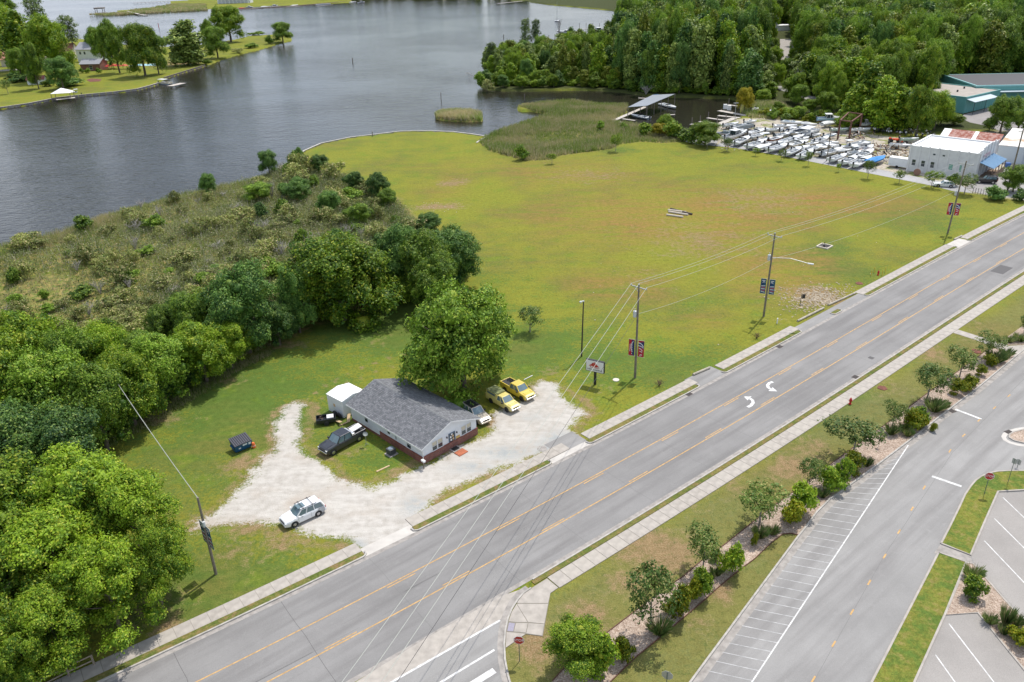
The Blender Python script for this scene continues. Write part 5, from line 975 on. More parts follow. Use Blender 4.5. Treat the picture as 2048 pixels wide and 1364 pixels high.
M_BRICK = brickm('red_brick', (0.27, 0.075, 0.05), (0.17, 0.05, 0.035), (0.30, 0.25, 0.22), 1, .22, .075, ms=.008)
M_SHIN = brickm('grey_shingles', (0.115, 0.12, 0.13), (0.215, 0.22, 0.235), (0.08, 0.08, 0.085), 1, .32, .2, off=.37, swap=True, ms=.012, n=.12)
def window(par, x, z, w_, h, face, d, mull=True, lite=False):
    """window on a wall; face 'f' (y=d plane, looks -y) or 's' (x=d plane, looks -x)"""
    def P3(a, o, zz): return (a, d - o, zz) if face == 'f' else (d - o, a, zz)
    def slab(m, a0, a1, z0, z1, o0, o1):
        p, q = P3(a0, o0, z0), P3(a1, o1, z1); m.box(min(p[0], q[0]), max(p[0], q[0]), min(p[1], q[1]), max(p[1], q[1]), z0, z1)
    m = MB(); f = .06
    slab(m, x, x + f, z, z + h, -.05, .035); slab(m, x + w_ - f, x + w_, z, z + h, -.05, .035); slab(m, x + f, x + w_ - f, z, z + f, -.05, .035); slab(m, x + f, x + w_ - f, z + h - f, z + h, -.05, .035)
    if mull: slab(m, x + f, x + w_ - f, z + h * .5 - .025, z + h * .5 + .025, -.05, .03)
    fr = m.build('window', M_WFR, par)
    m = MB(); slab(m, x + f, x + w_ - f, z + f, z + h - f, -.03, .008); m.build('pane', M_GLASS, fr)
    if lite: m = MB(); slab(m, x + f + .03, x + w_ - f - .03, z + h * .55, z + h - f, .009, .014); m.build('blind', mat('blind', (0.55, 0.5, 0.38), .8), fr)
    m = MB(); slab(m, x - .04, x + w_ + .04, z - .06, z, -.02, .06); m.build('sill', M_TRIM, fr); return fr
hs = thing('office_house', 'white house with grey shingle roof and red brick base beside the gravel drive', 'house', (-10.705, 76.077, 0), math.radians(44.4))
Wd, Dp, EV, RG = 8.5, 14.3, 2.42, 3.98
m = MB(); m.box(.05, Wd - .05, .05, Dp, .25, EV); m.add([(.05, .05, EV), (Wd - .05, .05, EV), (Wd / 2, .05, RG - .05), (.05, Dp, EV), (Wd - .05, Dp, EV), (Wd / 2, Dp, RG - .05)], [(0, 1, 2), (3, 5, 4)]); m.build('wall', M_WHITE, hs)
for i in range(16): m = MB(); z = .95 + i * .092; m.box(.035, Wd - .035, .03, .052, z, z + .078); m.box(.03, .052, .053, 8.2, z, z + .078); m.build('siding_board', M_WHITE, hs) if z < 2.35 else None
for i in range(8): m = MB(); z = .28 + i * .092; m.box(.03, .05, 8.22, Dp - .02, z, z + .08); m.build('siding_board', M_WHITE, hs)
m = MB(); m.box(0, Wd, -.07, .029, 0, .92); m.box(-.07, -.002, -.07, 8.2, 0, .92); m.box(Wd + .002, Wd + .07, -.07, Dp, 0, .92); m.box(-.01, .04, 8.21, Dp, 0, .25); m.build('brick_base', M_BRICK, hs)
m = MB(); m.box(-.1, Wd + .1, -.1, .0, .921, .965); m.box(-.1, -.02, .0, 8.22, .921, .965); m.build('brick_ledge', mat('ledge_brick', (0.22, 0.07, 0.05), .9), hs)
m = MB(); o = .38; m.box(.2, .3, .2, .3, 0, .1)
rf = bpy.data.objects.new('roof', None); 
def roofslope(s):
    m = MB(); sl_ = (RG - EV) / (Wd / 2); x0 = -o; z0 = EV - o * sl_; xs_, zs_ = (x0, z0), (Wd / 2, RG)
    f = (lambda x: x) if s > 0 else (lambda x: Wd - x)
    n = 22
    for i in range(n):                       # courses of shingles, each lapping the one below
        a0, a1 = i / n, (i + 1) / n; xa, xb = x0 + (Wd / 2 - x0) * a0, x0 + (Wd / 2 - x0) * a1; za, zb = z0 + (RG - z0) * a0, z0 + (RG - z0) * a1
        m.add([(f(xa), -o, za + .05), (f(xa), Dp + o, za + .05), (f(xb), Dp + o, zb + .035), (f(xb), -o, zb + .035), (f(xa), -o, za + .02), (f(xa), Dp + o, za + .02)], [(0, 1, 2, 3), (0, 4, 5, 1)])
    m.add([(f(x0), -o, z0 - .06), (f(x0), Dp + o, z0 - .06), (f(Wd / 2), Dp + o, RG - .06), (f(Wd / 2), -o, RG - .06)], [(0, 1, 2, 3)])
    return m
rm = roofslope(1).build('roof', M_SHIN, hs); roofslope(-1).build('roof', M_SHIN, hs)
m = MB(); 
for i in range(48): y = -o + i * (Dp + 2 * o) / 48; q = (Dp + 2 * o) / 48; m = m if i % 1 else MB(); m.add([(Wd / 2 - .16, y, RG + .0), (Wd / 2, y, RG + .075), (Wd / 2 + .16, y, RG + .0), (Wd / 2 - .16, y + q, RG - .012), (Wd / 2, y + q, RG + .06), (Wd / 2 + .16, y + q, RG - .012)], [(0, 1, 4, 3), (1, 2, 5, 4)]); m.build('ridge_cap', mat('ridge_cap', (0.19, 0.195, 0.2), .9, n=.2, ns=4), hs)
for s in (0, 1):
    f = (lambda x: x) if s == 0 else (lambda x: Wd - x)
    m = MB(); m.box(min(f(-o - .03), f(-o + .02)), max(f(-o - .03), f(-o + .02)), -o, Dp + o, EV - o * .37 - .13, EV - o * .37 + .03); m.build('fascia', M_TRIM, hs)
    for yy in (-o - .02, Dp + o - .01):
        m = MB(); m.add([(f(-o), yy, EV - o * .37 - .12), (f(Wd / 2), yy, RG - .12), (f(Wd / 2), yy, RG + .03), (f(-o), yy, EV - o * .37 + .03), (f(-o), yy + .03, EV - o * .37 - .12), (f(Wd / 2), yy + .03, RG - .12), (f(Wd / 2), yy + .03, RG + .03), (f(-o), yy + .03, EV - o * .37 + .03)], [(0, 1, 2, 3), (7, 6, 5, 4), (3, 2, 6, 7), (0, 4, 5, 1)]); m.build('rake_board', M_TRIM, hs)
m = MB(); m.path([(-.12, -.3, 2.3), (-.05, -.12, 2.1), (-.05, -.12, .15), (-.25, -.3, .08)], .045, 6); m.build('downspout', M_TRIM, hs)
for x in (1.45, 2.3): window(hs, x, .98, .8, 1.24, 'f', .03, lite=True)
for x in (6.0, 6.85): window(hs, x, .98, .78, 1.24, 'f', .03, lite=True)
window(hs, 2.1, .98, .85, 1.15, 's', .03); window(hs, 6.1, 1.25, .6, .8, 's', .03); window(hs, 10.6, 1.0, .75, 1.1, 's', .03)
m = MB(); m.box(.0, .03, 4.9, 5.15, 1.15, 1.55); m.build('vent', mat('vent_grey', (.3, .32, .35), .6), hs)
M_BLUE = mat('door_blue', (0.07, 0.12, 0.19), .4)
m = MB(); m.box(4.02, 4.1, -.06, .05, .12, 2.16); m.box(4.92, 5.0, -.06, .05, .12, 2.16); m.box(4.1, 4.92, -.06, .05, 2.08, 2.16); m.box(4.1, 4.92, -.05, .04, .12, .3); dr = m.build('door', M_BLUE, hs)
m = MB(); m.box(4.1, 4.92, -.02, .02, .3, 2.08); m.build('door_pane', M_GLASS, dr)
for i, (x, z) in enumerate([(4.2, 1.5), (4.55, 1.55), (4.25, 1.1), (4.6, 1.15), (4.22, .72), (4.58, .75), (4.4, 1.85)]): m = MB(); m.box(x, x + .2, -.035, -.022, z, z + .24); m.build('notice', M_PAPER if i % 2 else M_TRIM, dr)
m = MB(); m.box(4.84, 4.88, -.1, -.06, 1.0, 1.2); m.build('door_handle', mat('steel', (.5, .5, .5), .3, 1), dr)
for x in (3.72, 5.28): m = MB(); m.box(x - .05, x + .05, -.12, .028, 1.75, 1.95); m.build('wall_lamp', mat('black_metal', (.02, .02, .02), .5), hs)
m = MB(); m.box(5.15, 5.75, -.03, .028, 1.0, 1.3); m.build('notice_board', mat('notice_yellow', (.6, .42, .14), .8, n=.25, ns=7), hs)
m = MB(); m.box(3.9, 5.15, -1.0, -.1, 0, .12); m.build('step', M_CONCD, hs); m = MB(); m.box(4.05, 4.95, -.85, -.15, .122, .135); m.build('door_mat', mat('mat_black', (.02, .02, .02), .9), hs)
for i in range(7): m = MB(); m.box(3.85 + i * .19, 4.03 + i * .19, -2.0, -1.02, .0, .1); m.build('ramp_board', mat('orange_boards', (.42, .13, .06), .8, n=.2, ns=5), hs)
def hloc(x, y, z=0): a = math.radians(44.4); return Vector((-10.705 + x * math.cos(a) - y * math.sin(a), 76.077 + x * math.sin(a) + y * math.cos(a), z))
AH = math.radians(44.4)
t_ = thing('air_conditioner', 'dark grey air conditioning unit on a pad by the house side wall', 'air conditioner', hloc(-1.3, 4.4), AH); m = MB(); m.box(-.6, .6, -.6, .6, 0, .09); m.build('pad', M_CONCD, t_)
m = MB(); m.box(-.42, .42, -.42, .42, .1, .82); m.build('casing', mat('ac_grey', (.075, .08, .085), .5), t_, bevel=.03)
m = MB(); m.tube((0, 0, .825), (0, 0, .85), .33, n=20); m.build('fan_grille', mat('ac_fan', (.16, .2, .25), .5), t_)
for i in range(6): m = MB(); m.box(-.43, .43, -.43, .43, .2 + i * .1, .215 + i * .1); m.build('louvre', mat('ac_dark', (.03, .03, .035), .5), t_)
t_ = thing('post_box', 'white box on a short post at the near corner of the house', 'post box', hloc(-.55, -.75), AH); m = MB(); m.box(-.05, .05, -.05, .05, 0, .95); m.build('post', mat('post_wood', (.2, .17, .12), .9), t_); m = MB(); m.box(-.16, .16, -.28, .28, .95, 1.2); m.build('box', M_TRIM, t_, bevel=.05)
g = G(733, 890); t_ = thing('dish_antenna', 'small grey dish antenna on a thin pole on the grass beside the pickup', 'antenna', g); m = MB(); m.tube((0, 0, 0), (0, 0, 1.5), .03, n=6); m.build('pole', mat('galv', (.45, .46, .45), .5, .6), t_)
m = MB(); m.lathe([(.02, 0), (.15, .03), (.28, .12), (.30, .13), (.29, .15), (.15, .06), (.02, .03)], n=16); dd = m.build('dish', mat('dish_grey', (.20, .22, .21), .6), t_); dd.location = (0, 0, 1.5); dd.rotation_euler = (.5, .3, 0)
m = MB(); [m.tube((0, 0, .3), (.35 * math.cos(a), .35 * math.sin(a), 0), .02, n=5) for a in (0, 2.1, 4.2)]; m.build('tripod', mat('galv', (.45, .46, .45), .5, .6), t_)
# shed and the things round it
g0 = G(658, 820.5); g1 = G(688.7, 837); a_ = math.atan2(g1.y - g0.y, g1.x - g0.x); L_ = (g1 - g0).length
t_ = thing('storage_shed', 'white windowless storage shed tucked behind the back corner of the house', 'shed', (g0.x, g0.y, 0), a_)
m = MB(); m.box(0, L_, 0, 3.6, .05, 2.5); m.build('wall', M_WHITE, t_); m = MB(); m.add([(-.05, -.05, 2.5), (L_ + .05, -.05, 2.5), (L_ + .05, 3.65, 2.5), (-.05, 3.65, 2.5), (-.05, 1.8, 2.85), (L_ + .05, 1.8, 2.85), (-.05, -.05, 2.42), (L_ + .05, -.05, 2.42), (L_ + .05, 3.65, 2.42), (-.05, 3.65, 2.42)], [(0, 1, 5, 4), (2, 3, 4, 5), (0, 4, 3), (1, 2, 5), (6, 7, 1, 0), (7, 8, 2, 1), (8, 9, 3, 2), (9, 6, 0, 3), (9, 8, 7, 6)]); m.build('roof', mat('white_roof', (.82, .82, .81), .5), t_)
m = MB(); m.box(L_ * .38, L_ * .38 + .35, -.02, .0, 1.1, 1.5); m.build('notice', M_PAPER, t_); m = MB(); m.box(L_ - .03, L_ + .02, -.02, .06, .1, 2.4); m.build('corner_trim', M_TRIM, t_)
M_TYRE = mat('tyre', (.02, .02, .02), .85)
def tyre_mb(r=.36, w_=.24, ri=.22, axis='y'):
    m = MB(); m.lathe([(ri, -w_ / 2), (r * .93, -w_ / 2), (r, -w_ / 3), (r, w_ / 3), (r * .93, w_ / 2), (ri, w_ / 2), (ri, w_ / 2 - .02), (ri, -w_ / 2 + .02)], n=18)
    m.v = [(x, z, y) for x, y, z in m.v]; return m
for i, (f, lb) in enumerate([(.5, 'black spare tyre leaning on the white shed, left one'), (.76, 'black spare tyre leaning on the white shed, right one')]):
    p = g0.lerp(g1, f); o_ = tyre_mb(.42, .26).build('spare_tyre', M_TYRE); o_.location = (p.x - .05, p.y - .42, .40); o_.rotation_euler = (.25, 0, a_); tag(o_, lb, 'tyre')
g = G(655, 845); t_ = thing('truck_bed_trailer', 'black trailer made from a pickup bed, full of junk, beside the shed', 'trailer', g, AH - .55); t_.scale = (.85, .85, .85)
M_BLK = mat('black_paint', (.018, .02, .024), .35); m = MB(); m.box(-1.5, 1.2, -.85, -.78, .45, 1.0); m.box(-1.5, 1.2, .78, .85, .45, 1.0); m.box(-1.57, -1.5, -.85, .85, .45, 1.0); m.box(1.2, 1.27, -.85, .85, .45, 1.0); m.box(-1.5, 1.2, -.78, .78, .45, .52); m.build('bed', M_BLK, t_)
m = MB(); m.bar((1.27, 0, .45), (2.4, 0, .4), .08); m.build('drawbar', M_BLK, t_)
for s in (-.9, .9): o_ = tyre_mb(.36, .22).build('wheel', M_TYRE, t_); o_.location = (-.1, s, .36)
m = MB(); m.box(0, 1.0, -.5, .5, .95, 1.08); m.lathe([(.2, 1.08), (.2, 1.14), (.05, 1.15)], (.5, 0, 0), 10); m.build('white_lid', mat('white_plastic', (.7, .7, .7), .5), t_)
for i in range(9): m = MB(); p = (random.uniform(-1.3, -.1), random.uniform(-.6, .6), .55); m.bar(p, (p[0] + random.uniform(-.6, .6), p[1] + random.uniform(-.4, .4), random.uniform(.75, 1.15)), .14, .1); m.build('scrap', mat('scrap%d' % (i % 3), [(.09, .07, .06), (.2, .13, .1), (.05, .06, .08)][i % 3], .8), t_)
M_PINE = mat('new_lumber', (.52, .38, .22), .8, n=.15, ns=4)
for a, b_, lb in [((672, 842), (683, 851), 'plywood offcut leaning by the junk trailer'), ((679, 852), (696, 845), 'pale lumber board lying between the shed and the pickup'), ((697, 845), (699, 834), 'orange brown boards stacked in the gap between shed and house')]:
    m = MB(); p, q = G(*a), G(*b_); m.bar(p + Vector((0, 0, .08)), q + Vector((0, 0, .5 if 'gap' in lb or 'plywood' in lb else .08)), .4 if 'pale' not in lb else .2, .06); tag(m.build('lumber_board', M_PINE), lb, 'board')
m = MB(); m.bar(G(753, 944) + Vector((0, 0, .05)), G(779, 932) + Vector((0, 0, .05)), .2, .08); tag(m.build('lumber_board', M_PINE), 'single pale board lying on the lawn left of the house corner', 'board')
m = MB(); m.tube(G(1048, 760) + Vector((0, 0, .06)), G(1065, 751.5) + Vector((0, 0, .06)), .05, n=6); tag(m.build('white_pipe', M_TRIM), 'white pipe lying on the grass beside the yellow pickups', 'pipe')
# dumpster
g = G(484, 897); rz = math.atan2((G(504, 890) - G(468, 905)).y, (G(504, 890) - G(468, 905)).x); t_ = thing('dumpster', 'blue dumpster with a black ribbed lid beside the gravel track', 'dumpster', g, rz)
m = MB(); m.add([(-1.0, -.55, .12), (1.0, -.55, .12), (1.0, .6, .12), (-1.0, .6, .12), (-1.05, -.8, 1.05), (1.05, -.8, 1.05), (1.05, .8, 1.4), (-1.05, .8, 1.4)], [(3, 2, 1, 0), (0, 1, 5, 4), (1, 2, 6, 5), (2, 3, 7, 6), (3, 0, 4, 7), (4, 5, 6, 7)]); m.build('body', mat('dumpster_blue', (.012, .085, .20), .45, n=.15, ns=3), t_)
m = MB(); m.add([(-1.1, -.85, 1.06), (1.1, -.85, 1.06), (1.1, .85, 1.42), (-1.1, .85, 1.42), (-1.1, -.85, 1.11), (1.1, -.85, 1.11), (1.1, .85, 1.47), (-1.1, .85, 1.47)], [(3, 2, 1, 0), (4, 5, 6, 7), (0, 1, 5, 4), (1, 2, 6, 5), (2, 3, 7, 6), (3, 0, 4, 7)]); ld = m.build('lid', M_BLK, t_)
for i in range(9): m = MB(); x = -1.0 + i * .25; m.bar((x, -.83, 1.13), (x, .83, 1.49), .06, .04); m.build('rib', mat('lid_rib', (.10, .095, .13), .5), ld)
for x in (-1.12, 1.12): m = MB(); m.box(x - .07, x + .07, -.5, .5, .62, .78); m.build('fork_sleeve', mat('dumpster_blue', (.012, .085, .20), .45), t_)
for x, z, w_, h in [(-.1, .78, .55, .2), (.62, .68, .3, .36), (-.62, .5, .28, .16)]: m = MB(); y = -.55 - .25 * ((z + h / 2 - .12) / .93); m.box(x, x + w_, y - .03, y + .0, z, z + h); m.build('sticker', mat('sticker_white', (.62, .68, .72), .5), t_)
t_ = thing('orange_barrel', 'small orange barrel tipped beside the blue dumpster', 'barrel', G(508, 895)); m = MB(); m.lathe([(.22, 0), (.24, .1), (.2, .5), (.15, .7)], n=10); m.build('body', mat('orange_plastic', (.75, .16, .04), .5), t_); m = MB(); m.lathe([(.16, .5), (.23, .3), (.2, .3)], n=10); m.build('band', M_TRIM, t_)
# ------------------------------------------------------------------ poles, wires, banners, signs
M_POLE = mat('pole_wood', (.20, .17, .13), .95, n=.3, ns=2, bump=.3); M_GALV = mat('galv', (.45, .46, .45), .5, .6); M_WIRE = mat('wire', (.42, .43, .38), .6); M_WIRED = mat('cable_dark', (.05, .05, .05), .6)
def pole(base, top, label, name='utility_pole', r=.17, m_=None, cat='utility pole', ho=None):
    b0 = G(*base); H_ = ho or HGT(*base, top[1]); tp = G(top[0], top[1], H_); t_ = thing(name, label, cat, b0); d = tp - b0; d.z = H_
    m = MB(); m.tube((0, 0, -.3), d, r, r * .68, 12); m.build('pole', m_ or M_POLE, t_); return t_, b0, d
RZ = Rang(60)
def arm(t_, d, z, ln, rz, ins=3):
    a = Vector((math.cos(rz), math.sin(rz), 0)); c = d * (z / d.z); m = MB(); m.bar(c - a * ln / 2 + Vector((0, 0, .0)), c + a * ln / 2, .1, .12); m.bar(c - a * ln * .3, c - Vector((0, 0, .7)), .04, .05); m.bar(c + a * ln * .3, c - Vector((0, 0, .7)), .04, .05); ar = m.build('crossarm', M_GALV, t_); out = []
    for f in ([-.48, .0, .48] if ins == 3 else [-.48, .48]):
        p = c + a * ln * f + Vector((0, 0, .12 + (.28 if f == 0 else 0))); m = MB(); m.lathe([(.05, -.1), (.09, .0), (.05, .06), (.08, .1), (.03, .2)], p, 8); m.build('insulator', mat('porcelain', (.62, .62, .6), .3), ar); out.append(p + Vector((0, 0, .18)))
    return out
def transformer(t_, d, z, rz):
    c = d * (z / d.z) + Vector((math.cos(rz), math.sin(rz), 0)) * .38; m = MB(); m.lathe([(.2, -.5), (.25, -.45), (.25, .3), (.2, .4), (.06, .45)], c, 14); tr = m.build('transformer', mat('trans_grey', (.55, .57, .57), .4), t_); m = MB(); m.tube(c + Vector((0, 0, .4)), c + Vector((0, 0, .75)), .05, n=6); m.build('bushing', mat('porcelain', (.62, .62, .6), .3), tr)
M_RED = mat('banner_red', (.42, .012, .03), .7); M_NAVY = mat('banner_navy', (.015, .03, .12), .7); M_BB = mat('banner_blue', (.008, .075, .15), .7); M_BW = mat('banner_white', (.75, .72, .74), .7)
def banner(t_, d, z0, rz, kind, s):
    """printed banner hung on one side (s=-1 left, +1 right) between two arms; the print is thin raised cloth"""
    a = Vector((math.cos(rz), math.sin(rz), 0)) * s; n = Vector((-math.sin(rz), math.cos(rz), 0)); up = Vector((0, 0, 1)); c0 = d * (z0 / d.z); c0.z = z0; c0 = c0 + a * .26; Wb, Hb = .80, 2.45
    def q(u, v, o_=0): return c0 + a * (u * Wb) + up * (v * Hb) + n * o_
    def pan(pts, mt, nm, par, th=.012, of=0.0):
        m = MB(); k = len(pts); m.add([q(u, v, of - th) for u, v in pts] + [q(u, v, of + th) for u, v in pts], [tuple(range(k)), tuple(range(2 * k - 1, k - 1, -1))] + [(i, (i + 1) % k, k + (i + 1) % k, k + i) for i in range(k)]); return m.build(nm, mt, par)
    red = kind == 'red'; b_ = pan([(0, 0), (1, 0), (1, 1), (0, 1)], M_RED if red else M_BB, 'banner', t_)
    mm = MB(); mm.tube(q(-.3, 1.0), q(1.05, 1.0), .025, n=6); mm.tube(q(-.3, 0), q(1.05, 0), .025, n=6); mm.build('banner_arm', M_GALV, t_)
    def arc(cx_, cy_, rx, ry, a0, a1, w_, mt, nm='emblem', of=.0, th=.02):
        k = 9; o1 = [(cx_ + rx * math.cos(a0 + (a1 - a0) * i / k), cy_ + ry * math.sin(a0 + (a1 - a0) * i / k)) for i in range(k + 1)]; o2 = [(cx_ + (rx - w_) * math.cos(a0 + (a1 - a0) * i / k), cy_ + (ry - w_ * .45) * math.sin(a0 + (a1 - a0) * i / k)) for i in range(k, -1, -1)]; pan(o1 + o2, mt, nm, b_, th, of)
    fx = (lambda u: u) if s > 0 else (lambda u: 1 - u)
    if red and s > 0:
        pan([(.02, .62), (.98, .50), (.98, .95), (.02, .86)], M_NAVY, 'emblem', b_, .016); arc(0, .55, .95, .33, .25, 1.55, .12, M_BW); arc(0, .5, .98, .2, .3, 1.55, .10, M_BW); arc(.1, .3, .7, .24, .35, 1.5, .1, M_BW); arc(.2, .25, .55, .12, .3, 1.5, .09, M_BW); arc(.5, .1, .22, .07, 0, 4.5, .09, M_BW)
    elif red:
        pan([(.0, .02), (.42, .05), (.5, .98), (.0, .93)], M_NAVY, 'emblem', b_, .016); arc(-.1, .55, .72, .4, -.9, 1.1, .09, M_BW)
        pan([(.72, .25), (.82, .25), (.80, .72), (.72, .72)], M_BW, 'lettering', b_, .02)
        for i in range(6): pan([(.36, .1 + i * .13), (.50, .12 + i * .13), (.48, .17 + i * .13), (.36, .16 + i * .13)], M_BW, 'lettering', b_, .022)
    else:
        for i in range(5): v = .12 + i * .09; pan([(fx(.15), v), (fx(.9), v - .05 + .02 * i), (fx(.88), v - .005 + .02 * i), (fx(.15), v + .045)], M_BW if i % 2 == 0 else mat('banner_pink', (.5, .08, .12), .7), 'flag_stripe', b_, .018)
        pan([(fx(.1), .6), (fx(.5), .58), (fx(.45), .8), (fx(.3), .84)], M_NAVY, 'emblem', b_, .02); arc(.4, .72, .28, .1, 0, 2.6, .1, M_BW, th=.024); pan([(.2, .86), (.8, .86), (.8, .905), (.2, .905)], M_BW, 'lettering', b_, .02)
P1, b1, d1 = pole((1270, 755), (1278, 570), 'utility pole with red banners and crossarm by the white and red sign')
P2, b2, d2 = pole((1527, 633), (1550, 467), 'leaning utility pole with blue flag banners and a street lamp')
P3, b3, d3 = pole((1895, 467), (1933, 322), 'far leaning utility pole with red banners near the white building')
PA, bA, dA = pole((432, 1148), (395, 995), 'short utility pole with blue banners beside the gravel drive entrance', r=.15)
i1 = arm(P1, d1, d1.z - .35, 2.5, RZ - math.pi / 2 + .12); i2 = arm(P2, d2, d2.z - .4, 2.4, RZ - math.pi / 2 + .05); i3 = arm(P3, d3, d3.z - .6, 2.9, RZ - math.pi / 2)
transformer(P1, d1, 9.6, math.pi * .9); transformer(P2, d2, 9.9, math.pi * .8); transformer(P3, d3, 8.2, 2.2)
bz = -.42
for t_, d, z0, k in ((P1, d1, 3.3, 'red'), (P2, d2, 3.9, 'blue'), (P3, d3, 3.8, 'red')):
    for s in (-1, 1): banner(t_, d, z0, bz, k, s)
for s in (-1, 1): banner(PA, dA, 3.6, -.8, 'blue', s)
m = MB(); c = dA * .68; m.lathe([(.13, -.3), (.15, 0), (.13, .3)], c + Vector((.1, -.2, 0)), 10); m.build('meter_box', mat('trans_grey', (.55, .57, .57), .4), PA)
def sag(p, q, s, n=14): return [p.lerp(q, i / n) - Vector((0, 0, 4 * s * (i / n) * (1 - i / n))) for i in range(n + 1)]
def wire(p, q, s, r, lb, mt=None, n=14): m = MB(); m.path(sag(p, q, s, n), r, 4); tag(m.build('power_line', mt or M_WIRE), lb, 'wire')
for i, nm in enumerate(['left', 'middle', 'right']):
    wire(b1 + i1[i], b2 + i2[i], .5, .022, 'overhead wire from the red banner pole to the blue flag pole, %s of three' % nm)
    wire(b2 + i2[i], b3 + i3[i], 1.0, .022, 'overhead wire from the blue flag pole to the far pole, %s of three' % nm)
wire(b1 + d1 * .70, b2 + d2 * .70, .8, .02, 'lower cable between the red banner pole and the blue flag pole'); wire(b2 + d2 * .70, b3 + d3 * .62, 1.2, .02, 'lower cable from the blue flag pole to the far pole')
# the spans that come down over the road towards the viewer
PN = Vector((-20.4, 15.2, 0)); tops = [Vector((-21.4, 16.0, 13.2)), Vector((-20.4, 15.2, 13.5)), Vector((-19.4, 14.4, 13.2))]
for i, (px, py) in enumerate([(700, 1336), (738, 1345), (776, 1340)]):
    e = G(px, py, 12.0); s0 = b1 + i1[i]; q = s0 + (e - s0) * 1.55; wire(s0, q, .25, .024, 'overhead wire crossing the road diagonally, %s of the three pale ones' % ['left', 'middle', 'right'][i], n=20)
e = G(790, 1364, 8.5); wire(b1 + d1 * .70, b1 + d1 * .7 + (e - b1 - d1 * .7) * 1.5, .3, .02, 'dark twisted cable crossing the road right of the pale wires', M_WIRED, 20)
wire(bA + dA, G(236, 768, 8.6), .3, .035, 'thick pale cable rising from the short pole into the trees')
# street lamp on P2
m = MB(); c = d2 * .72; e = G(1617, 527, 9.6) - b2; m.path([c, c.lerp(e, .5) + Vector((0, 0, .35)), e], .05, 8); la = m.build('lamp_arm', M_GALV, P2); m = MB(); dv = (e - c).normalized(); m.bar(e - dv * .1, e + dv * .75, .28, .14); m.build('lamp_head', mat('lamp_grey', (.6, .62, .62), .4), la)
t_, b_, d_ = pole((1163, 713), (1167, 602), 'thin dark wooden light pole standing alone on the lawn', 'light_pole', .12, mat('pole_dark', (.06, .045, .035), .9), 'light pole')
m = MB(); m.bar(d_ + Vector((.1, 0, 0)), d_ + Vector((-.45, -.1, -.05)), .16, .12); m.lathe([(.05, .12), (.17, .02), (.12, -.2)], d_ + Vector((-.42, -.1, -.05)), 10); m.build('lamp_head', mat('lamp_grey', (.6, .62, .62), .4), t_)
t_, b_, d_ = pole((2014, 384), (2047, 258), 'tall leaning wooden pole in front of the porch at the right edge', r=.2); arm(t_, d_, d_.z - .5, 2.4, .3)
t_, b_, d_ = pole((1653, 322), (1662.5, 258), 'wooden pole among the boats beside the path', r=.15)
t_, b_, d_ = pole((1470, 240), (1472, 206), 'grey light pole at the creek dock', 'light_pole', .1, M_GALV, 'light pole'); m = MB(); m.bar(d_ - Vector((.8, 0, 0)), d_ + Vector((.8, 0, 0)), .15, .12); m.build('lamp_head', mat('lamp_grey', (.6, .62, .62), .4), t_)
# billboard sign
def text_mesh(s, size, mt, ext=.01):
    c = bpy.data.curves.new('text', 'FONT'); c.body = s; c.size = size; c.align_x = 'CENTER'; c.align_y = 'CENTER'; c.extrude = ext; o_ = bpy.data.objects.new('text', c); COL.objects.link(o_); dg = bpy.context.evaluated_depsgraph_get()
    me = bpy.data.meshes.new_from_object(o_.evaluated_get(dg)); me.materials.clear(); me.materials.append(mt); COL.objects.unlink(o_); bpy.data.objects.remove(o_); return me
def lettering(s, size, mt, par, loc, name='lettering', sx=1.0):
    o_ = link(name, text_mesh(s, size, mt), par); o_.location = loc; o_.rotation_euler = (math.pi / 2, 0, 0); o_.scale = (sx, 1, 1); return o_
M_RP = mat('sign_red', (.45, .03, .02), .5); M_BK = mat('sign_black', (.02, .02, .022), .5); M_SW = mat('sign_white', (.74, .74, .73), .4)
g = G(1190, 769); t_ = thing('business_sign', 'white business sign with a red roof emblem on a black post by the gravel lot', 'sign', g, -.52); m = MB(); m.box(-.15, .15, -.12, .12, 0, 2.0); m.build('post', M_BK, t_)
cb = MB(); cb.box(-1.32, 1.32, -.17, .17, 2.0, 3.72); cb.build('cabinet', M_BK, t_); m = MB(); m.box(-1.25, 1.25, -.19, -.172, 2.07, 3.65); sf = m.build('sign_face', M_SW, t_)
m = MB(); y0, y1 = -.2, -.192
def flatp(pts, mt, nm): m = MB(); k = len(pts); m.add([(x, -.2, z) for x, z in pts] + [(x, -.192, z) for x, z in pts], [tuple(range(k)), tuple(range(2 * k - 1, k - 1, -1))] + [(i, (i + 1) % k, k + (i + 1) % k, k + i) for i in range(k)]); m.build(nm, mt, sf)
flatp([(-.62, 2.85), (0, 3.42), (.62, 2.85), (.30, 2.85), (.30, 2.78), (-.30, 2.78), (-.30, 2.85)], M_RP, 'roof_emblem'); flatp([(-.9, 2.83), (-.62, 2.83), (0, 3.47), (.02, 3.52), (-.04, 3.52)], M_RP, 'roof_emblem'); flatp([(-.42, 3.1), (-.42, 3.35), (-.3, 3.35), (-.3, 3.2)], M_RP, 'roof_emblem')
lettering('RAMSEY', .30, M_RP, sf, (0.0, -.2, 2.66), sx=1.3); lettering('MEDI CAMPUS', .30, M_BK, sf, (0, -.2, 2.33), sx=1.12)
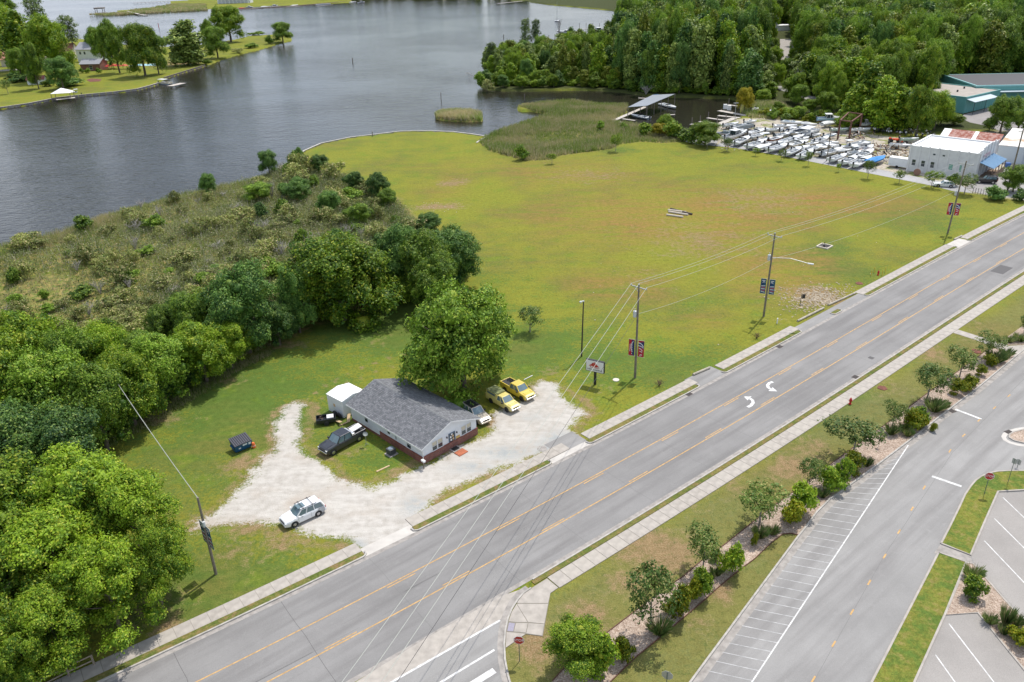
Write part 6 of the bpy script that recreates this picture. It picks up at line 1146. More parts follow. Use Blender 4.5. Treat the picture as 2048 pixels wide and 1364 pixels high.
# stop signs
def octa(r, y, th, m): 
    p = [(r * math.cos(math.pi / 8 + i * math.pi / 4), r * math.sin(math.pi / 8 + i * math.pi / 4)) for i in range(8)]; m.add([(x, y, z) for x, z in p] + [(x, y + th, z) for x, z in p], [tuple(range(8)), tuple(range(15, 7, -1))] + [(i, (i + 1) % 8, 8 + (i + 1) % 8, 8 + i) for i in range(8)])
def stop_sign(px, py, zc, rz, lb):
    t_ = thing('stop_sign', lb, 'stop sign', G(px, py), rz); m = MB(); m.tube((0, .03, 0), (0, .03, zc + .3), .035, n=8); m.build('post', mat('post_green', (.10, .13, .11), .6), t_)
    m = MB(); octa(.47, 0, .006, m); o_ = m.build('sign_border', M_SW, t_); o_.location = (0, -.02, zc); m = MB(); octa(.43, -.004, .003, m); f_ = m.build('sign_plate', M_RP, t_); f_.location = (0, -.021, zc)
    l_ = lettering('STOP', .36, M_SW, t_, (0, -.028, zc), sx=.95); l_.data = l_.data
    m = MB(); octa(.46, .0, .004, m); k = m.build('sign_back', M_GALV, t_); k.location = (0, -.012, zc); return t_
stop_sign(1039, 1323, 2.45, -.12, 'red stop sign beside the crosswalk at the corner of the side street'); stop_sign(1968, 990, 2.45, -.35, 'red stop sign on the curved grass island'); stop_sign(1331, 1392, 2.3, 2.75, 'stop sign seen from behind on its green post by the stone bed')
for a, b_, lb in [((2015, 967), (2029, 917), 'thin sign post seen edge-on on the curved grass island'), ((2034, 936), (2042, 919), 'shorter thin post with a plate beside the lot at the right edge'), ((1758, 890), (1764.5, 856), 'thin sign post in the stone bed beside the widest park tree')]:  # the shorter upright is a thin tube with a flat plate
    h = HGT(*a, b_[1]); t_ = thing('sign_post', lb, 'sign post', G(*a), .5); m = MB(); m.tube((0, 0, 0), (0, 0, h), .03, n=6); m.build('post', mat('post_green', (.10, .13, .11), .6), t_); m = MB(); m.box(-.012, .012, -.22, .22, h - .65, h); m.build('plate', M_GALV, t_)
# hydrants
def hydrant(px, py, lb, s=1.0):
    t_ = thing('fire_hydrant', lb, 'fire hydrant', G(px, py)); M_H = mat('hydrant_red', (.5, .02, .02), .4); m = MB(); m.lathe([(.17, 0), (.17, .06), (.11, .08), (.11, .5), (.15, .52), (.15, .58), (.12, .68), (.05, .76), (.03, .84)], n=12); m.build('body', M_H, t_, smooth=False)
    for a in (0, math.pi, -math.pi / 2): m = MB(); m.tube((0, 0, .42), (.2 * math.cos(a), .2 * math.sin(a), .42), .06, n=8); m.build('outlet', M_H, t_)
    t_.scale = (s, s, s)
hydrant(1700, 808, 'red fire hydrant at the edge of the near sidewalk', 1.15); hydrant(1756, 550, 'red fire hydrant between yellow posts beyond the road', 1.1)
for i, (x, y) in enumerate([(1742, 551), (1748, 545), (1764, 551), (1770, 545)]): m = MB(); m.tube((0, 0, 0), (0, 0, 1.05), .06, n=8); o_ = m.build('guard_post', mat('post_yellow', (.6, .42, .05), .6)); o_.location = G(x, y); tag(o_, 'yellow guard post, %s around the far red hydrant' % ['first from the left', 'second from the left', 'third from the left', 'rightmost of four'][i], 'post')
t_ = thing('small_sign', 'small black hanging sign on a leaning post near the stony patch', 'sign', G(1600.6, 608.5), .3); m = MB(); m.tube((0, 0, 0), (0, 0, 1.75), .05, n=6); m.bar((0, 0, 1.7), (.8, 0, 1.7), .07); m.build('post', M_BK, t_); m = MB(); m.box(.15, .75, -.02, .02, .95, 1.6); m.build('panel', M_BK, t_)
m = MB(); m.tube((0, 0, 0), (0, 0, .9), .1, n=8); o_ = m.build('marker_post', M_TRIM); o_.location = G(1554, 647); tag(o_, 'short white marker post on the lawn right of the blue flag pole', 'post')
m = MB(); m.lathe([(.45, 0), (.45, .06), (.3, .08)], n=12); o_ = m.build('manhole_cover', mat('cover_pale', (.6, .55, .48), .9)); o_.location = G(1232, 760); tag(o_, 'round pale utility cover on the lawn left of the red banner pole', 'utility cover')
m = MB(); m.lathe([(.6, 0), (.55, .02), (.35, .03), (.3, .04)], n=14); o_ = m.build('manhole_cover', M_CONCD); o_.location = G(1084, 897, .015); tag(o_, 'round cover set in the driveway mouth', 'utility cover')
for x, y, lb in [(1318, 772, 'bare reddish thorny shrub beside the near verge'), (1513, 677, 'bare reddish thorny shrub below the blue flag pole')]:
    g = G(x, y); t_ = thing('thorny_shrub', lb, 'shrub', g); me_ = twigs(31, 16, .9, .9, .03); me_.build('branches', mat('thorn_brown', (.13, .07, .05), .9), t_)
for x, y, lb in [(1764, 776, 'brown mulch square in the lawn near the red hydrant'), (1953, 703, 'brown mulch circle on the lawn below the walkway link'), (1718, 567, 'brown soil spot on the lawn before the upper verge')]:
    m = MB(); k = 12; rr_ = [random.uniform(.5, .75) for _ in range(k)]; m.poly([(rr_[i] * math.cos(i * 6.283 / k), rr_[i] * math.sin(i * 6.283 / k)) for i in range(k)], 0, .05); o_ = m.build('mulch_ring', mat('mulch_brown', (.16, .06, .04), .95, n=.4, ns=6)); o_.location = G(x, y); tag(o_, lb, 'mulch ring')
# timber kerb logs
M_LOG = mat('timber_grey', (.40, .36, .29), .9, n=.25, ns=2)
for a, b_, lb in [((1386, 751), (1419, 737), 'round timber barrier log at the near paved gap'), ((1595, 643.5), (1647, 617.5), 'long timber barrier log by the stony patch, near one'), ((1656, 611.5), (1711, 587), 'long timber barrier log by the stony patch, far one'), ((1908, 480), (1923, 473), 'short timber barrier log beyond the upper driveway')]:
    p, q = G(*a), G(*b_); m = MB(); m.tube(p + Vector((0, 0, .16)), q + Vector((0, 0, .16)), .17, n=10); tag(m.build('barrier_log', M_LOG), lb, 'log')
for i, (a, b_, c, lb) in enumerate([((1336, 421.5), (1372, 426), 'w', 'pale log on top of the small log pile in the field'), ((1337, 425), (1376, 431), 'w', 'pale log in the middle of the field log pile'), ((1333, 431), (1366, 435.5), 'w', 'lowest pale log of the field log pile'), ((1341, 419), (1384, 430), 'd', 'dark-ended log at the back of the field log pile')]):
    p, q = G(*a), G(*b_); m = MB(); m.tube(p + Vector((0, 0, .2)), q + Vector((0, 0, .2)), .22, n=8); o_ = m.build('log', mat('log_pale', (.62, .55, .46), .9) if c == 'w' else mat('log_dark', (.09, .07, .06), .9)); tag(o_, lb, 'log')
g = G(1649, 493.5); t_ = thing('square_planter', 'square timber frame with dark soil alone in the field', 'planter', g, .75)
for i in range(4): m = MB(); m.box(-1.15, 1.15, -1.15, -.95, 0, .25); o_ = m.build('timber', mat('log_pale', (.62, .55, .46), .9), t_); o_.rotation_euler = (0, 0, i * math.pi / 2); o_.scale = (1 - .001 * i,) * 3
m = MB(); m.box(-.95, .95, -.95, .95, 0, .1); m.build('soil', M_DARK, t_); m = MB(); m.tube((.3, .2, .1), (.3, .2, .9), .06, n=6); m.lathe([(.25, .1), (.2, .4), (.1, .5)], (-.3, 0, 0), 8); m.build('well_pipe', M_DARK, t_)
# rail fence bottom left
FPX = [(236, 1306), (189, 1330), (139, 1353), (86, 1380), (30, 1408)]; t_ = thing('rail_fence', 'weathered wooden rail fence under the light green trees at the bottom left', 'fence', G(*FPX[1])); g0 = G(*FPX[1]); M_RAIL = mat('rail_wood', (.30, .25, .19), .9, n=.25, ns=3)
for i, p in enumerate(FPX[1:]): q = G(*p) - g0; m = MB(); m.box(q.x - .06, q.x + .06, q.y - .06, q.y + .06, 0, 1.15); m.build('post', M_RAIL, t_)
for i in range(1, 4):
    for z in (1.1, .55): m = MB(); a, b_ = G(*FPX[i]) - g0, G(*FPX[i + 1]) - g0; m.bar(a + Vector((0, 0, z)), b_ + Vector((0, 0, z)), .05, .12); m.build('rail', M_RAIL, t_)
# litter-like pale specks on the lawns: stones
sp = MB()
for i in range(90):
    px, py = random.choice([(random.uniform(1560, 1730), random.uniform(560, 640)), (random.uniform(840, 930), random.uniform(405, 425)), (random.uniform(1170, 1800), random.uniform(420, 760))]) if i > 20 else (random.uniform(1590, 1700), random.uniform(575, 620))
    if px > 1400 and SDp(px, py)[1] > -7.6: continue
    g = G(px, py); r = random.uniform(.06, .14); sp.lathe([(r * .6, 0), (r, r * .3), (r * .4, r * .7)], g, 5)
tag(sp.build('loose_stones', mat('stone_pale', (.5, .44, .36), .9)), 'loose pale stones scattered over the stony patch and lawn', 'stones', None, 'stuff')
stn = MB(); n_ = 0
while n_ < 900:
    px, py = random.gauss(1640, 34), random.gauss(597, 12)
    g = G(px, py)
    if SDp(px, py)[1] > -7.7: continue
    r = random.uniform(.07, .2); stn.lathe([(r * .6, 0), (r, r * .3), (r * .4, r * .6)], g, 5); n_ += 1
tag(stn.build('stony_patch', mat('stone_tan', (.40, .33, .24), .9, n=.3, ns=2)), 'patch of tan stones behind the timber logs at the roadside', 'stones', None, 'stuff')
# ------------------------------------------------------------------ vehicles
M_CHROME = mat('chrome', (.6, .6, .62), .2, 1); M_RIM = mat('rim', (.5, .5, .52), .3, .9); M_LAMP = mat('lamp_clear', (.7, .72, .72), .15); M_TAIL = mat('tail_red', (.4, .01, .01), .3); M_VG = mat('car_glass_painted_sky', (.13, .19, .21), .06, spec=1.0); M_PLAS = mat('black_plastic', (.025, .025, .028), .6)  # car glass base colour is lightened to stand in for reflected sky
def paint(name, c, metal=0.0): return mat(name, c, .32, metal, coat=.6)
def section(y, z0, z1, r=.12, tum=0.0):           # half-rounded body cross-section in the yz plane
    return [(-y + r * .3, z0), (-y, z0 + r), (-y, z1 - r * 1.4), (-y + tum + r * .5, z1 - r * .25), (-y + tum + r * 1.8, z1), (y - tum - r * 1.8, z1), (y - tum - r * .5, z1 - r * .25), (y, z1 - r * 1.4), (y, z0 + r), (y - r * .3, z0)]
def vehicle(name, label, cat, col, L_, Wd_, kind, wb, wr=.36, hood=1.05, belt=1.05, roof=1.68, loc=(0, 0, 0), rz=0.0, cab=None, ground=.28, group=None):
    """x forward. kind: suv, pickup. cab=(x rear, x front) of the glasshouse at the belt"""
    t_ = thing(name, label, cat, loc, rz, group); hw = Wd_ / 2; xf, xr = L_ / 2, -L_ / 2; fa = wb / 2 + (.0 if kind == 'suv' else .12); ra = fa - wb; c0, c1 = cab
    st_ = [(xr, .80, ground + .18, belt - .10), (xr + .1, .97, ground + .05, belt - .03), (ra, 1, ground, belt), (c0 + .05, 1, ground, belt), (c1 - .1, 1, ground, belt), (c1 + .25, .995, ground, hood + .02), (fa, .985, ground, hood - .03), (xf - .35, .95, ground + .02, hood - .08), (xf - .08, .88, ground + .08, hood - .2), (xf, .80, ground + .16, hood - .32)]
    m = MB(); m.loft([[(x, y, z) for y, z in section(hw * f, a, b_)] for x, f, a, b_ in st_]); body = m.build('body', col, t_, smooth=False, bevel=.0)
    if kind == 'pickup':
        bx0, bx1 = xr + .1, c0 - .06; m = MB(); m.box(bx0, bx1, -hw + .16, hw - .16, belt + .002, belt + .02); bd = m.build('bed_floor', M_PLAS, t_)
        m = MB(); h = .13
        for a in ((xr + .02, c0 - .02, -hw + .03, -hw + .17), (xr + .02, c0 - .02, hw - .17, hw - .03), (xr + .02, xr + .12, -hw + .17, hw - .17)): m.box(a[0], a[1], a[2], a[3], belt - .05, belt + h)
        m.build('bed_side', col, t_, bevel=.03)
    # glasshouse
    tw = hw - .20; rr0, rr1 = c0 + (.12 if kind == 'pickup' else .28), c1 - .62
    m = MB(); b0 = [(c0, hw - .06), (c1, hw - .1)]; ring0 = [(c0, -hw + .07, belt - .02), (c1, -hw + .12, belt - .02), (c1 + .1, 0, belt - .02), (c1, hw - .12, belt - .02), (c0, hw - .07, belt - .02), (c0 - .04, 0, belt - .02)]
    ring1 = [(rr0, -tw, roof - .06), (rr1, -tw + .03, roof - .06), (rr1 + .07, 0, roof - .05), (rr1, tw - .03, roof - .06), (rr0, tw, roof - .06), (rr0 - .03, 0, roof - .05)]
    m.loft([ring0, ring1], cap=True); gh = m.build('windows', M_VG, t_)
    m = MB(); r2 = [(x + (.04 if x < 0 else -.06), y * .93, roof) for x, y, z in ring1]; m.loft([[(x, y * 1.02, z - .02) for x, y, z in ring1], [(x, y * 1.01, z + .02) for x, y, z in ring1], r2]); m.build('roof', col, t_)
    def lerp3(a, b_, f): return tuple(a[i] + (b_[i] - a[i]) * f for i in range(3))
    m = MB()
    for s in (0, 4), (1, 3): 
        for k in s: m.bar(ring0[k], ring1[k], .09, .09)
    for s in (-1, 1):
        for f in ([.5] if kind == 'pickup' else [.36, .68]):
            a = (c0 + (c1 - c0) * f * .95 + .05, s * (hw - .085), belt); b_ = (rr0 + (rr1 - rr0) * f + .05, s * (tw - .01), roof - .05); m.bar(a, b_, .07, .06)
    m.build('pillar', col, t_)
    for ax, nm in ((fa, 'wheel'), (ra, 'wheel')):
        for s in (-1, 1):
            w_ = MB(); k = tyre_mb(wr, .24, wr * .62); k.v = [(x, y + s * (hw - .1), z) for x, y, z in k.v]; o_ = link('wheel', k.mesh('wheel', M_TYRE), t_); o_.location = (ax, 0, wr)
            m = MB(); m.tube((0, s * (hw - .02), 0), (0, s * (hw + .015), 0), wr * .6, wr * .5, 12); m.build('rim', M_RIM, o_)
            m = MB()
            for q in range(5): a = q * 1.2566; m.bar((math.cos(a) * wr * .3, s * (hw + .02), math.sin(a) * wr * .3), (math.cos(a + .5) * wr * .42, s * (hw + .02), math.sin(a + .5) * wr * .42), .05, .01)
            m.build('hub', M_PLAS, o_)
            m = MB(); k_ = 10; pts = [(ax + (wr + .07) * math.cos(math.pi * i / k_), wr + (wr + .07) * math.sin(math.pi * i / k_)) for i in range(k_ + 1)]; pts = [(ax + wr + .07, ground)] + pts + [(ax - wr - .07, ground)]
            m.add([(x, s * (hw + .004), z) for x, z in pts] + [(x, s * (hw - .2), z) for x, z in pts], [tuple(range(len(pts)))] + [(i, i + 1, len(pts) + i + 1, len(pts) + i) for i in range(len(pts) - 1)]); m.build('wheel_arch', M_PLAS, t_)
    m = MB(); m.box(xf - .12, xf + .03, -hw * .5, hw * .5, hood - .52, hood - .26); m.build('grille', M_PLAS, t_, bevel=.02)
    m = MB(); m.box(xf - .16, xf + .08, -hw * .84, hw * .84, ground + .1, ground + .32); m.build('front_bumper', M_CHROME if kind == 'pickup' else col, t_, bevel=.04)
    m = MB(); m.box(xr - .08, xr + .16, -hw * .86, hw * .86, ground + .1, ground + .32); m.build('rear_bumper', M_CHROME if kind == 'pickup' else col, t_, bevel=.04)
    for s in (-1, 1):
        m = MB(); m.box(xf - .22, xf + .0, s * hw * .72 - .15, s * hw * .72 + .15, hood - .42, hood - .24); m.build('headlight', M_LAMP, t_, bevel=.03)
        m = MB(); m.box(xr - .01, xr + .14, s * hw * .82 - .08, s * hw * .82 + .08, belt - .38, belt - .08); m.build('tail_light', M_TAIL, t_, bevel=.02)
        m = MB(); m.box(c1 - .28, c1 - .1, s * (hw + .02) - .02, s * (hw + .22) + .02 * s, belt + .0, belt + .16) if s > 0 else m.box(c1 - .28, c1 - .1, -hw - .24, -hw + .0, belt + .0, belt + .16); m.build('mirror', M_PLAS if col != M_WHP else col, t_, bevel=.03)
        for dx in ([c0 + .62, c1 - .55] if kind != 'pickup' else [c1 - .62]):
            m = MB(); m.box(dx - .1, dx + .1, s * (hw + .008) - .008, s * (hw + .008) + .008, belt - .16, belt - .12); m.build('door_handle', M_PLAS, t_)
        xs_ = [c0 + .05, (c0 + c1) / 2, c1 - .12] if kind != 'pickup' else [c0 + .1, c1 - .15] + ([(c0 + c1) / 2] if c1 - c0 > 2 else [])
        for x in xs_: m = MB(); m.box(x - .008, x + .008, s * (hw + .002) - .004, s * (hw + .002) + .004, ground + .12, belt - .06); m.build('door_seam', M_PLAS, t_)
    m = MB(); m.box(c1 + .2, xf - .3, -hw * .62, -hw * .60, hood - .015, hood + .012); m.box(c1 + .2, xf - .3, hw * .60, hw * .62, hood - .015, hood + .012); m.build('hood_crease', col, t_)
    return t_
M_WHP = paint('paint_white', (.74, .75, .76)); M_GRY = paint('paint_grey', (.045, .047, .055), .3); M_YLW = paint('paint_yellow', (.66, .50, .06)); M_YLP = paint('paint_pale_yellow', (.66, .56, .18)); M_TAN = paint('paint_champagne', (.52, .47, .40), .3); M_BLKP = paint('paint_black', (.015, .016, .018)); M_SIL = paint('paint_silver', (.34, .36, .39), .6)
def park(fw, rw_, side, hw, wr=.36):
    """from the pixels of the near wheels' hubs: centre on the ground and heading. side=+1 when the left side is seen"""
    a, b_ = G(fw[0], fw[1], wr), G(rw_[0], rw_[1], wr); d = (a - b_); wb = d.length; d.normalize(); n = Vector((-d.y, d.x, 0)); c = (a + b_) / 2 - n * side * hw; return Vector((c.x, c.y, 0)), math.atan2(d.y, d.x), wb
l, r, wb = park((590.5, 1049), (636.5, 1027.5), 1, .89); sv = vehicle('parked_suv', 'white SUV with sunroof and roof racks parked on the gravel drive', 'car', M_WHP, 4.6, 1.82, 'suv', 2.68, .35, hood=1.02, belt=1.05, roof=1.66, loc=l, rz=r, cab=(-2.12, .98))
m = MB(); m.box(-.25, .55, -.42, .42, 1.665, 1.685); m.build('sunroof', M_VG, sv)
for x in (-.95, .1):
    m = MB(); m.bar((x, -.78, 1.78), (x, .78, 1.78), .05, .03); m.box(x - .04, x + .04, -.72, -.66, 1.66, 1.78); m.box(x - .04, x + .04, .66, .72, 1.66, 1.78); m.build('roof_rack', M_PLAS, sv)
for s in (-.68, .68): m = MB(); m.bar((-1.4, s, 1.7), (.5, s, 1.7), .04, .04); m.build('roof_rail', M_PLAS, sv)
l, r, wb = park((668.5, 904.5), (721, 876), 1, .98, .41); pk = vehicle('parked_pickup', 'dark grey crew cab pickup with a white board in its bed, beside the house', 'pickup truck', M_GRY, 5.9, 2.0, 'pickup', 3.85, .41, hood=1.22, belt=1.18, roof=1.9, loc=l, rz=r, cab=(-.85, 1.35), ground=.38)
m = MB(); m.box(-1.25, -.92, -.92, .92, 1.32, 1.5); m.build('tool_box', mat('alu', (.6, .62, .64), .35, .6), pk, bevel=.02)
m = MB(); m.bar((-1.35, .0, 1.40), (-2.7, .2, 1.66), .95, .07); tag(m.build('white_board', mat('board_white', (.72, .70, .68), .6)), 'white foam board lying in the grey pickup bed', 'board'); wbd = bpy.data.objects['white_board']; wbd.location = l; wbd.rotation_euler = (0, 0, r)
for i in range(6): m = MB(); m.box(-.55, .5, -.62 + i * .24, -.6 + i * .24, 1.895, 1.91); m.build('roof_ridge', M_GRY, pk)
l, r, wb = park((1011, 818.5), (981.5, 801.5), -1, .86, .36); y1 = vehicle('parked_pickup', 'pale yellow pickup with a mossy green bed cap, the left one of the two', 'pickup truck', M_YLP, 5.2, 1.76, 'pickup', 3.1, .36, hood=1.05, belt=1.05, roof=1.66, loc=l, rz=r, cab=(-.35, 1.2), ground=.33)
M_MOSS = mat('mossy_cap', (.20, .22, .09), .8, n=.3, ns=3); m = MB(); m.loft([[(-2.5, -.8, 1.16), (-.45, -.8, 1.16), (-.45, .8, 1.16), (-2.5, .8, 1.16)], [(-2.42, -.72, 1.68), (-.45, -.74, 1.7), (-.45, .74, 1.7), (-2.42, .72, 1.68)]]); cp = m.build('bed_cap', M_YLP, y1)
m = MB(); m.box(-2.46, -.43, -.77, .77, 1.68, 1.74); m.build('cap_roof', M_MOSS, y1, bevel=.03)
for s in (-1, 1): m = MB(); m.box(-2.2, -.7, s * .775 - .02, s * .775 + .02, 1.3, 1.58); m.build('cap_window', M_VG, y1)
l, r, wb = park((1042.5, 797.5), (1008.5, 778), -1, .9, .38); y2 = vehicle('parked_pickup', 'bright yellow extended cab pickup with an open black bed', 'pickup truck', M_YLW, 5.4, 1.86, 'pickup', 3.35, .38, hood=1.1, belt=1.1, roof=1.76, loc=l, rz=r, cab=(-.7, 1.25), ground=.36)
for i in range(4): m = MB(); p = (-1.2 - i * .35, random.uniform(-.4, .4), 1.25); m.bar(p, (p[0] + .25, p[1] + .3, 1.42), .18, .12); m.build('junk', M_PLAS, y2)
g = G(951, 836); d = G(970, 840) - G(926, 811); rz = math.atan2((G(970, 841) - G(932, 815)).y, (G(970, 841) - G(932, 815)).x)
tn = vehicle('parked_suv', 'champagne SUV with a dark roof rack, nosed out behind the house corner', 'car', M_TAN, 4.7, 1.82, 'suv', 2.75, .37, hood=1.08, belt=1.1, roof=1.78, loc=g, rz=rz, cab=(-2.15, .85), ground=.32)
m = MB(); [m.bar((-1.6, s, 1.84), (.2, s, 1.84), .05, .05) for s in (-.62, .62)]; [m.bar((x, -.62, 1.86), (x, .62, 1.86), .05, .04) for x in (-1.6, -1.1, -.6, -.1, .2)]; m.build('roof_rack', M_PLAS, tn); m = MB(); m.box(-1.6, .1, -.55, .55, 1.79, 1.80); m.build('roof_panel', M_BLKP, tn)
g = G(1970, 366); bj = vehicle('parked_suv', 'black boxy off-road SUV on the paved yard by the porch', 'car', M_BLKP, 4.6, 1.9, 'suv', 2.9, .42, hood=1.2, belt=1.2, roof=1.85, loc=g, rz=2.8, cab=(-2.2, .5), ground=.45)
o_ = tyre_mb(.4, .25).build('spare_wheel', M_TYRE, bj); o_.location = (-2.42, 0, 1.05); o_.rotation_euler = (0, 0, math.pi / 2)
vehicle('parked_car', 'white car half hidden under the sapling before the white building', 'car', M_WHP, 4.6, 1.8, 'suv', 2.7, .34, hood=.9, belt=.92, roof=1.42, loc=G(1887, 373), rz=2.85, cab=(-1.9, .7), ground=.2)
vehicle('parked_car', 'silver grey car parked between the boats by the willowy tree', 'car', M_SIL, 4.6, 1.8, 'suv', 2.7, .34, hood=.95, belt=.97, roof=1.5, loc=G(1447, 271), rz=2.6, cab=(-1.9, .8), ground=.22)
vehicle('parked_pickup', 'white pickup at the garage by the right frame edge', 'pickup truck', M_WHP, 5.5, 1.95, 'pickup', 3.4, .4, hood=1.15, belt=1.12, roof=1.8, loc=G(2040, 317), rz=-2.7, cab=(-.7, 1.2), ground=.36)
# ------------------------------------------------------------------ white building and its neighbours
M_PAINTW = mat('painted_block', (.66, .66, .655), .8, n=.09, ns=.9, bump=.15); M_ROOFW = mat('roof_membrane', (.84, .84, .82), .6, n=.04, ns=.4)
wbz = math.radians(-43.3); wb_ = thing('white_building', 'white flat-roofed block building with pilasters and a blue porch awning', 'building', (101.4, 198.1, 0), wbz); WL, WD, WH = 15.9, 15.4, 6.3
m = MB(); m.box(0, WL, 0, .3, 0, WH); m.box(0, WL, WD - .3, WD, 0, WH); m.box(0, .3, .3, WD - .3, 0, WH); m.box(WL - .3, WL, .3, WD - .3, 0, WH - .2); m.build('wall', M_PAINTW, wb_)
m = MB(); m.box(.3, WL - .3, .3, WD - .3, WH - .45, WH - .3); m.build('roof', M_ROOFW, wb_)
m = MB(); m.box(-.08, WL + .08, -.08, .35, WH + .002, WH + .1); m.box(-.08, .35, .36, WD + .08, WH + .002, WH + .1); m.box(.36, WL, WD - .34, WD + .08, WH + .002, WH + .1); m.build('coping', M_TRIM, wb_)
for i in range(8): m = MB(); x = .02 + i * (WL - .45) / 7; m.box(x, x + .42, -.16, -.002, 0, WH + .25); m.build('pilaster', M_PAINTW, wb_)
for i in range(6): m = MB(); y = .3 + i * (WD - .8) / 5; m.box(WL + .002, WL + .2, y, y + .45, 0, WH + .8 + (.5 if 1 <= i <= 4 else 0)); m.build('pilaster', M_PAINTW, wb_)
for i, (y0, y1, h) in enumerate([(.3, 3.2, .6), (3.2, 6, .95), (6, 9.3, 1.2), (9.3, 12.1, .95), (12.1, WD, .6)]): m = MB(); m.box(WL - .28, WL + .0, y0 + .01, y1 - .01, WH - .19, WH + h); m.build('parapet_step', M_PAINTW, wb_)
M_GREEN = mat('board_green', (.20, .40, .32), .7)
for x, z, w_, h, k in [(1.0, 1.5, .95, 1.55, 'w'), (3.2, 1.5, .95, 1.55, 'w'), (5.4, 1.5, .95, 1.55, 'w'), (9.6, 1.6, 1.0, 1.5, 'g'), (5.5, 4.6, .7, .5, 's'), (7.7, 4.6, .7, .5, 's'), (12.0, 1.5, .6, 1.7, 'g')]:
    fr = window(wb_, x, z, w_, h, 'f', .0, k == 'w')
    if k == 'g': m = MB(); m.box(x + .1, x + w_ - .1, -.03, -.012, z + .1, z + h - .1); m.build('green_panel', M_GREEN, fr)
m = MB(); m.loft([[(WL + .1, .6, 4.15), (WL + 3.4, .6, 3.1), (WL + 3.4, 12.5, 3.1), (WL + .1, 12.5, 4.15)], [(WL + .1, .6, 4.25), (WL + 3.4, .6, 3.2), (WL + 3.4, 12.5, 3.2), (WL + .1, 12.5, 4.25)]]); aw = m.build('porch_awning', mat('awning_blue', (.16, .30, .46), .5), wb_)
for i in range(24): m = MB(); y = .7 + i * .5; m.bar((WL + .12, y, 4.27), (WL + 3.4, y, 3.22), .04, .04); m.build('awning_seam', mat('awning_blue', (.16, .30, .46), .5), aw)
for i in range(5): m = MB(); y = .8 + i * 2.9; m.box(WL + 3.1, WL + 3.25, y, y + .15, 0, 3.15); m.build('porch_post', mat('porch_wood', (.22, .15, .10), .9), wb_)
for i in range(9): m = MB(); z = .25 + i * .15; m.box(WL + 3.26, WL + 3.31, 1.2, 12.3, z, z + .12); m.build('porch_board', mat('porch_wood', (.22, .15, .10), .9, n=.3, ns=3), wb_)
m = MB(); m.box(WL, WL + 3.2, .6, 12.5, .0, .22); m.build('porch_deck', mat('porch_wood', (.22, .15, .10), .9), wb_)
m = MB(); m.box(WL + .201, WL + .26, 3, 8.6, 4.9, 5.5); m.build('wall_sign', mat('sign_mauve', (.45, .33, .36), .7), wb_)
t_ = thing('patio_umbrella', 'pale pink drooping patio umbrella at the porch', 'umbrella', G(1985, 346)); m = MB(); m.tube((0, 0, 0), (0, 0, 2.6), .04, n=6); m.build('pole', M_DARK, t_); m = MB(); m.lathe([(1.2, 1.7), (.9, 2.2), (.1, 2.7)], n=8); m.build('canopy', mat('pink_cloth', (.55, .32, .36), .8), t_)
t_ = thing('blue_bin', 'blue bin at the far end of the porch', 'bin', G(2014.5, 334)); m = MB(); m.box(-.5, .5, -.4, .4, 0, 1.0, taper=-.06); m.build('body', mat('bin_blue', (.02, .10, .35), .5), t_); m = MB(); m.box(-.58, .58, -.48, .48, 1.0, 1.06); m.build('lid', mat('bin_blue', (.02, .10, .35), .5), t_)
g = G(1833, 351); o_ = MB(); o_.tube((0, -.1, .85), (0, .1, .85), .85, n=16); o_ = o_.build('cable_spool', mat('spool_wood', (.26, .15, .11), .9)); o_.location = g; o_.rotation_euler = (0, 0, wbz); tag(o_, 'round wooden cable spool leaning on the white building', 'cable spool')
def boxtrailer(px, py, L_, W_, H_, rz, lb, mt=None):
    t_ = thing('box_trailer', lb, 'trailer', G(px, py), rz); m = MB(); m.box(-L_ / 2, L_ / 2, -W_ / 2, W_ / 2, .45, .45 + H_); m.build('body', mt or M_WHITE, t_, bevel=.04); m = MB(); m.bar((L_ / 2, 0, .5), (L_ / 2 + 1.0, 0, .45), .1); m.build('drawbar', M_PLAS, t_)
    m = MB(); m.box(-L_ / 2 - .02, L_ / 2 + .02, -W_ / 2 - .02, W_ / 2 + .02, .45 + H_, .5 + H_); m.build('roof', M_ROOFW, t_)
    for s in (-W_ / 2, W_ / 2): o_ = tyre_mb(.35, .2).build('wheel', M_TYRE, t_); o_.location = (-.2, s, .35)
boxtrailer(1797, 335, 4.8, 2.0, 2.1, wbz, 'white box trailer beside the white building')
# rusty roof shed, garage with stained roof, teal buildings
def block(name, label, cat, px0, px1, depth, h, wallm, roofm, par=.3, extra=None):
    a, b_ = G(*px0), G(*px1); L_ = (b_ - a).length; t_ = thing(name, label, cat, a, math.atan2((b_ - a).y, (b_ - a).x)); m = MB(); m.box(0, L_, 0, depth, 0, h); m.build('wall', wallm, t_); m = MB(); m.box(-.1, L_ + .1, -.1, depth + .1, h + .001, h + .18); m.build('roof', roofm, t_); return t_, L_
def rustmat():
    m = bpy.data.materials.new('rusty_tin'); m.use_nodes = True; t, N, L = nodes(m); b = t.nodes['Principled BSDF']; tc_ = N('ShaderNodeTexCoord'); nn = noise_n(t, N, L, tc_.outputs['Object'], 1.1, 6)
    L(mix_n(N, L, mr_n(N, L, nn, .42, .58, 0, 1), (.27, .075, .045), (.42, .24, .20)), b.inputs['Base Color']); b.inputs['Roughness'].default_value = .8; return m
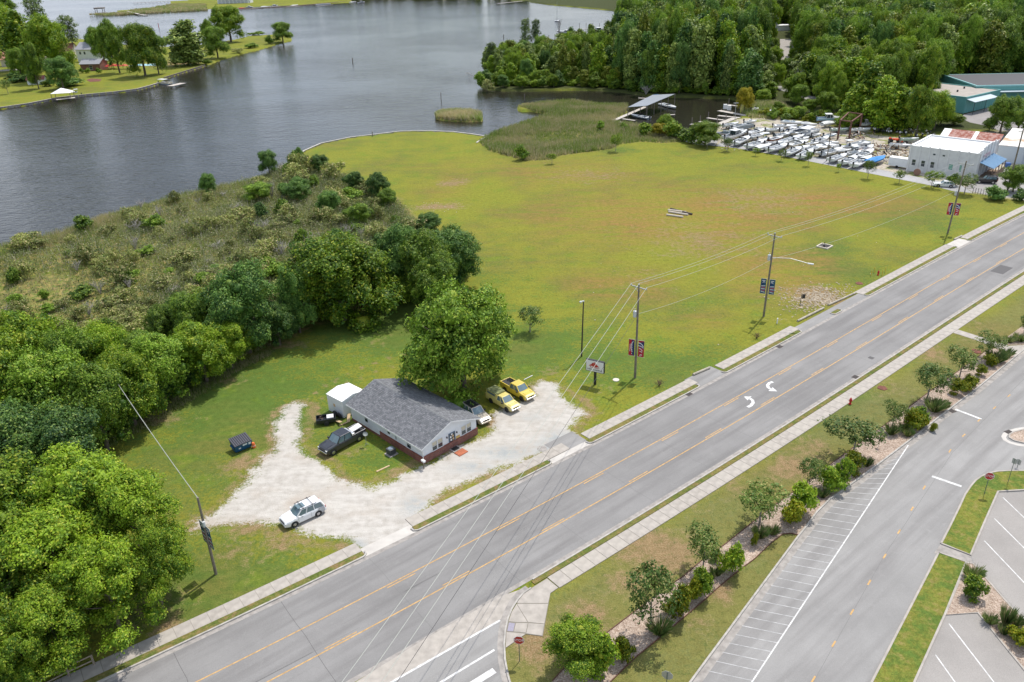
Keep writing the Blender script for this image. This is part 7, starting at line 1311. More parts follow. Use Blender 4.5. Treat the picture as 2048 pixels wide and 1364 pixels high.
rs_ = thing('rusty_shed', 'old shed with a rusty tin roof and two pale replacement sheets', 'shed', G(1876, 290), wbz + .02); m = MB(); SL, SD_, SH = 15.0, 7.0, 2.6; m.box(0, SL, 0, SD_, 0, SH); m.add([(0, 0, SH), (0, SD_, SH), (0, SD_ / 2, SH + 1.5), (SL, 0, SH), (SL, SD_, SH), (SL, SD_ / 2, SH + 1.5)], [(0, 2, 1), (3, 4, 5)]); m.build('wall', mat('shed_wall', (.42, .42, .42), .8), rs_)
RM = rustmat()
for s in (0, 1):
    for i in range(15):
        m = MB(); x0, x1 = i * 1.0 + .01, i * 1.0 + .99; y0, y1 = ((-.4, SD_ / 2) if s == 0 else (SD_ + .4, SD_ / 2)); m.add([(x0, y0, SH - .1), (x1, y0, SH - .1), (x1, y1, SH + 1.55), (x0, y1, SH + 1.55), (x0, y0, SH - .16), (x1, y0, SH - .16)], [(0, 1, 2, 3), (0, 4, 5, 1)]); m.build('roof_sheet', M_ROOFW if i in (0, 1, 8) and s == 0 else RM, rs_)
M_ROOFS = bpy.data.materials.new('stained_roof'); M_ROOFS.use_nodes = True; t, N, L = nodes(M_ROOFS); tc_ = N('ShaderNodeTexCoord'); nn = noise_n(t, N, L, tc_.outputs['Object'], .18, 6); L(mix_n(N, L, mr_n(N, L, nn, .52, .66, 0, 1), (.74, .71, .67), (.42, .27, .14)), t.nodes['Principled BSDF'].inputs['Base Color'])
ga, gl = block('garage', 'long low garage with a stained white flat roof behind the porch', 'garage', (1990, 323), (2024, 318), 24, 4.2, mat('garage_wall', (.52, .58, .62), .7), M_ROOFS)
ga.rotation_euler = (0, 0, wbz + .1); m = MB(); m.box(gl, gl + 22, .3, 24, 0, 4.0); m.build('wing', mat('garage_wall', (.52, .58, .62), .7), ga); m = MB(); m.box(gl, gl + 22, -1.5, 24, 4.02, 4.16); m.build('roof', M_ROOFS, ga)
for i in range(3): m = MB(); x = gl + .8 + i * 4.5; m.box(x, x + 3.4, .2, .295, .05, 3.1); m.build('bay_door', mat('bay_dark', (.05, .055, .06), .6), ga)
M_TEAL = mat('teal_metal', (.115, .32, .30), .6, n=.08, ns=.6); M_TAR2 = mat('roof_gravel', (.36, .32, .28), .9, n=.1, ns=.5)
te = thing('teal_warehouse', 'teal metal warehouse with a tan gravel roof among the trees', 'warehouse', G(1926, 227), math.radians(33.8)); h = 5.0
m = MB(); m.box(0, 22, 0, 27, 0, h); m.build('wall', M_TEAL, te); m = MB(); m.box(.3, 21.7, .3, 26.7, h - .02, h + .06); m.build('roof', M_TAR2, te); m = MB(); m.box(-.1, 22.1, -.1, .29, h + .001, h + .3); m.box(-.1, .29, .3, 27, h + .001, h + .3); m.box(21.71, 22.1, .3, 27, h + .001, h + .3); m.box(.3, 21.7, 26.71, 27.1, h + .001, h + .3); m.build('parapet', M_TEAL, te)
m = MB(); m.loft([[(.2, -3.0, 3.9), (15, -3.0, 3.9), (15, -.1, 4.5), (.2, -.1, 4.5)], [(.2, -3.0, 4.0), (15, -3.0, 4.0), (15, -.1, 4.62), (.2, -.1, 4.62)]]); m.build('canopy', mat('canopy_grey', (.45, .52, .56), .5), te)
for i in range(14): m = MB(); m.box(.4 + i * 1.55, .46 + i * 1.55, -.05, -.002, 0, h - .1); m.build('wall_rib', M_TEAL, te)
for x in (.3, 7.5, 14.8): m = MB(); m.box(x, x + .12, -2.95, -2.83, 0, 3.9); m.build('canopy_post', M_PLAS, te)
for x, y in ((6, 18), (9, 8), (15, 20), (17, 10)): m = MB(); m.tube((x, y, h), (x, y, h + .7), .3, n=8); m.build('roof_vent', M_PLAS, te)
te2 = thing('teal_warehouse', 'larger teal warehouse with a black roof cut by the right frame edge', 'warehouse', G(2010, 205), math.radians(-4)); m = MB(); m.box(-11, 60, 0, 30, 0, 5.5); m.build('wall', M_TEAL, te2); m = MB(); m.box(-10.6, 59, .4, 29, 5.5, 5.56); m.build('roof', mat('roof_black', (.07, .07, .075), .8), te2); m = MB(); m.box(-11.1, 60, -.1, .39, 5.501, 5.95); m.box(-11.1, -10.61, .39, 30, 5.501, 5.95); m.build('parapet', mat('teal_light', (.25, .5, .5), .6), te2); m = MB(); m.box(-9, 59, -2.6, -.11, 3.9, 4.1); m.build('canopy', mat('canopy_grey', (.45, .52, .56), .5), te2)
sheet('paved_yard', [(1928, 229), (1975, 216), (2060, 222), (2300, 240), (2300, 300), (2060, 262), (2000, 262), (1965, 250), (1940, 245), (1920, 236)], .02, asphalt('yard_pale', (.27, .25, .24), 2, False))
sheet('paved_yard', [(1952, 356), (2012, 337), (2060, 325), (2300, 300), (2300, 360), (2062, 400), (2040, 398), (1975, 390), (1945, 384), (1930, 376), (1948, 364)], .024, asphalt('yard_grey', (.33, .315, .30), 3, False))
sheet('path', [(1430, 292), (1470, 296), (1560, 311), (1660, 331), (1760, 351), (1862, 371), (1905, 382), (1945, 386), (1925, 372), (1870, 361), (1770, 341), (1665, 320.5), (1565, 302.5), (1470, 288), (1440, 286)], .022, asphalt('path_grey', (.36, .355, .355), 4, False))
sheet('path', [(1358, 268), (1380, 266), (1410, 272), (1436, 283), (1430, 292), (1395, 288), (1372, 284)], .021, asphalt('path_grey2', (.34, .335, .33), 4, False))
fe = thing('wire_fence', 'low dark wire fence at the end of the field by the black SUV', 'fence', G(1945, 386)); g0 = G(1945, 386); g1 = G(2008, 397)
for i in range(13): m = MB(); p = g0.lerp(g1, i / 12) - g0; m.tube(p, p + Vector((0, 0, 1.3)), .05, n=5); m.build('post', M_PLAS, fe)
for k in range(4): m = MB(); m.bar(Vector((0, 0, .3 + k * .32)), g1 - g0 + Vector((0, 0, .3 + k * .32)), .03); m.build('rail', M_PLAS, fe)
# forest gap: tower, paving
sheet('forest_road', [(1546, 172), (1562, 172), (1600, 184), (1622, 192), (1700, 204), (1720, 214), (1700, 216), (1615, 200), (1590, 190), (1560, 180)], .02, M_ASPH2); sheet('forest_clearing', [(1560, 78), (1588, 78), (1590, 88), (1586, 105), (1574, 120), (1560, 120)], .02, M_CONCD); sheet('dirt_patch', [(1672, 202), (1698, 202), (1700, 210), (1676, 211)], .03, M_CONC)
g = G(1546, 64); t_ = thing('white_tower', 'tall narrow white structure showing through the forest gap', 'building', g, .2); m = MB(); m.box(-2, 2, -1.6, 1.6, 0, HGT(1546, 64, 30)); m.build('wall', M_WHITE, t_); m = MB(); m.box(-2.2, 2.2, -1.8, 1.8, HGT(1546, 64, 30), HGT(1546, 64, 29)); m.build('roof', M_TRIM, t_)
g = G(1556, 62); t_ = thing('low_white_building', 'low white building end glimpsed beyond the forest gap', 'building', g, .1); m = MB(); m.box(-7, 9, 0, 7, 0, 3.2); m.build('wall', M_WHITE, t_); m = MB(); m.box(-7.3, 9.3, -.3, 7.3, 3.2, 3.4); m.build('roof', M_TRIM, t_)
# ------------------------------------------------------------------ boats
M_GEL = mat('gelcoat', (.72, .73, .73), .35, n=.05, ns=2); M_GEL2 = mat('gelcoat_dull', (.58, .59, .58), .5, n=.1, ns=2); M_CREAM = mat('gelcoat_cream', (.62, .55, .40), .45); M_ALU = mat('alu_boat', (.33, .37, .40), .45, .5); M_BTM = mat('bottom_tan', (.38, .27, .21), .8, n=.2, ns=1); M_BROWN = mat('hull_brown', (.24, .09, .04), .6)
M_DECK = mat('cockpit_grey', (.40, .41, .41), .7); M_OB = mat('outboard_black', (.02, .022, .028), .35); M_OBW = mat('outboard_white', (.6, .6, .6), .35); M_TARP = mat('blue_tarp', (.01, .20, .52), .6, bump=.6, ns=1.5); M_NAV = mat('hull_navy', (.05, .08, .14), .4); M_PGR = mat('hull_pale_green', (.34, .46, .38), .6); M_LB = mat('hull_light_blue', (.30, .48, .60), .5); M_MAR = mat('hull_maroon', (.20, .03, .04), .5)
def hull_ring(s, L_, B, H_):
    x = -L_ / 2 + L_ * s; b_ = B / 2 * (1 - .9 * max(0, (s - .45) / .55) ** 2.3); zs = H_ * (.86 + .22 * s * s); zk = H_ * .62 * max(0, (s - .72) / .28) ** 2; zc = H_ * (.38 + .4 * s ** 3)
    return x, b_, zs, zk, zc
def boat(label, stern, bow, kind, hull=None, z0=.55, B=None, cat='boat', trailer=True, name='boat', ob=None, group=None, loc=None, rz=None, L_=None, inner=None, part_b=True):
    if loc is None:
        a, b_ = G(stern[0], stern[1], z0 + .5), G(bow[0], bow[1], z0 + .5); L_ = (b_ - a).length; c = (a + b_) / 2; loc = (c.x, c.y, z0); rz = math.atan2((b_ - a).y, (b_ - a).x)
    hull = hull or M_GEL; B = B or min(2.7, max(1.5, L_ * .34)); H_ = (.95 if L_ > 5 else .75) * (1.5 if kind == 'cabin' else 1); inner = inner or M_DECK
    t_ = thing(name, label, cat, loc, rz, group); ss_ = [0, .15, .35, .5, .62, .74, .84, .92, .975, 1.0]; R_ = [hull_ring(s, L_, B, H_) for s in ss_]
    if kind == 'pontoon':
        for s in (-1, 1): m = MB(); m.tube((-L_ / 2, s * B * .38, .3), (L_ / 2 - .5, s * B * .38, .3), .3, n=10); m.tube((L_ / 2 - .5, s * B * .38, .3), (L_ / 2, s * B * .38, .42), .3, .06, 10); m.build('float', M_ALU, t_)
        m = MB(); m.box(-L_ / 2, L_ / 2 - .2, -B / 2, B / 2, .62, .72); m.build('deck', M_DECK, t_); m = MB(); z = 1.0
        m.box(-L_ / 2 + .1, L_ / 2 - .4, -B / 2, -B / 2 + .05, .72, 1.25); m.box(-L_ / 2 + .1, L_ / 2 - .4, B / 2 - .05, B / 2, .72, 1.25); m.box(L_ / 2 - .45, L_ / 2 - .4, -B / 2 + .05, B / 2 - .05, .72, 1.25); m.build('rail_panel', hull, t_)
        for x in (-L_ * .3, L_ * .25): m = MB(); m.box(x - .5, x + .5, -B / 2 + .1, -B / 2 + .6, .72, 1.15); m.box(x - .5, x + .5, B / 2 - .6, B / 2 - .1, .72, 1.15); m.build('seat', M_GEL2, t_)
        m = MB(); m.box(-.2, .3, -.4, .2, .72, 1.5); m.build('console', M_GEL, t_)
        if 'top' in label: m = MB(); m.box(-L_ * .4, L_ * .15, -B / 2, B / 2, 2.4, 2.48); m.build('canopy', M_GEL, t_); m = MB(); [m.bar((x, y, 1.2), (x, y, 2.4), .04) for x in (-L_ * .38, L_ * .12) for y in (-B / 2 + .05, B / 2 - .05)]; m.build('canopy_frame', M_ALU, t_)
    else:
        m = MB(); m.loft([[(x, -b_, zs), (x, -b_ * .86, zc), (x, 0, zk), (x, b_ * .86, zc), (x, b_, zs)] for x, b_, zs, zk, zc in R_], closed=False); x, b_, zs, zk, zc = R_[0]; m.add([(x, -b_, zs), (x, -b_ * .86, zc), (x, 0, zk), (x, b_ * .86, zc), (x, b_, zs)], [(0, 1, 2, 3, 4)]); m.build('hull', hull, t_, smooth=False)
        if hull not in (M_BTM,) and part_b:
            m = MB(); m.loft([[(x, -b_ * .89, zc + .01), (x, 0, zk - .02), (x, b_ * .89, zc + .01)] for x, b_, zs, zk, zc in R_], closed=False); m.build('bottom', M_BTM if kind in ('cabin', 'big') else M_GEL2, t_)
        g_ = .16; fs = .55 if kind in ('open', 'jon', 'ttop') else .42; k = [r for r, s in zip(R_, ss_) if s <= fs + .2]
        m = MB(); cap = []
        for x, b_, zs, zk, zc in R_: cap.append([(x, -b_ - .02, zs), (x, -b_ - .02, zs + .05), (x, -max(0, b_ - g_), zs + .05), (x, -max(0, b_ - g_), zs - .0)])
        m.loft(cap); m.loft([[(x, -y, z) for x, y, z in r] for r in cap]); m.build('gunwale', M_GEL if hull not in (M_NAV,) else M_GEL2, t_)
        if kind == 'covered':
            m = MB(); m.loft([[(x, -b_ - .05, zs - .15), (x, -b_ - .03, zs + .06), (x, -b_ * .4, zs + .06 + .5 * math.sin(min(1, s * 1.2 + .15) * 3.0)), (x, b_ * .4, zs + .06 + .5 * math.sin(min(1, s * 1.2 + .15) * 3.0)), (x, b_ + .03, zs + .06), (x, b_ + .05, zs - .15)] for (x, b_, zs, zk, zc), s in zip(R_, ss_)], closed=False); m.build('cover', inner if inner is not M_DECK else M_TARP, t_)
        else:
            m = MB(); zf = H_ * .42; kk = [(x, max(.05, b_ - g_)) for x, b_, *_ in R_]; m.add([(x, -y, zf) for x, y in kk] + [(x, y, zf) for x, y in kk[::-1]], [tuple(range(2 * len(kk)))]); m.build('cockpit_floor', inner, t_)
            fd = [r for r, s in zip(R_, ss_) if s >= (fs + .05)]; m = MB(); m.loft([[(x, -max(0.01, b_ - .1), zs + .04), (x, 0, zs + .12), (x, max(0.01, b_ - .1), zs + .04)] for x, b_, zs, zk, zc in fd], closed=False); x, b_, zs, zk, zc = fd[0]; m.add([(x, -b_ + .1, zs + .04), (x, 0, zs + .12), (x, b_ - .1, zs + .04), (x, b_ - .1, zf), (x, -b_ + .1, zf)], [(0, 1, 2, 3, 4)]); m.build('foredeck', M_GEL, t_)
            if kind in ('open', 'ttop'):
                m = MB(); m.box(-.35, .25, -.4, .4, zf, zf + .85); m.build('console', M_GEL, t_, bevel=.05); m = MB(); m.box(.1, .2, -.36, .36, zf + .85, zf + 1.15); m.build('windshield', M_GLASS, t_); m = MB(); m.box(-1.15, -.65, -.4, .4, zf, zf + .55); m.build('seat', M_GEL2, t_, bevel=.05); m = MB(); m.box(-L_ / 2 + .25, -L_ / 2 + .65, -B * .36, B * .36, zf, zf + .45); m.build('stern_bench', M_GEL2, t_)
            if kind == 'ttop': m = MB(); m.box(-1.1, .8, -.85, .85, zf + 1.95, zf + 2.05); m.build('t_top', M_GEL, t_, bevel=.03); m = MB(); [m.bar((x, y, zf), (x * .8, y * 1.3, zf + 1.95), .05) for x in (-.5, .3) for y in (-.5, .5)]; m.build('t_top_frame', M_ALU, t_)
            if kind == 'cuddy':
                x, b_, zs, *_ = hull_ring(.52, L_, B, H_); m = MB(); m.loft([[(x - .1, -b_ + .1, zs + .05), (x + .35, 0, zs + .05), (x - .1, b_ - .1, zs + .05)], [(x - .35, -b_ + .2, zs + .42), (x + .05, 0, zs + .45), (x - .35, b_ - .2, zs + .42)]], closed=False); m.build('windshield', M_GLASS, t_)
                for y in (-.45, .45): m = MB(); m.box(x - 1.3, x - .75, y - .28, y + .28, zf, zf + .75); m.build('seat', M_GEL2, t_, bevel=.06)
                m = MB(); m.box(-L_ / 2 + .3, -L_ / 2 + .9, -B * .36, B * .36, zf, zf + .5); m.build('engine_hatch', M_GEL, t_, bevel=.05)
            if kind == 'cabin':
                x, b_, zs, *_ = hull_ring(.5, L_, B, H_); m = MB(); m.loft([[(x - L_ * .16, -b_ + .25, zs), (x + L_ * .12, -b_ + .35, zs), (x + L_ * .12, b_ - .35, zs), (x - L_ * .16, b_ - .25, zs)], [(x - L_ * .14, -b_ + .35, zs + 1.1), (x + L_ * .05, -b_ + .45, zs + 1.1), (x + L_ * .05, b_ - .45, zs + 1.1), (x - L_ * .14, b_ - .35, zs + 1.1)]]); m.build('cabin_windows', M_GLASS, t_)
                m = MB(); m.box(x - L_ * .2, x + L_ * .08, -b_ + .2, b_ - .2, zs + 1.1, zs + 1.22); m.build('hardtop', M_GEL, t_, bevel=.03)
                m = MB(); [m.bar((x + dx, y * (b_ - .28), zs), (x + dx * .85, y * (b_ - .4), zs + 1.1), .09) for dx in (-L_ * .16, -.02, L_ * .12) for y in (-1, 1)]; m.build('cabin_frame', M_GEL, t_)
                m = MB(); m.loft([[(x + L_ * .12, -b_ * .7, zs + .05), (x + L_ * .12, b_ * .7, zs + .05)], [(x + L_ * .12, -b_ * .6, zs + .45), (x + L_ * .12, b_ * .6, zs + .45)], [(x + L_ * .38, -.2, zs + .3), (x + L_ * .38, .2, zs + .3)]], closed=False); m.build('trunk_cabin', M_GEL, t_)
            if kind == 'jon': [MB() for _ in ()]; m = MB(); [m.box(x - .15, x + .15, -B * .4, B * .4, zf, zf + .3) for x in (-L_ * .3, 0, L_ * .22)]; m.build('thwart', M_GEL2, t_)
    if ob is not False and kind not in ('covered',):
        zt = 1.0 if kind != 'cabin' else 1.4; m = MB(); m.box(-L_ / 2 - .55, -L_ / 2 - .05, -.2, .2, zt - .05, zt + .5, taper=.05); o_ = m.build('outboard', ob or M_OB, t_, bevel=.05); m = MB(); m.box(-L_ / 2 - .42, -L_ / 2 - .22, -.07, .07, .0, zt - .05); m.build('outboard_leg', M_OB, o_)
    if trailer and z0 > .3:
        tr = thing('boat_trailer', label.split(',')[0][:0] + 'galvanised trailer under a boat in the yard', 'boat trailer', (loc[0], loc[1], 0), rz, 'boat trailers in the yard')
        m = MB(); [m.bar((-L_ * .45, y, .42), (L_ * .35, y * .6, .42), .08) for y in (-.6, .6)]; m.bar((L_ * .35, -.36, .42), (L_ * .62, 0, .42), .08); m.bar((L_ * .35, .36, .42), (L_ * .62, 0, .42), .08); m.bar((-L_ * .2, -.9, .38), (-L_ * .2, .9, .38), .08); m.build('frame', M_GALV, tr)
        for y in (-1, 1): o_ = tyre_mb(.33, .2).build('wheel', M_TYRE, tr); o_.location = (-L_ * .15, y * (B / 2 * .86), .33)
    return t_
BO = [((1489, 244), (1513, 242), 'open', None, 'small white open boat at the head of the rows beside the dock'), ((1447, 252), (1477, 247), 'jon', M_GEL2, 'grey-white flat skiff beside the long dock'), ((1465, 257), (1504, 251), 'pontoon', M_ALU, 'long grey aluminium pontoon boat near the dock'),
    ((1450, 278), (1493, 266), 'cabin', None, 'large white cabin cruiser with a hardtop beside the willowy tree'), ((1470, 287), (1500, 274), 'cuddy', None, 'white and bluish boat with a dark windshield next to the cabin cruiser'), ((1496, 268), (1530, 260), 'cuddy', M_GEL, 'white runabout with a navy outboard behind the cabin cruiser'),
    ((1501, 275), (1530, 268.5), 'open', None, 'white centre console in the third row near the cruiser'), ((1495, 293.5), (1533, 280.5), 'cuddy', None, 'wide white deck boat nearest the path start'), ((1532, 261), (1567, 259), 'jon', None, 'slim white boat pointing right in the yard centre'), ((1547, 252.5), (1594, 253), 'cuddy', None, 'long white sleek boat pointing right near the back'),
    ((1564, 243), (1608, 248), 'open', None, 'white boat with a light blue cover in the back row'), ((1578, 264), (1619, 255), 'pontoon', M_NAV, 'dark blue-grey pontoon boat in the yard centre'), ((1549, 272), (1583, 268), 'jon', M_ALU, 'grey aluminium jon boat in the yard centre'), ((1538, 281), (1566, 275), 'jon', M_BROWN, 'brown rusty coloured open boat among white ones'),
    ((1555, 288), (1609, 271), 'open', None, 'longest white centre console in the middle rows'), ((1538, 300), (1575, 290), 'open', None, 'white open boat by the path beside the pink seats'), ((1577, 292), (1616, 283), 'cuddy', M_CREAM, 'cream yellow hull boat in the middle rows'), ((1572, 308), (1602, 296), 'open', None, 'white open boat behind the fourth sapling'),
    ((1601, 313.5), (1625, 301), 'open', None, 'white boat with two seats behind the fourth sapling, right one'), ((1629, 284), (1656, 275), 'open', None, 'white open boat left of the wooden pole with dark outboard'), ((1644, 308), (1684, 298), 'ttop', None, 'white t-top boat right of the wooden pole'), ((1661, 320), (1692, 310.5), 'open', None, 'white open boat right of the wooden pole at the path'),
    ((1685, 326), (1713, 314), 'cuddy', None, 'white boat with a grey outboard, left of the pair before the blue tarp'), ((1707, 331), (1742, 314), 'cuddy', None, 'white boat with a grey outboard right beside the blue tarp'), ((1714, 314), (1746, 301), 'cuddy', None, 'white bowrider with a dark open cockpit behind the blue tarp'), ((1733, 326), (1769, 315), 'covered', M_NAV, 'boat wrapped in a bright blue tarp by the path'),
    ((1700, 294.5), (1735, 286), 'pontoon', M_GEL2, 'grey pontoon boat full of odds and ends'), ((1634, 240), (1684, 240), 'cabin', M_LB, 'big cabin boat with a light blue hull in the back row'), ((1643, 249), (1678, 245), 'covered', M_GEL2, 'pale covered hull before the light blue cabin boat'), ((1679, 247), (1717, 246), 'cabin', None, 'white cabin boat behind the rusty gantry'),
    ((1722, 250), (1743, 251), 'cabin', None, 'short white cabin boat at the right end of the back row'), ((1700, 260), (1740, 259.5), 'big', None, 'white hull with a tan bottom under the gantry'), ((1661, 259.5), (1697, 259.5), 'open', M_PGR, 'pale green open boat left of the gantry'), ((1603, 247.5), (1634, 250), 'covered', M_CREAM, 'cream hull boat left of the light blue cabin boat'),
    ((1603, 272), (1632, 261), 'pontoon', M_GEL, 'pontoon boat with a white top canopy in the yard middle'), ((1624, 272), (1641, 268), 'jon', M_ALU, 'small grey jon boat beside the canopy pontoon'), ((1800, 279), (1837, 279), 'jon', M_PGR, 'long pale green flat boat near the orange tractor'), ((1779, 289), (1821, 293), 'jon', None, 'flat white boat between the tractor and the white building'),
    ((1648, 272), (1673, 269), 'jon', M_LB, 'light blue grey skiff behind the wooden pole'), ((1612, 303), (1644, 291), 'open', M_GEL2, 'long dull white boat left of the wooden pole'), ((1503, 220), (1517, 217.5), 'open', None, 'white boat beside the golden tree'), ((1527, 224), (1544, 221), 'jon', M_MAR, 'dark maroon skiff on the grass behind the yard'), ((1537, 229.5), (1554, 228.5), 'covered', M_GEL2, 'small boat under a light blue cover on the grass behind the yard')]
for a, b_, k, h, lb in BO:
    kw = {}
    if 'light blue cover' in lb: kw = dict(inner=M_LB)
    elif k == 'covered' and 'tarp' not in lb: kw = dict(inner=M_GEL2)
    boat(lb, a, b_, 'open' if k == 'big' else k, h, z0=.55 if k != 'cabin' else .5, **kw)
fill = [q for q in ()]
occ = [((a[0] + b_[0]) / 2, (a[1] + b_[1]) / 2) for a, b_, *_ in BO]; rnd = random.Random(8); nf = 0; tries = 0
while nf < 20 and tries < 4000:
    tries += 1; px = rnd.uniform(1470, 1735); py = 252 + (px - 1470) * .07 + rnd.uniform(0, 52 + (px - 1470) * .02)
    if px > 1660 and 262 < py < 292 or py > 300 + (px - 1560) * .14: continue
    if min(((px - x) / 20) ** 2 + ((py - y) / 7.5) ** 2 for x, y in occ) < 1: continue
    occ.append((px, py)); nf += 1; dx = rnd.uniform(13, 18); dy = -rnd.uniform(-3, 7)
    boat('pale hulled boat squeezed in between the rows of the yard', (px - dx, py - dy), (px + dx, py + dy), rnd.choice(['open', 'cuddy', 'jon', 'covered', 'ttop']), rnd.choice([M_GEL, M_GEL, M_GEL2, M_CREAM, M_GEL2]), group='boats squeezed in between the yard rows', inner=rnd.choice([M_GEL2, M_DECK, M_BTM, M_OB]))
jk = thing('jet_ski', 'pinkish jet ski lying among the boats by the path', 'jet ski', G(1530, 296), .4); m = MB(); m.loft([[(-1.3, -.5, .2), (-1.3, 0, .1), (-1.3, .5, .2), (-1.3, 0, .6)], [(0, -.55, .2), (0, 0, 0), (0, .55, .2), (0, 0, .8)], [(1.3, -.1, .5), (1.3, 0, .4), (1.3, .1, .5), (1.3, 0, .6)]]); m.build('hull', mat('pink_plastic', (.5, .33, .42), .5), jk); m = MB(); m.bar((.2, -.35, 1.0), (.2, .35, 1.0), .06); m.bar((.3, 0, .6), (.2, 0, 1.0), .08); m.build('handlebar', M_PLAS, jk)
# junk: outboard motors on stands, scrap heap, gantry, tractor
ot = thing('outboard_motor', 'outboard motor standing on the ground along the back of the yard', 'outboard motor', G(1750, 262), 0, 'outboard motors standing in the yard'); m = MB(); m.box(-.25, .25, -.18, .18, .95, 1.45, taper=.05); m.build('cowling', M_OBW, ot, bevel=.04); m = MB(); m.box(-.09, .09, -.06, .06, .1, .95); m.lathe([(.02, 0), (.16, .02), (.02, .04)], (0, 0, .12), 8); m.build('leg', M_OB, ot)
ot2 = dup(ot, G(1756, 266), 1, label=ot['label']); 
for c in ot2.children:
    if c.name.startswith('cowling'): c.data = c.data.copy(); c.data.materials[0] = M_OB
ot2['label'] = 'black outboard motor standing in the motor row at the back of the yard'; ot2['group'] = 'black outboard motors in the yard'; ot['label'] = 'white outboard motor standing in the motor row at the back of the yard'
rnd = random.Random(3)
for i in range(64):
    px = rnd.uniform(1745, 1868); py = 258 + (px - 1745) * .13 + rnd.uniform(-4, 9)
    dup(ot if rnd.random() < .55 else ot2, G(px, py), rnd.uniform(0, 6), (1, 1, rnd.uniform(.7, 1.1)))
sc_ = MB(); cols = [mat('scrap_rust', (.22, .12, .07), .9), mat('scrap_dark', (.05, .05, .055), .8), mat('scrap_pale', (.55, .53, .5), .7), mat('scrap_tan', (.38, .28, .18), .9)]
def junk(lst, name, label, smin, smax):
    m = MB()
    for (x0, x1, y0, y1, n) in lst:
        for _ in range(n):
            m.mi = rnd.randrange(4); g = G(rnd.uniform(x0, x1), rnd.uniform(y0, y1)); q = Vector((rnd.uniform(-1, 1), rnd.uniform(-1, 1), rnd.uniform(-.3, .6))).normalized() * rnd.uniform(smin, smax); z = rnd.uniform(.1, .8); m.bar(g + Vector((0, 0, z)), g + q + Vector((0, 0, z)), rnd.uniform(.08, .3), rnd.uniform(.05, .25))
    tag(m.build(name, cols), label, 'scrap', None, 'stuff')
junk([(1738, 1835, 292, 316, 170), (1690, 1730, 272, 283, 50), (1770, 1800, 312, 330, 30)], 'scrap_heap', 'heap of rusty frames, timber and engine parts before the white building', .4, 1.8)
junk([(1590, 1640, 226, 238, 30), (1560, 1700, 232, 240, 30), (1440, 1680, 250, 305, 260), (1690, 1860, 262, 275, 60)], 'yard_clutter', 'small loose clutter between the rows of boats', .2, .8)
t_ = thing('steel_gantry', 'rusty brown steel gantry frame standing over a boat', 'gantry', G(1697, 282)); g0 = G(1697, 282); M_RUST = mat('rust_steel', (.15, .07, .05), .85, n=.3, ns=2); H_ = HGT(1697, 282, 243)
LG = [G(1675, 279) - g0, Vector((0, 0, 0)), G(1718, 266) - g0, G(1718, 266) - g0 + G(1675, 279) - g0 - Vector((0, 0, 0))]
LG[3] = G(1692, 262) - g0
for p in LG: m = MB(); m.bar(p, p + Vector((0, 0, H_)), .4, .4); m.build('post', M_RUST, t_)
for i, j in ((0, 1), (1, 2), (2, 3), (3, 0)): m = MB(); m.bar(LG[i] + Vector((0, 0, H_)), LG[j] + Vector((0, 0, H_)), .35, .3); m.build('beam', M_RUST, t_)
t_ = thing('metal_frame', 'thin rusty goal-like frame against the bushes behind the motors', 'frame', G(1773, 256)); m = MB(); q = G(1791, 260) - G(1773, 256); m.bar((0, 0, 0), (0, 0, 3.6), .12); m.bar(q, q + Vector((0, 0, 3.6)), .12); m.bar((0, 0, 3.6), q + Vector((0, 0, 3.6)), .12); m.build('frame', M_RUST, t_)
t_ = thing('orange_tractor', 'orange tractor with a front loader among the boats', 'tractor', G(1786, 285), -.35); M_OR = mat('tractor_orange', (.75, .10, .02), .5); m = MB(); m.box(-.2, 1.5, -.35, .35, .7, 1.25); m.build('hood', M_OR, t_, bevel=.06); m = MB(); m.box(-1.1, -.2, -.6, .6, .6, 1.0); m.box(-1.2, -.7, -.25, .25, 1.0, 1.45); m.build('seat_deck', M_OR, t_); m = MB(); m.bar((.3, -.6, 1.0), (2.1, -.6, .9), .14); m.bar((.3, .6, 1.0), (2.1, .6, .9), .14); m.box(2.0, 2.5, -.9, .9, .3, .9); m.build('loader', M_OR, t_)
for x, y, r in ((-.7, -.8, .62), (-.7, .8, .62), (1.2, -.6, .4), (1.2, .6, .4)): o_ = tyre_mb(r, .32, r * .55).build('wheel', M_TYRE, t_); o_.location = (x, y, r)
# ------------------------------------------------------------------ docks
M_DW = mat('dock_wood', (.46, .42, .37), .9, n=.2, ns=1.5); M_PILE = mat('pile_wood', (.20, .17, .14), .9)
def dock(name, label, a, b_, w_, cat='dock', z=.15, piles=True, tall=0):
    A, B = G(*a, z), G(*b_, z); t_ = thing(name, label, cat, (A.x, A.y, 0)); d = B - A; L_ = d.length; u = d.normalized(); n = Vector((-u.y, u.x, 0)); np_ = max(2, int(L_ / 2.4))
    m = MB(); m.bar(Vector((0, 0, z - .12)), d + Vector((0, 0, z - .12)), w_ * .9, .14); m.build('stringer', M_PILE, t_)
    for i in range(np_): m = MB(); p = d * (i + .5) / np_; h = L_ / np_ / 2 - .02; m.bar(p - u * h + Vector((0, 0, z)), p + u * h + Vector((0, 0, z)), w_, .08); m.build('deck_board', M_DW, t_)
    if piles:
        for i in range(0, np_ + 1, 2 if np_ > 5 else 1):
            p = d * i / np_ + n * (w_ / 2 + .15); m = MB(); m.tube(p + Vector((0, 0, -2)), p + Vector((0, 0, z + (.35 if not tall or i % 2 else tall))), .14, n=7); m.build('pile', M_PILE, t_)
    return t_
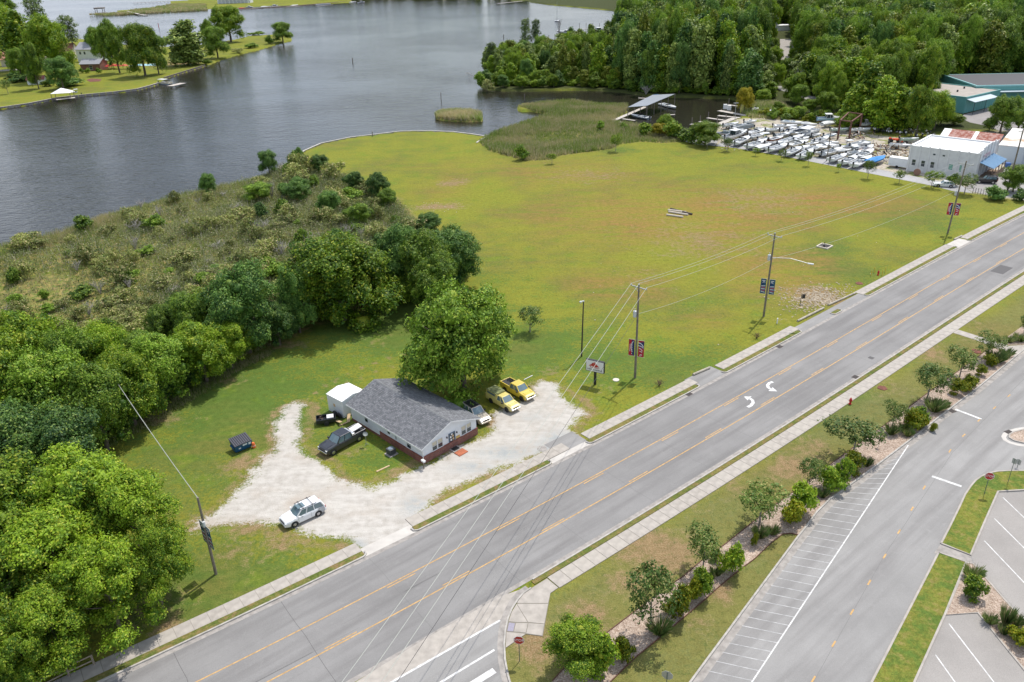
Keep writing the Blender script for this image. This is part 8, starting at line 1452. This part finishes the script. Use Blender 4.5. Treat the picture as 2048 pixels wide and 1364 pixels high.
for a, b_, w_, lb, tl in [((1426, 253), (1469, 236), 2.2, 'long wooden dock along the edge of the boat yard', 0), ((1436, 231), (1480, 235.5), 1.5, 'finger pier nearest the light pole', 0), ((1414, 235.5), (1449, 240.5), 1.2, 'second finger pier from the light pole', 1.8), ((1398, 243), (1432, 247), 1.2, 'middle finger pier of the row at the boat yard', 1.8), ((1381, 248), (1412, 252.5), 1.2, 'finger pier with a tall pile at its left end', 2.0), ((1382, 257), (1400, 261), 1.1, 'short finger pier nearest the creek head', 0),
    ((1438, 221), (1492, 231), 2.0, 'wide pier with boat lift boxes below the golden tree', 0), ((1455, 209), (1477, 212.5), 1.0, 'small pier behind the wide pier', 2), ((1227, 241), (1291, 213.5), 1.6, 'long walkway under the grey boat house roof', 0), ((1227, 241.5), (1282, 252.5), 1.3, 'plank walk from the boat house along the reeds', 0), ((1282, 252.5), (1362, 266.5), 1.3, 'plank walk along the creek bank behind the bushes', 0), ((1245, 237.5), (1270, 241), .9, 'finger pier inside the boat house', 0), ((1330, 230), (1350, 229), 1.0, 'short floating pier off the boat house end', 0), ((1362, 266), (1388, 266), 1.6, 'white capped dock at the head of the creek', 0), ((1277, 196), (1292, 196.5), 1.0, 'small pier behind the grey roof', 0)]: dock('dock', lb, a, b_, w_, tall=tl)
for x, y, lb in [(1450, 219, 'left'), (1458, 221.5, 'right')]: m = MB(); m.box(-.6, .6, -.5, .5, .2, 1.8); o_ = m.build('lift_box', M_TRIM); o_.location = G(x, y); tag(o_, 'white box post on the wide pier, %s one' % lb, 'box')
bh = thing('boat_house', 'open boat house with a flat grey metal roof over the creek', 'boat house', (42.5, 280.0, 0)); RP = [Vector((42.5, 280.0, 3.2)), Vector((49.4, 281.6, 3.2)), Vector((62.6, 299.5, 3.9)), Vector((54.2, 298.9, 3.9))]; g0 = Vector((42.5, 280.0, 0)); MTR = mat('metal_roof', (.33, .355, .39), .4, .4)
for i in range(18):
    a, b_ = i / 18, (i + 1) / 18 - .004; L0, L1 = RP[0].lerp(RP[3], a), RP[0].lerp(RP[3], b_); R0, R1 = RP[1].lerp(RP[2], a), RP[1].lerp(RP[2], b_); m = MB(); m.add([p - g0 for p in (L0, R0, R1, L1)] + [p - g0 - Vector((0, 0, .1)) for p in (L0, R0, R1, L1)], [(0, 1, 2, 3), (7, 6, 5, 4), (0, 4, 5, 1), (1, 5, 6, 2), (2, 6, 7, 3), (3, 7, 4, 0)]); m.build('roof_sheet', MTR, bh)
for k in range(5):
    for s in (0, 1): p = RP[s].lerp(RP[3 - s], k / 4) - g0; m = MB(); m.tube((p.x, p.y, -2), (p.x, p.y, p.z - .1), .12, n=6); m.build('pile', M_PILE, bh)
def afloat(lb, a, b_, k, h=None, **kw): return boat(lb, a, b_, k, h, z0=-.95, trailer=False, **kw)
afloat('grey boat moored under the near end of the boat house roof', (1298, 237), (1262, 231), 'cuddy', M_ALU, inner=M_DECK); afloat('white sport boat moored at the far end of the boat house', (1322, 208), (1352, 217), 'cuddy', None); afloat('boat with a blue cover moored behind the boat house', (1305, 192.5), (1327, 191), 'covered', M_GEL, inner=mat('cover_blue', (.05, .18, .35), .7)); afloat('small white boat at the head of the creek, left one', (1341, 262), (1356, 258), 'open', None); afloat('small white skiff at the head of the creek, right one', (1358, 263), (1373, 264), 'jon', None)
for a, b_, lb in [((882, 196), (881, 185), 'lone dark pile in the river left of the islet'), ((871, 233), (870, 226), 'short dark stake at the left end of the islet'), ((1049, 198), (1048, 188), 'thin stake in the water above the reed bed'), ((745, 273), (744, 263), 'mooring pile just off the curved bulkhead'), ((705, 122), (705, 116), 'tiny buoy stake in the open river, left'), ((1007, 73), (1007, 69), 'tiny marker stake in the far river'), ((317, 52), (318, 46), 'red marker stake in the far river')]:
    h = HGT(*a, b_[1]) ; m = MB(); m.tube((0, 0, -2), (.05, 0, h), .14 if a[1] > 150 else .25, n=6); o_ = m.build('mooring_pile', M_PILE if 'red' not in lb else M_RED); o_.location = G(*a); tag(o_, lb, 'pile')
p, q = G(914, 243, -.7), G(918, 237, -.3); m = MB(); m.tube(p, q, .12, n=6); tag(m.build('driftwood', mat('log_pale', (.62, .55, .46), .9)), 'pale driftwood log floating before the islet', 'driftwood')
# bulkheads: capped walls, panel by panel
def bulkhead(px, label, seg, cap=M_CONCW, h=.12, w_=.45, shift=0.25, panel=M_CONC, tl=2.0):
    P_ = [G(*p) for p in px]; g0 = P_[0].copy(); t_ = thing('bulkhead', label, 'bulkhead', (g0.x, g0.y, 0)); n_ = 0
    for i in range(len(P_) - 1):
        a, b_ = P_[i], P_[i + 1]; L_ = (b_ - a).length; k = max(1, round(L_ / seg)); u = (b_ - a) / L_
        m = MB(); m.bar(a - g0 + Vector((0, 0, h)), b_ - g0 + Vector((0, 0, h)), w_, .14); m.build('cap', cap, t_)
        for j in range(k):
            m = MB(); p = a + (b_ - a) * (j + .04) / k - g0; q = a + (b_ - a) * (j + .96) / k - g0; m.bar(p + Vector((0, 0, -.75)), q + Vector((0, 0, -.75)), w_ * .55, 1.5, up=(0, 0, 1)); m.build('panel', panel, t_); n_ += 1
    return t_
bulkhead([(543, 345), (564, 333), (590, 316), (608, 302), (642, 287), (700, 275), (751, 269), (800, 263), (837, 262), (870, 262.5), (905, 264), (940, 268), (973, 273)], 'pale concrete bulkhead curving along the river edge of the field', 4.0)
bulkhead([(953, 286), (962, 280), (973, 274)], 'short bulkhead end at the corner of the reed bed', 3.0)
bulkhead([(-10, 216), (0, 215), (55, 207), (116, 195), (170, 189), (225, 184), (273, 178), (300, 171), (316, 166)], 'long panelled bulkhead along the far lawn on the left', 2.6, cap=M_CONC, w_=.7, panel=M_CONCD)
bulkhead([(328, 155), (370, 142), (410, 130)], 'dark bulkhead below the far lawn right of the dock', 3.2, cap=mat('cap_dark', (.22, .19, .15), .9), panel=M_PILE)
bulkhead([(421, 21), (474, 18), (594, 11), (704, 1.5)], 'distant brown bulkhead at the top of the picture', 8, cap=M_BTM, panel=M_BTM, w_=.8)
# ------------------------------------------------------------------ far left bank: houses, docks, pool
dock('dock', 'dock with a white canopy at the far left bank', (112, 199), (150, 195), 3.0, z=.1); dock('dock', 'dock beside the moored pontoon boat at the bend of the far bank', (340, 172), (366, 166), 3.5, z=.1)
g = G(127, 196); t_ = thing('dock_canopy', 'white pyramid canopy over the far left dock', 'canopy', g, .2); m = MB(); m.loft([[(-4, -3, 2.4), (4, -3, 2.4), (4, 3, 2.4), (-4, 3, 2.4)], [(-.2, -.2, 4.2), (.2, -.2, 4.2), (.2, .2, 4.2), (-.2, .2, 4.2)]]); m.build('canopy', M_ROOFW, t_); [(m := MB(), m.box(x - .1, x + .1, y - .1, y + .1, -1, 2.4), m.build('post', M_PILE, t_)) for x in (-3.8, 3.8) for y in (-2.8, 2.8)]
afloat('white motor boat on a lift beside the white dock canopy', (163, 190), (143, 184), 'ttop', None); afloat('white and tan pontoon boat with a top at the far bank dock', (318, 166), (342, 168), 'pontoon', M_CREAM)
M_BRK2 = mat('far_brick', (.21, .10, .07), .9, n=.2, ns=.5); M_RFG = mat('far_roof', (.30, .30, .32), .8)
def gable(name, lb, px, py, L_, W_, h, rh, rz, wm_, rm_, wins=()):
    t_ = thing(name, lb, 'house', G(px, py), rz); m = MB(); m.box(0, L_, 0, W_, 0, h); m.add([(0, 0, h), (0, W_, h), (0, W_ / 2, h + rh), (L_, 0, h), (L_, W_, h), (L_, W_ / 2, h + rh)], [(0, 2, 1), (3, 4, 5)]); m.build('wall', wm_, t_)
    for s in (0, 1): y0 = -.5 if s == 0 else W_ + .5; m = MB(); m.add([(-.4, y0, h - .2), (L_ + .4, y0, h - .2), (L_ + .4, W_ / 2, h + rh), (-.4, W_ / 2, h + rh), (-.4, y0, h - .05), (L_ + .4, y0, h - .05), (L_ + .4, W_ / 2, h + rh + .15), (-.4, W_ / 2, h + rh + .15)], [(0, 1, 2, 3), (4, 5, 6, 7), (0, 4, 5, 1), (3, 2, 6, 7)]); m.build('roof', rm_, t_)
    for (f, a, z, w_, hh) in wins:
        if f == 'f': window(t_, a, z, w_, hh, 'f', 0)
        else: window(t_, a, z, w_, hh, 's', 0)
    return t_
h1 = gable('riverside_house', 'tall white two-storey house on the far left bank', 157, 124, 15, 11, 7.0, 3.4, -.22, M_WHITE, M_RFG, [('f', 10.6, 4.6, 1.6, 2.2), ('f', 12.6, 4.6, 1.6, 2.2), ('f', 2, 4.2, 1.3, 1.6), ('f', 5, 4.2, 1.3, 1.6)]); m = MB(); m.box(9, 10.3, 5, 6.2, 8, 11.8); m.build('chimney', M_BRK2, h1)
h2 = gable('brick_house', 'low brick house with a white arched door on the far left bank', 163, 142, 11, 8, 3.6, 2.0, -.1, M_BRK2, M_RFG, [('f', 5.0, .6, 1.8, 2.2)])
gable('garden_shed', 'small white shed with a rusty red roof on the far lawn', 56, 170, 7.5, 5, 2.4, 1.3, .25, M_WHITE, mat('shed_red', (.22, .07, .06), .8), [('f', 2.5, .2, 2.2, 1.8)])
gable('orange_roof_house', 'house with an orange roof hidden behind the left trees', 4, 134, 22, 14, 4, 3.5, .1, mat('stucco', (.55, .5, .42), .8), mat('orange_roof', (.36, .17, .11), .8)); gable('orange_roof_house', 'orange roofed house glimpsed between the far trees', 92, 122, 16, 12, 5, 4, .1, mat('stucco', (.55, .5, .42), .8), mat('orange_roof', (.36, .17, .11), .8))
for i, (x, y, c, lb) in enumerate([(219, 139, (.45, .03, .03), 'red lawn umbrella behind the brick house, left one'), (228, 137, (.55, .12, .04), 'orange lawn umbrella behind the brick house, middle one'), (236, 138, (.45, .03, .03), 'red lawn umbrella behind the brick house, right one'), (250, 138, (.5, .10, .05), 'orange umbrella beside the tall tree trunk')]):
    t_ = thing('lawn_umbrella', lb, 'umbrella', G(x, y)); m = MB(); m.tube((0, 0, 0), (0, 0, 2.4), .05, n=6); m.build('pole', M_TRIM, t_); m = MB(); m.lathe([(2.2, 1.7), (1.6, 2.1), (.1, 2.7)], n=10); m.build('canopy', mat('cloth%d' % i, c, .8), t_)
t_ = thing('swimming_pool', 'turquoise swimming pool under the trees of the far lawn', 'pool', G(295, 130), -.15); m = MB(); m.box(-9, 9, -4.5, 4.5, 0, .12); m.build('pool_deck', M_CONCW, t_); m = MB(); m.box(-7.5, 7.5, -3.3, 3.3, .121, .16); m.build('pool_water', mat('pool_blue', (.03, .45, .50), .1), t_)
m = MB(); k = GA([(230, 158), (250, 152), (300, 148), (316, 150)]); 
sheet('lawn_bed', [(173, 160), (182, 157), (203, 158), (200, 163), (180, 164)], .05, mat('mulch_brown', (.16, .06, .04), .95, n=.4, ns=6)); sheet('garden_path', [(0, 140), (50, 137), (50, 139.5), (0, 143)], .04, M_CONC)
planted('bushD1', 'red_bush', 38, 158, 26, 146, 'dark red bush beside the little white shed', 'shrub', None, 1, 1.5, part='foliage')
# far top: gazebo spit, docks and houses
t_ = thing('gazebo', 'dark open gazebo at the end of the far marsh spit', 'gazebo', G(201, 27), .1); hg = HGT(201, 27, 15)
for x in (-4, 4):
    for y in (-3, 3): m = MB(); m.box(x - .25, x + .25, y - .25, y + .25, 0, hg * .8); m.build('post', M_PILE, t_)
m = MB(); m.box(-5, 5, -4, 4, hg * .8, hg); m.build('roof', M_PILE, t_); m = MB(); m.box(-5, 5, -4, 4, 0, .8); m.build('deck', M_PILE, t_)
dock('dock', 'grey walkway across the far marsh spit', (254, 22), (278, 28), 2.5, z=.8); dock('dock', 'dark landing at the end of the spit walkway', (278, 29), (293, 30), 4, z=.1); dock('dock', 'long distant pier at the top left', (268, 6), (340, 2), 3.5, z=.6); dock('dock', 'long distant pier at the top centre', (995, 7), (1045, 2), 3, z=.6)
t_ = thing('columned_house', 'white columned house cut by the top edge beyond the far docks', 'house', G(434, 8), -.05); m = MB(); m.box(0, 42, 4, 16, 0, 8); m.build('wall', M_WHITE, t_); m = MB(); m.box(-1, 43, -1, 17, 8, 9); m.build('roof', M_RFG, t_)
for i in range(9): m = MB(); m.box(1 + i * 4.9, 2 + i * 4.9, 0, 1, 0, 8); m.build('column', M_TRIM, t_)
for i, (a, b_, k, c, lb) in enumerate([((478, 17), (492, 16.5), 'covered', M_RED, 'red covered boat at the far docks'), ((492, 15.5), (506, 15), 'cabin', None, 'white cabin boat beside the red one at the far docks'), ((522, 14), (540, 13), 'covered', None, 'white covered boat in the middle of the far docks'), ((543, 13), (556, 12), 'cabin', None, 'white cabin cruiser right of the covered boat at the far docks'), ((582, 12), (596, 10), 'covered', M_NAV, 'dark boat at the far docks'), ((632, 10), (660, 8), 'pontoon', None, 'white pontoon boat at the right far dock'), ((700, 5), (712, 4), 'covered', None, 'white boat at the top edge, left'), ((716, 6), (730, 5), 'cabin', None, 'white boat at the top edge, right')]): afloat(lb, a, b_, k, c, B=4.5, inner=M_GEL2 if k == 'covered' and c is not M_RED else (M_RED if c is M_RED else None))
for a, b_, lb in [((520, 15), (560, 12), 'far dock with two white boats'), ((474, 19), (512, 17), 'far dock with the red boat'), ((572, 14), (600, 12), 'far dock with the dark boat'), ((632, 12), (666, 9.5), 'far dock at the right with a pontoon boat')]: dock('dock', lb, a, b_, 2.5, z=.2)
# marina behind the point
def yacht(lb, a, b_, mast=None, fly=True):
    t_ = afloat(lb, a, b_, 'cabin' if fly else 'covered', None, B=4.2 if fly else 3.2, ob=False, inner=M_GEL)
    if mast: m = MB(); m.tube((0, 0, 1), (0, 0, mast), .1, n=6); m.build('mast', M_ALU, t_); m = MB(); m.tube((0, 0, 2.6), (-4, 0, 2.6), .12, n=6); m.build('boom', M_GEL, t_)
    return t_
yacht('white sport fishing yacht pointing at the river in front of the point', (1050, 97), (1012, 95)); yacht('long white yacht at the outer marina slip', (1160, 68), (1113, 64)); yacht('white yacht behind the tree tops at the marina', (1196, 78), (1160, 70)); yacht('white yacht nearest the tree tops at the marina', (1150, 82), (1115, 80)); yacht('white yacht right of the marina pier', (1212, 60), (1178, 62))
yacht('lone sailboat anchored off the marina', (1119, 42), (1109, 42), 15, False); yacht('sailboat with a tall mast at the far forest bank, left one', (1262, 42), (1272, 42), 16, False); yacht('sailboat with a tall mast at the far forest bank, right one', (1268, 36), (1280, 36), 17, False)
dock('dock', 'outer pier with tall piles beside the fishing yacht', (1012, 99), (1062, 103), 2.0, tall=6); dock('dock', 'marina pier behind the outer yacht', (1158, 58), (1205, 58), 2.0, tall=4); dock('dock', 'marina pier among the white yachts', (1100, 84), (1170, 76), 2.0, tall=4)
for i, (x, y, w_, ty, lb) in enumerate([(1552, 178, 34, 130, 'low bright tree in the forest gap, nearest the creek'), (1570, 160, 30, 118, 'small tree in the forest gap beside the hidden road'), (1550, 140, 34, 96, 'mid green tree in the left of the forest gap'), (1584, 130, 24, 98, 'little tree right of the paved clearing'), (1545, 112, 26, 78, 'tree left of the paved clearing in the gap'), (1590, 172, 30, 142, 'leafy tree at the bend of the hidden forest road')]):
    planted('broad%d' % (i % 4) if i % 2 else 'broadB%d' % (i % 4), 'gap_tree', x, y, w_, ty, lb, 'tree')
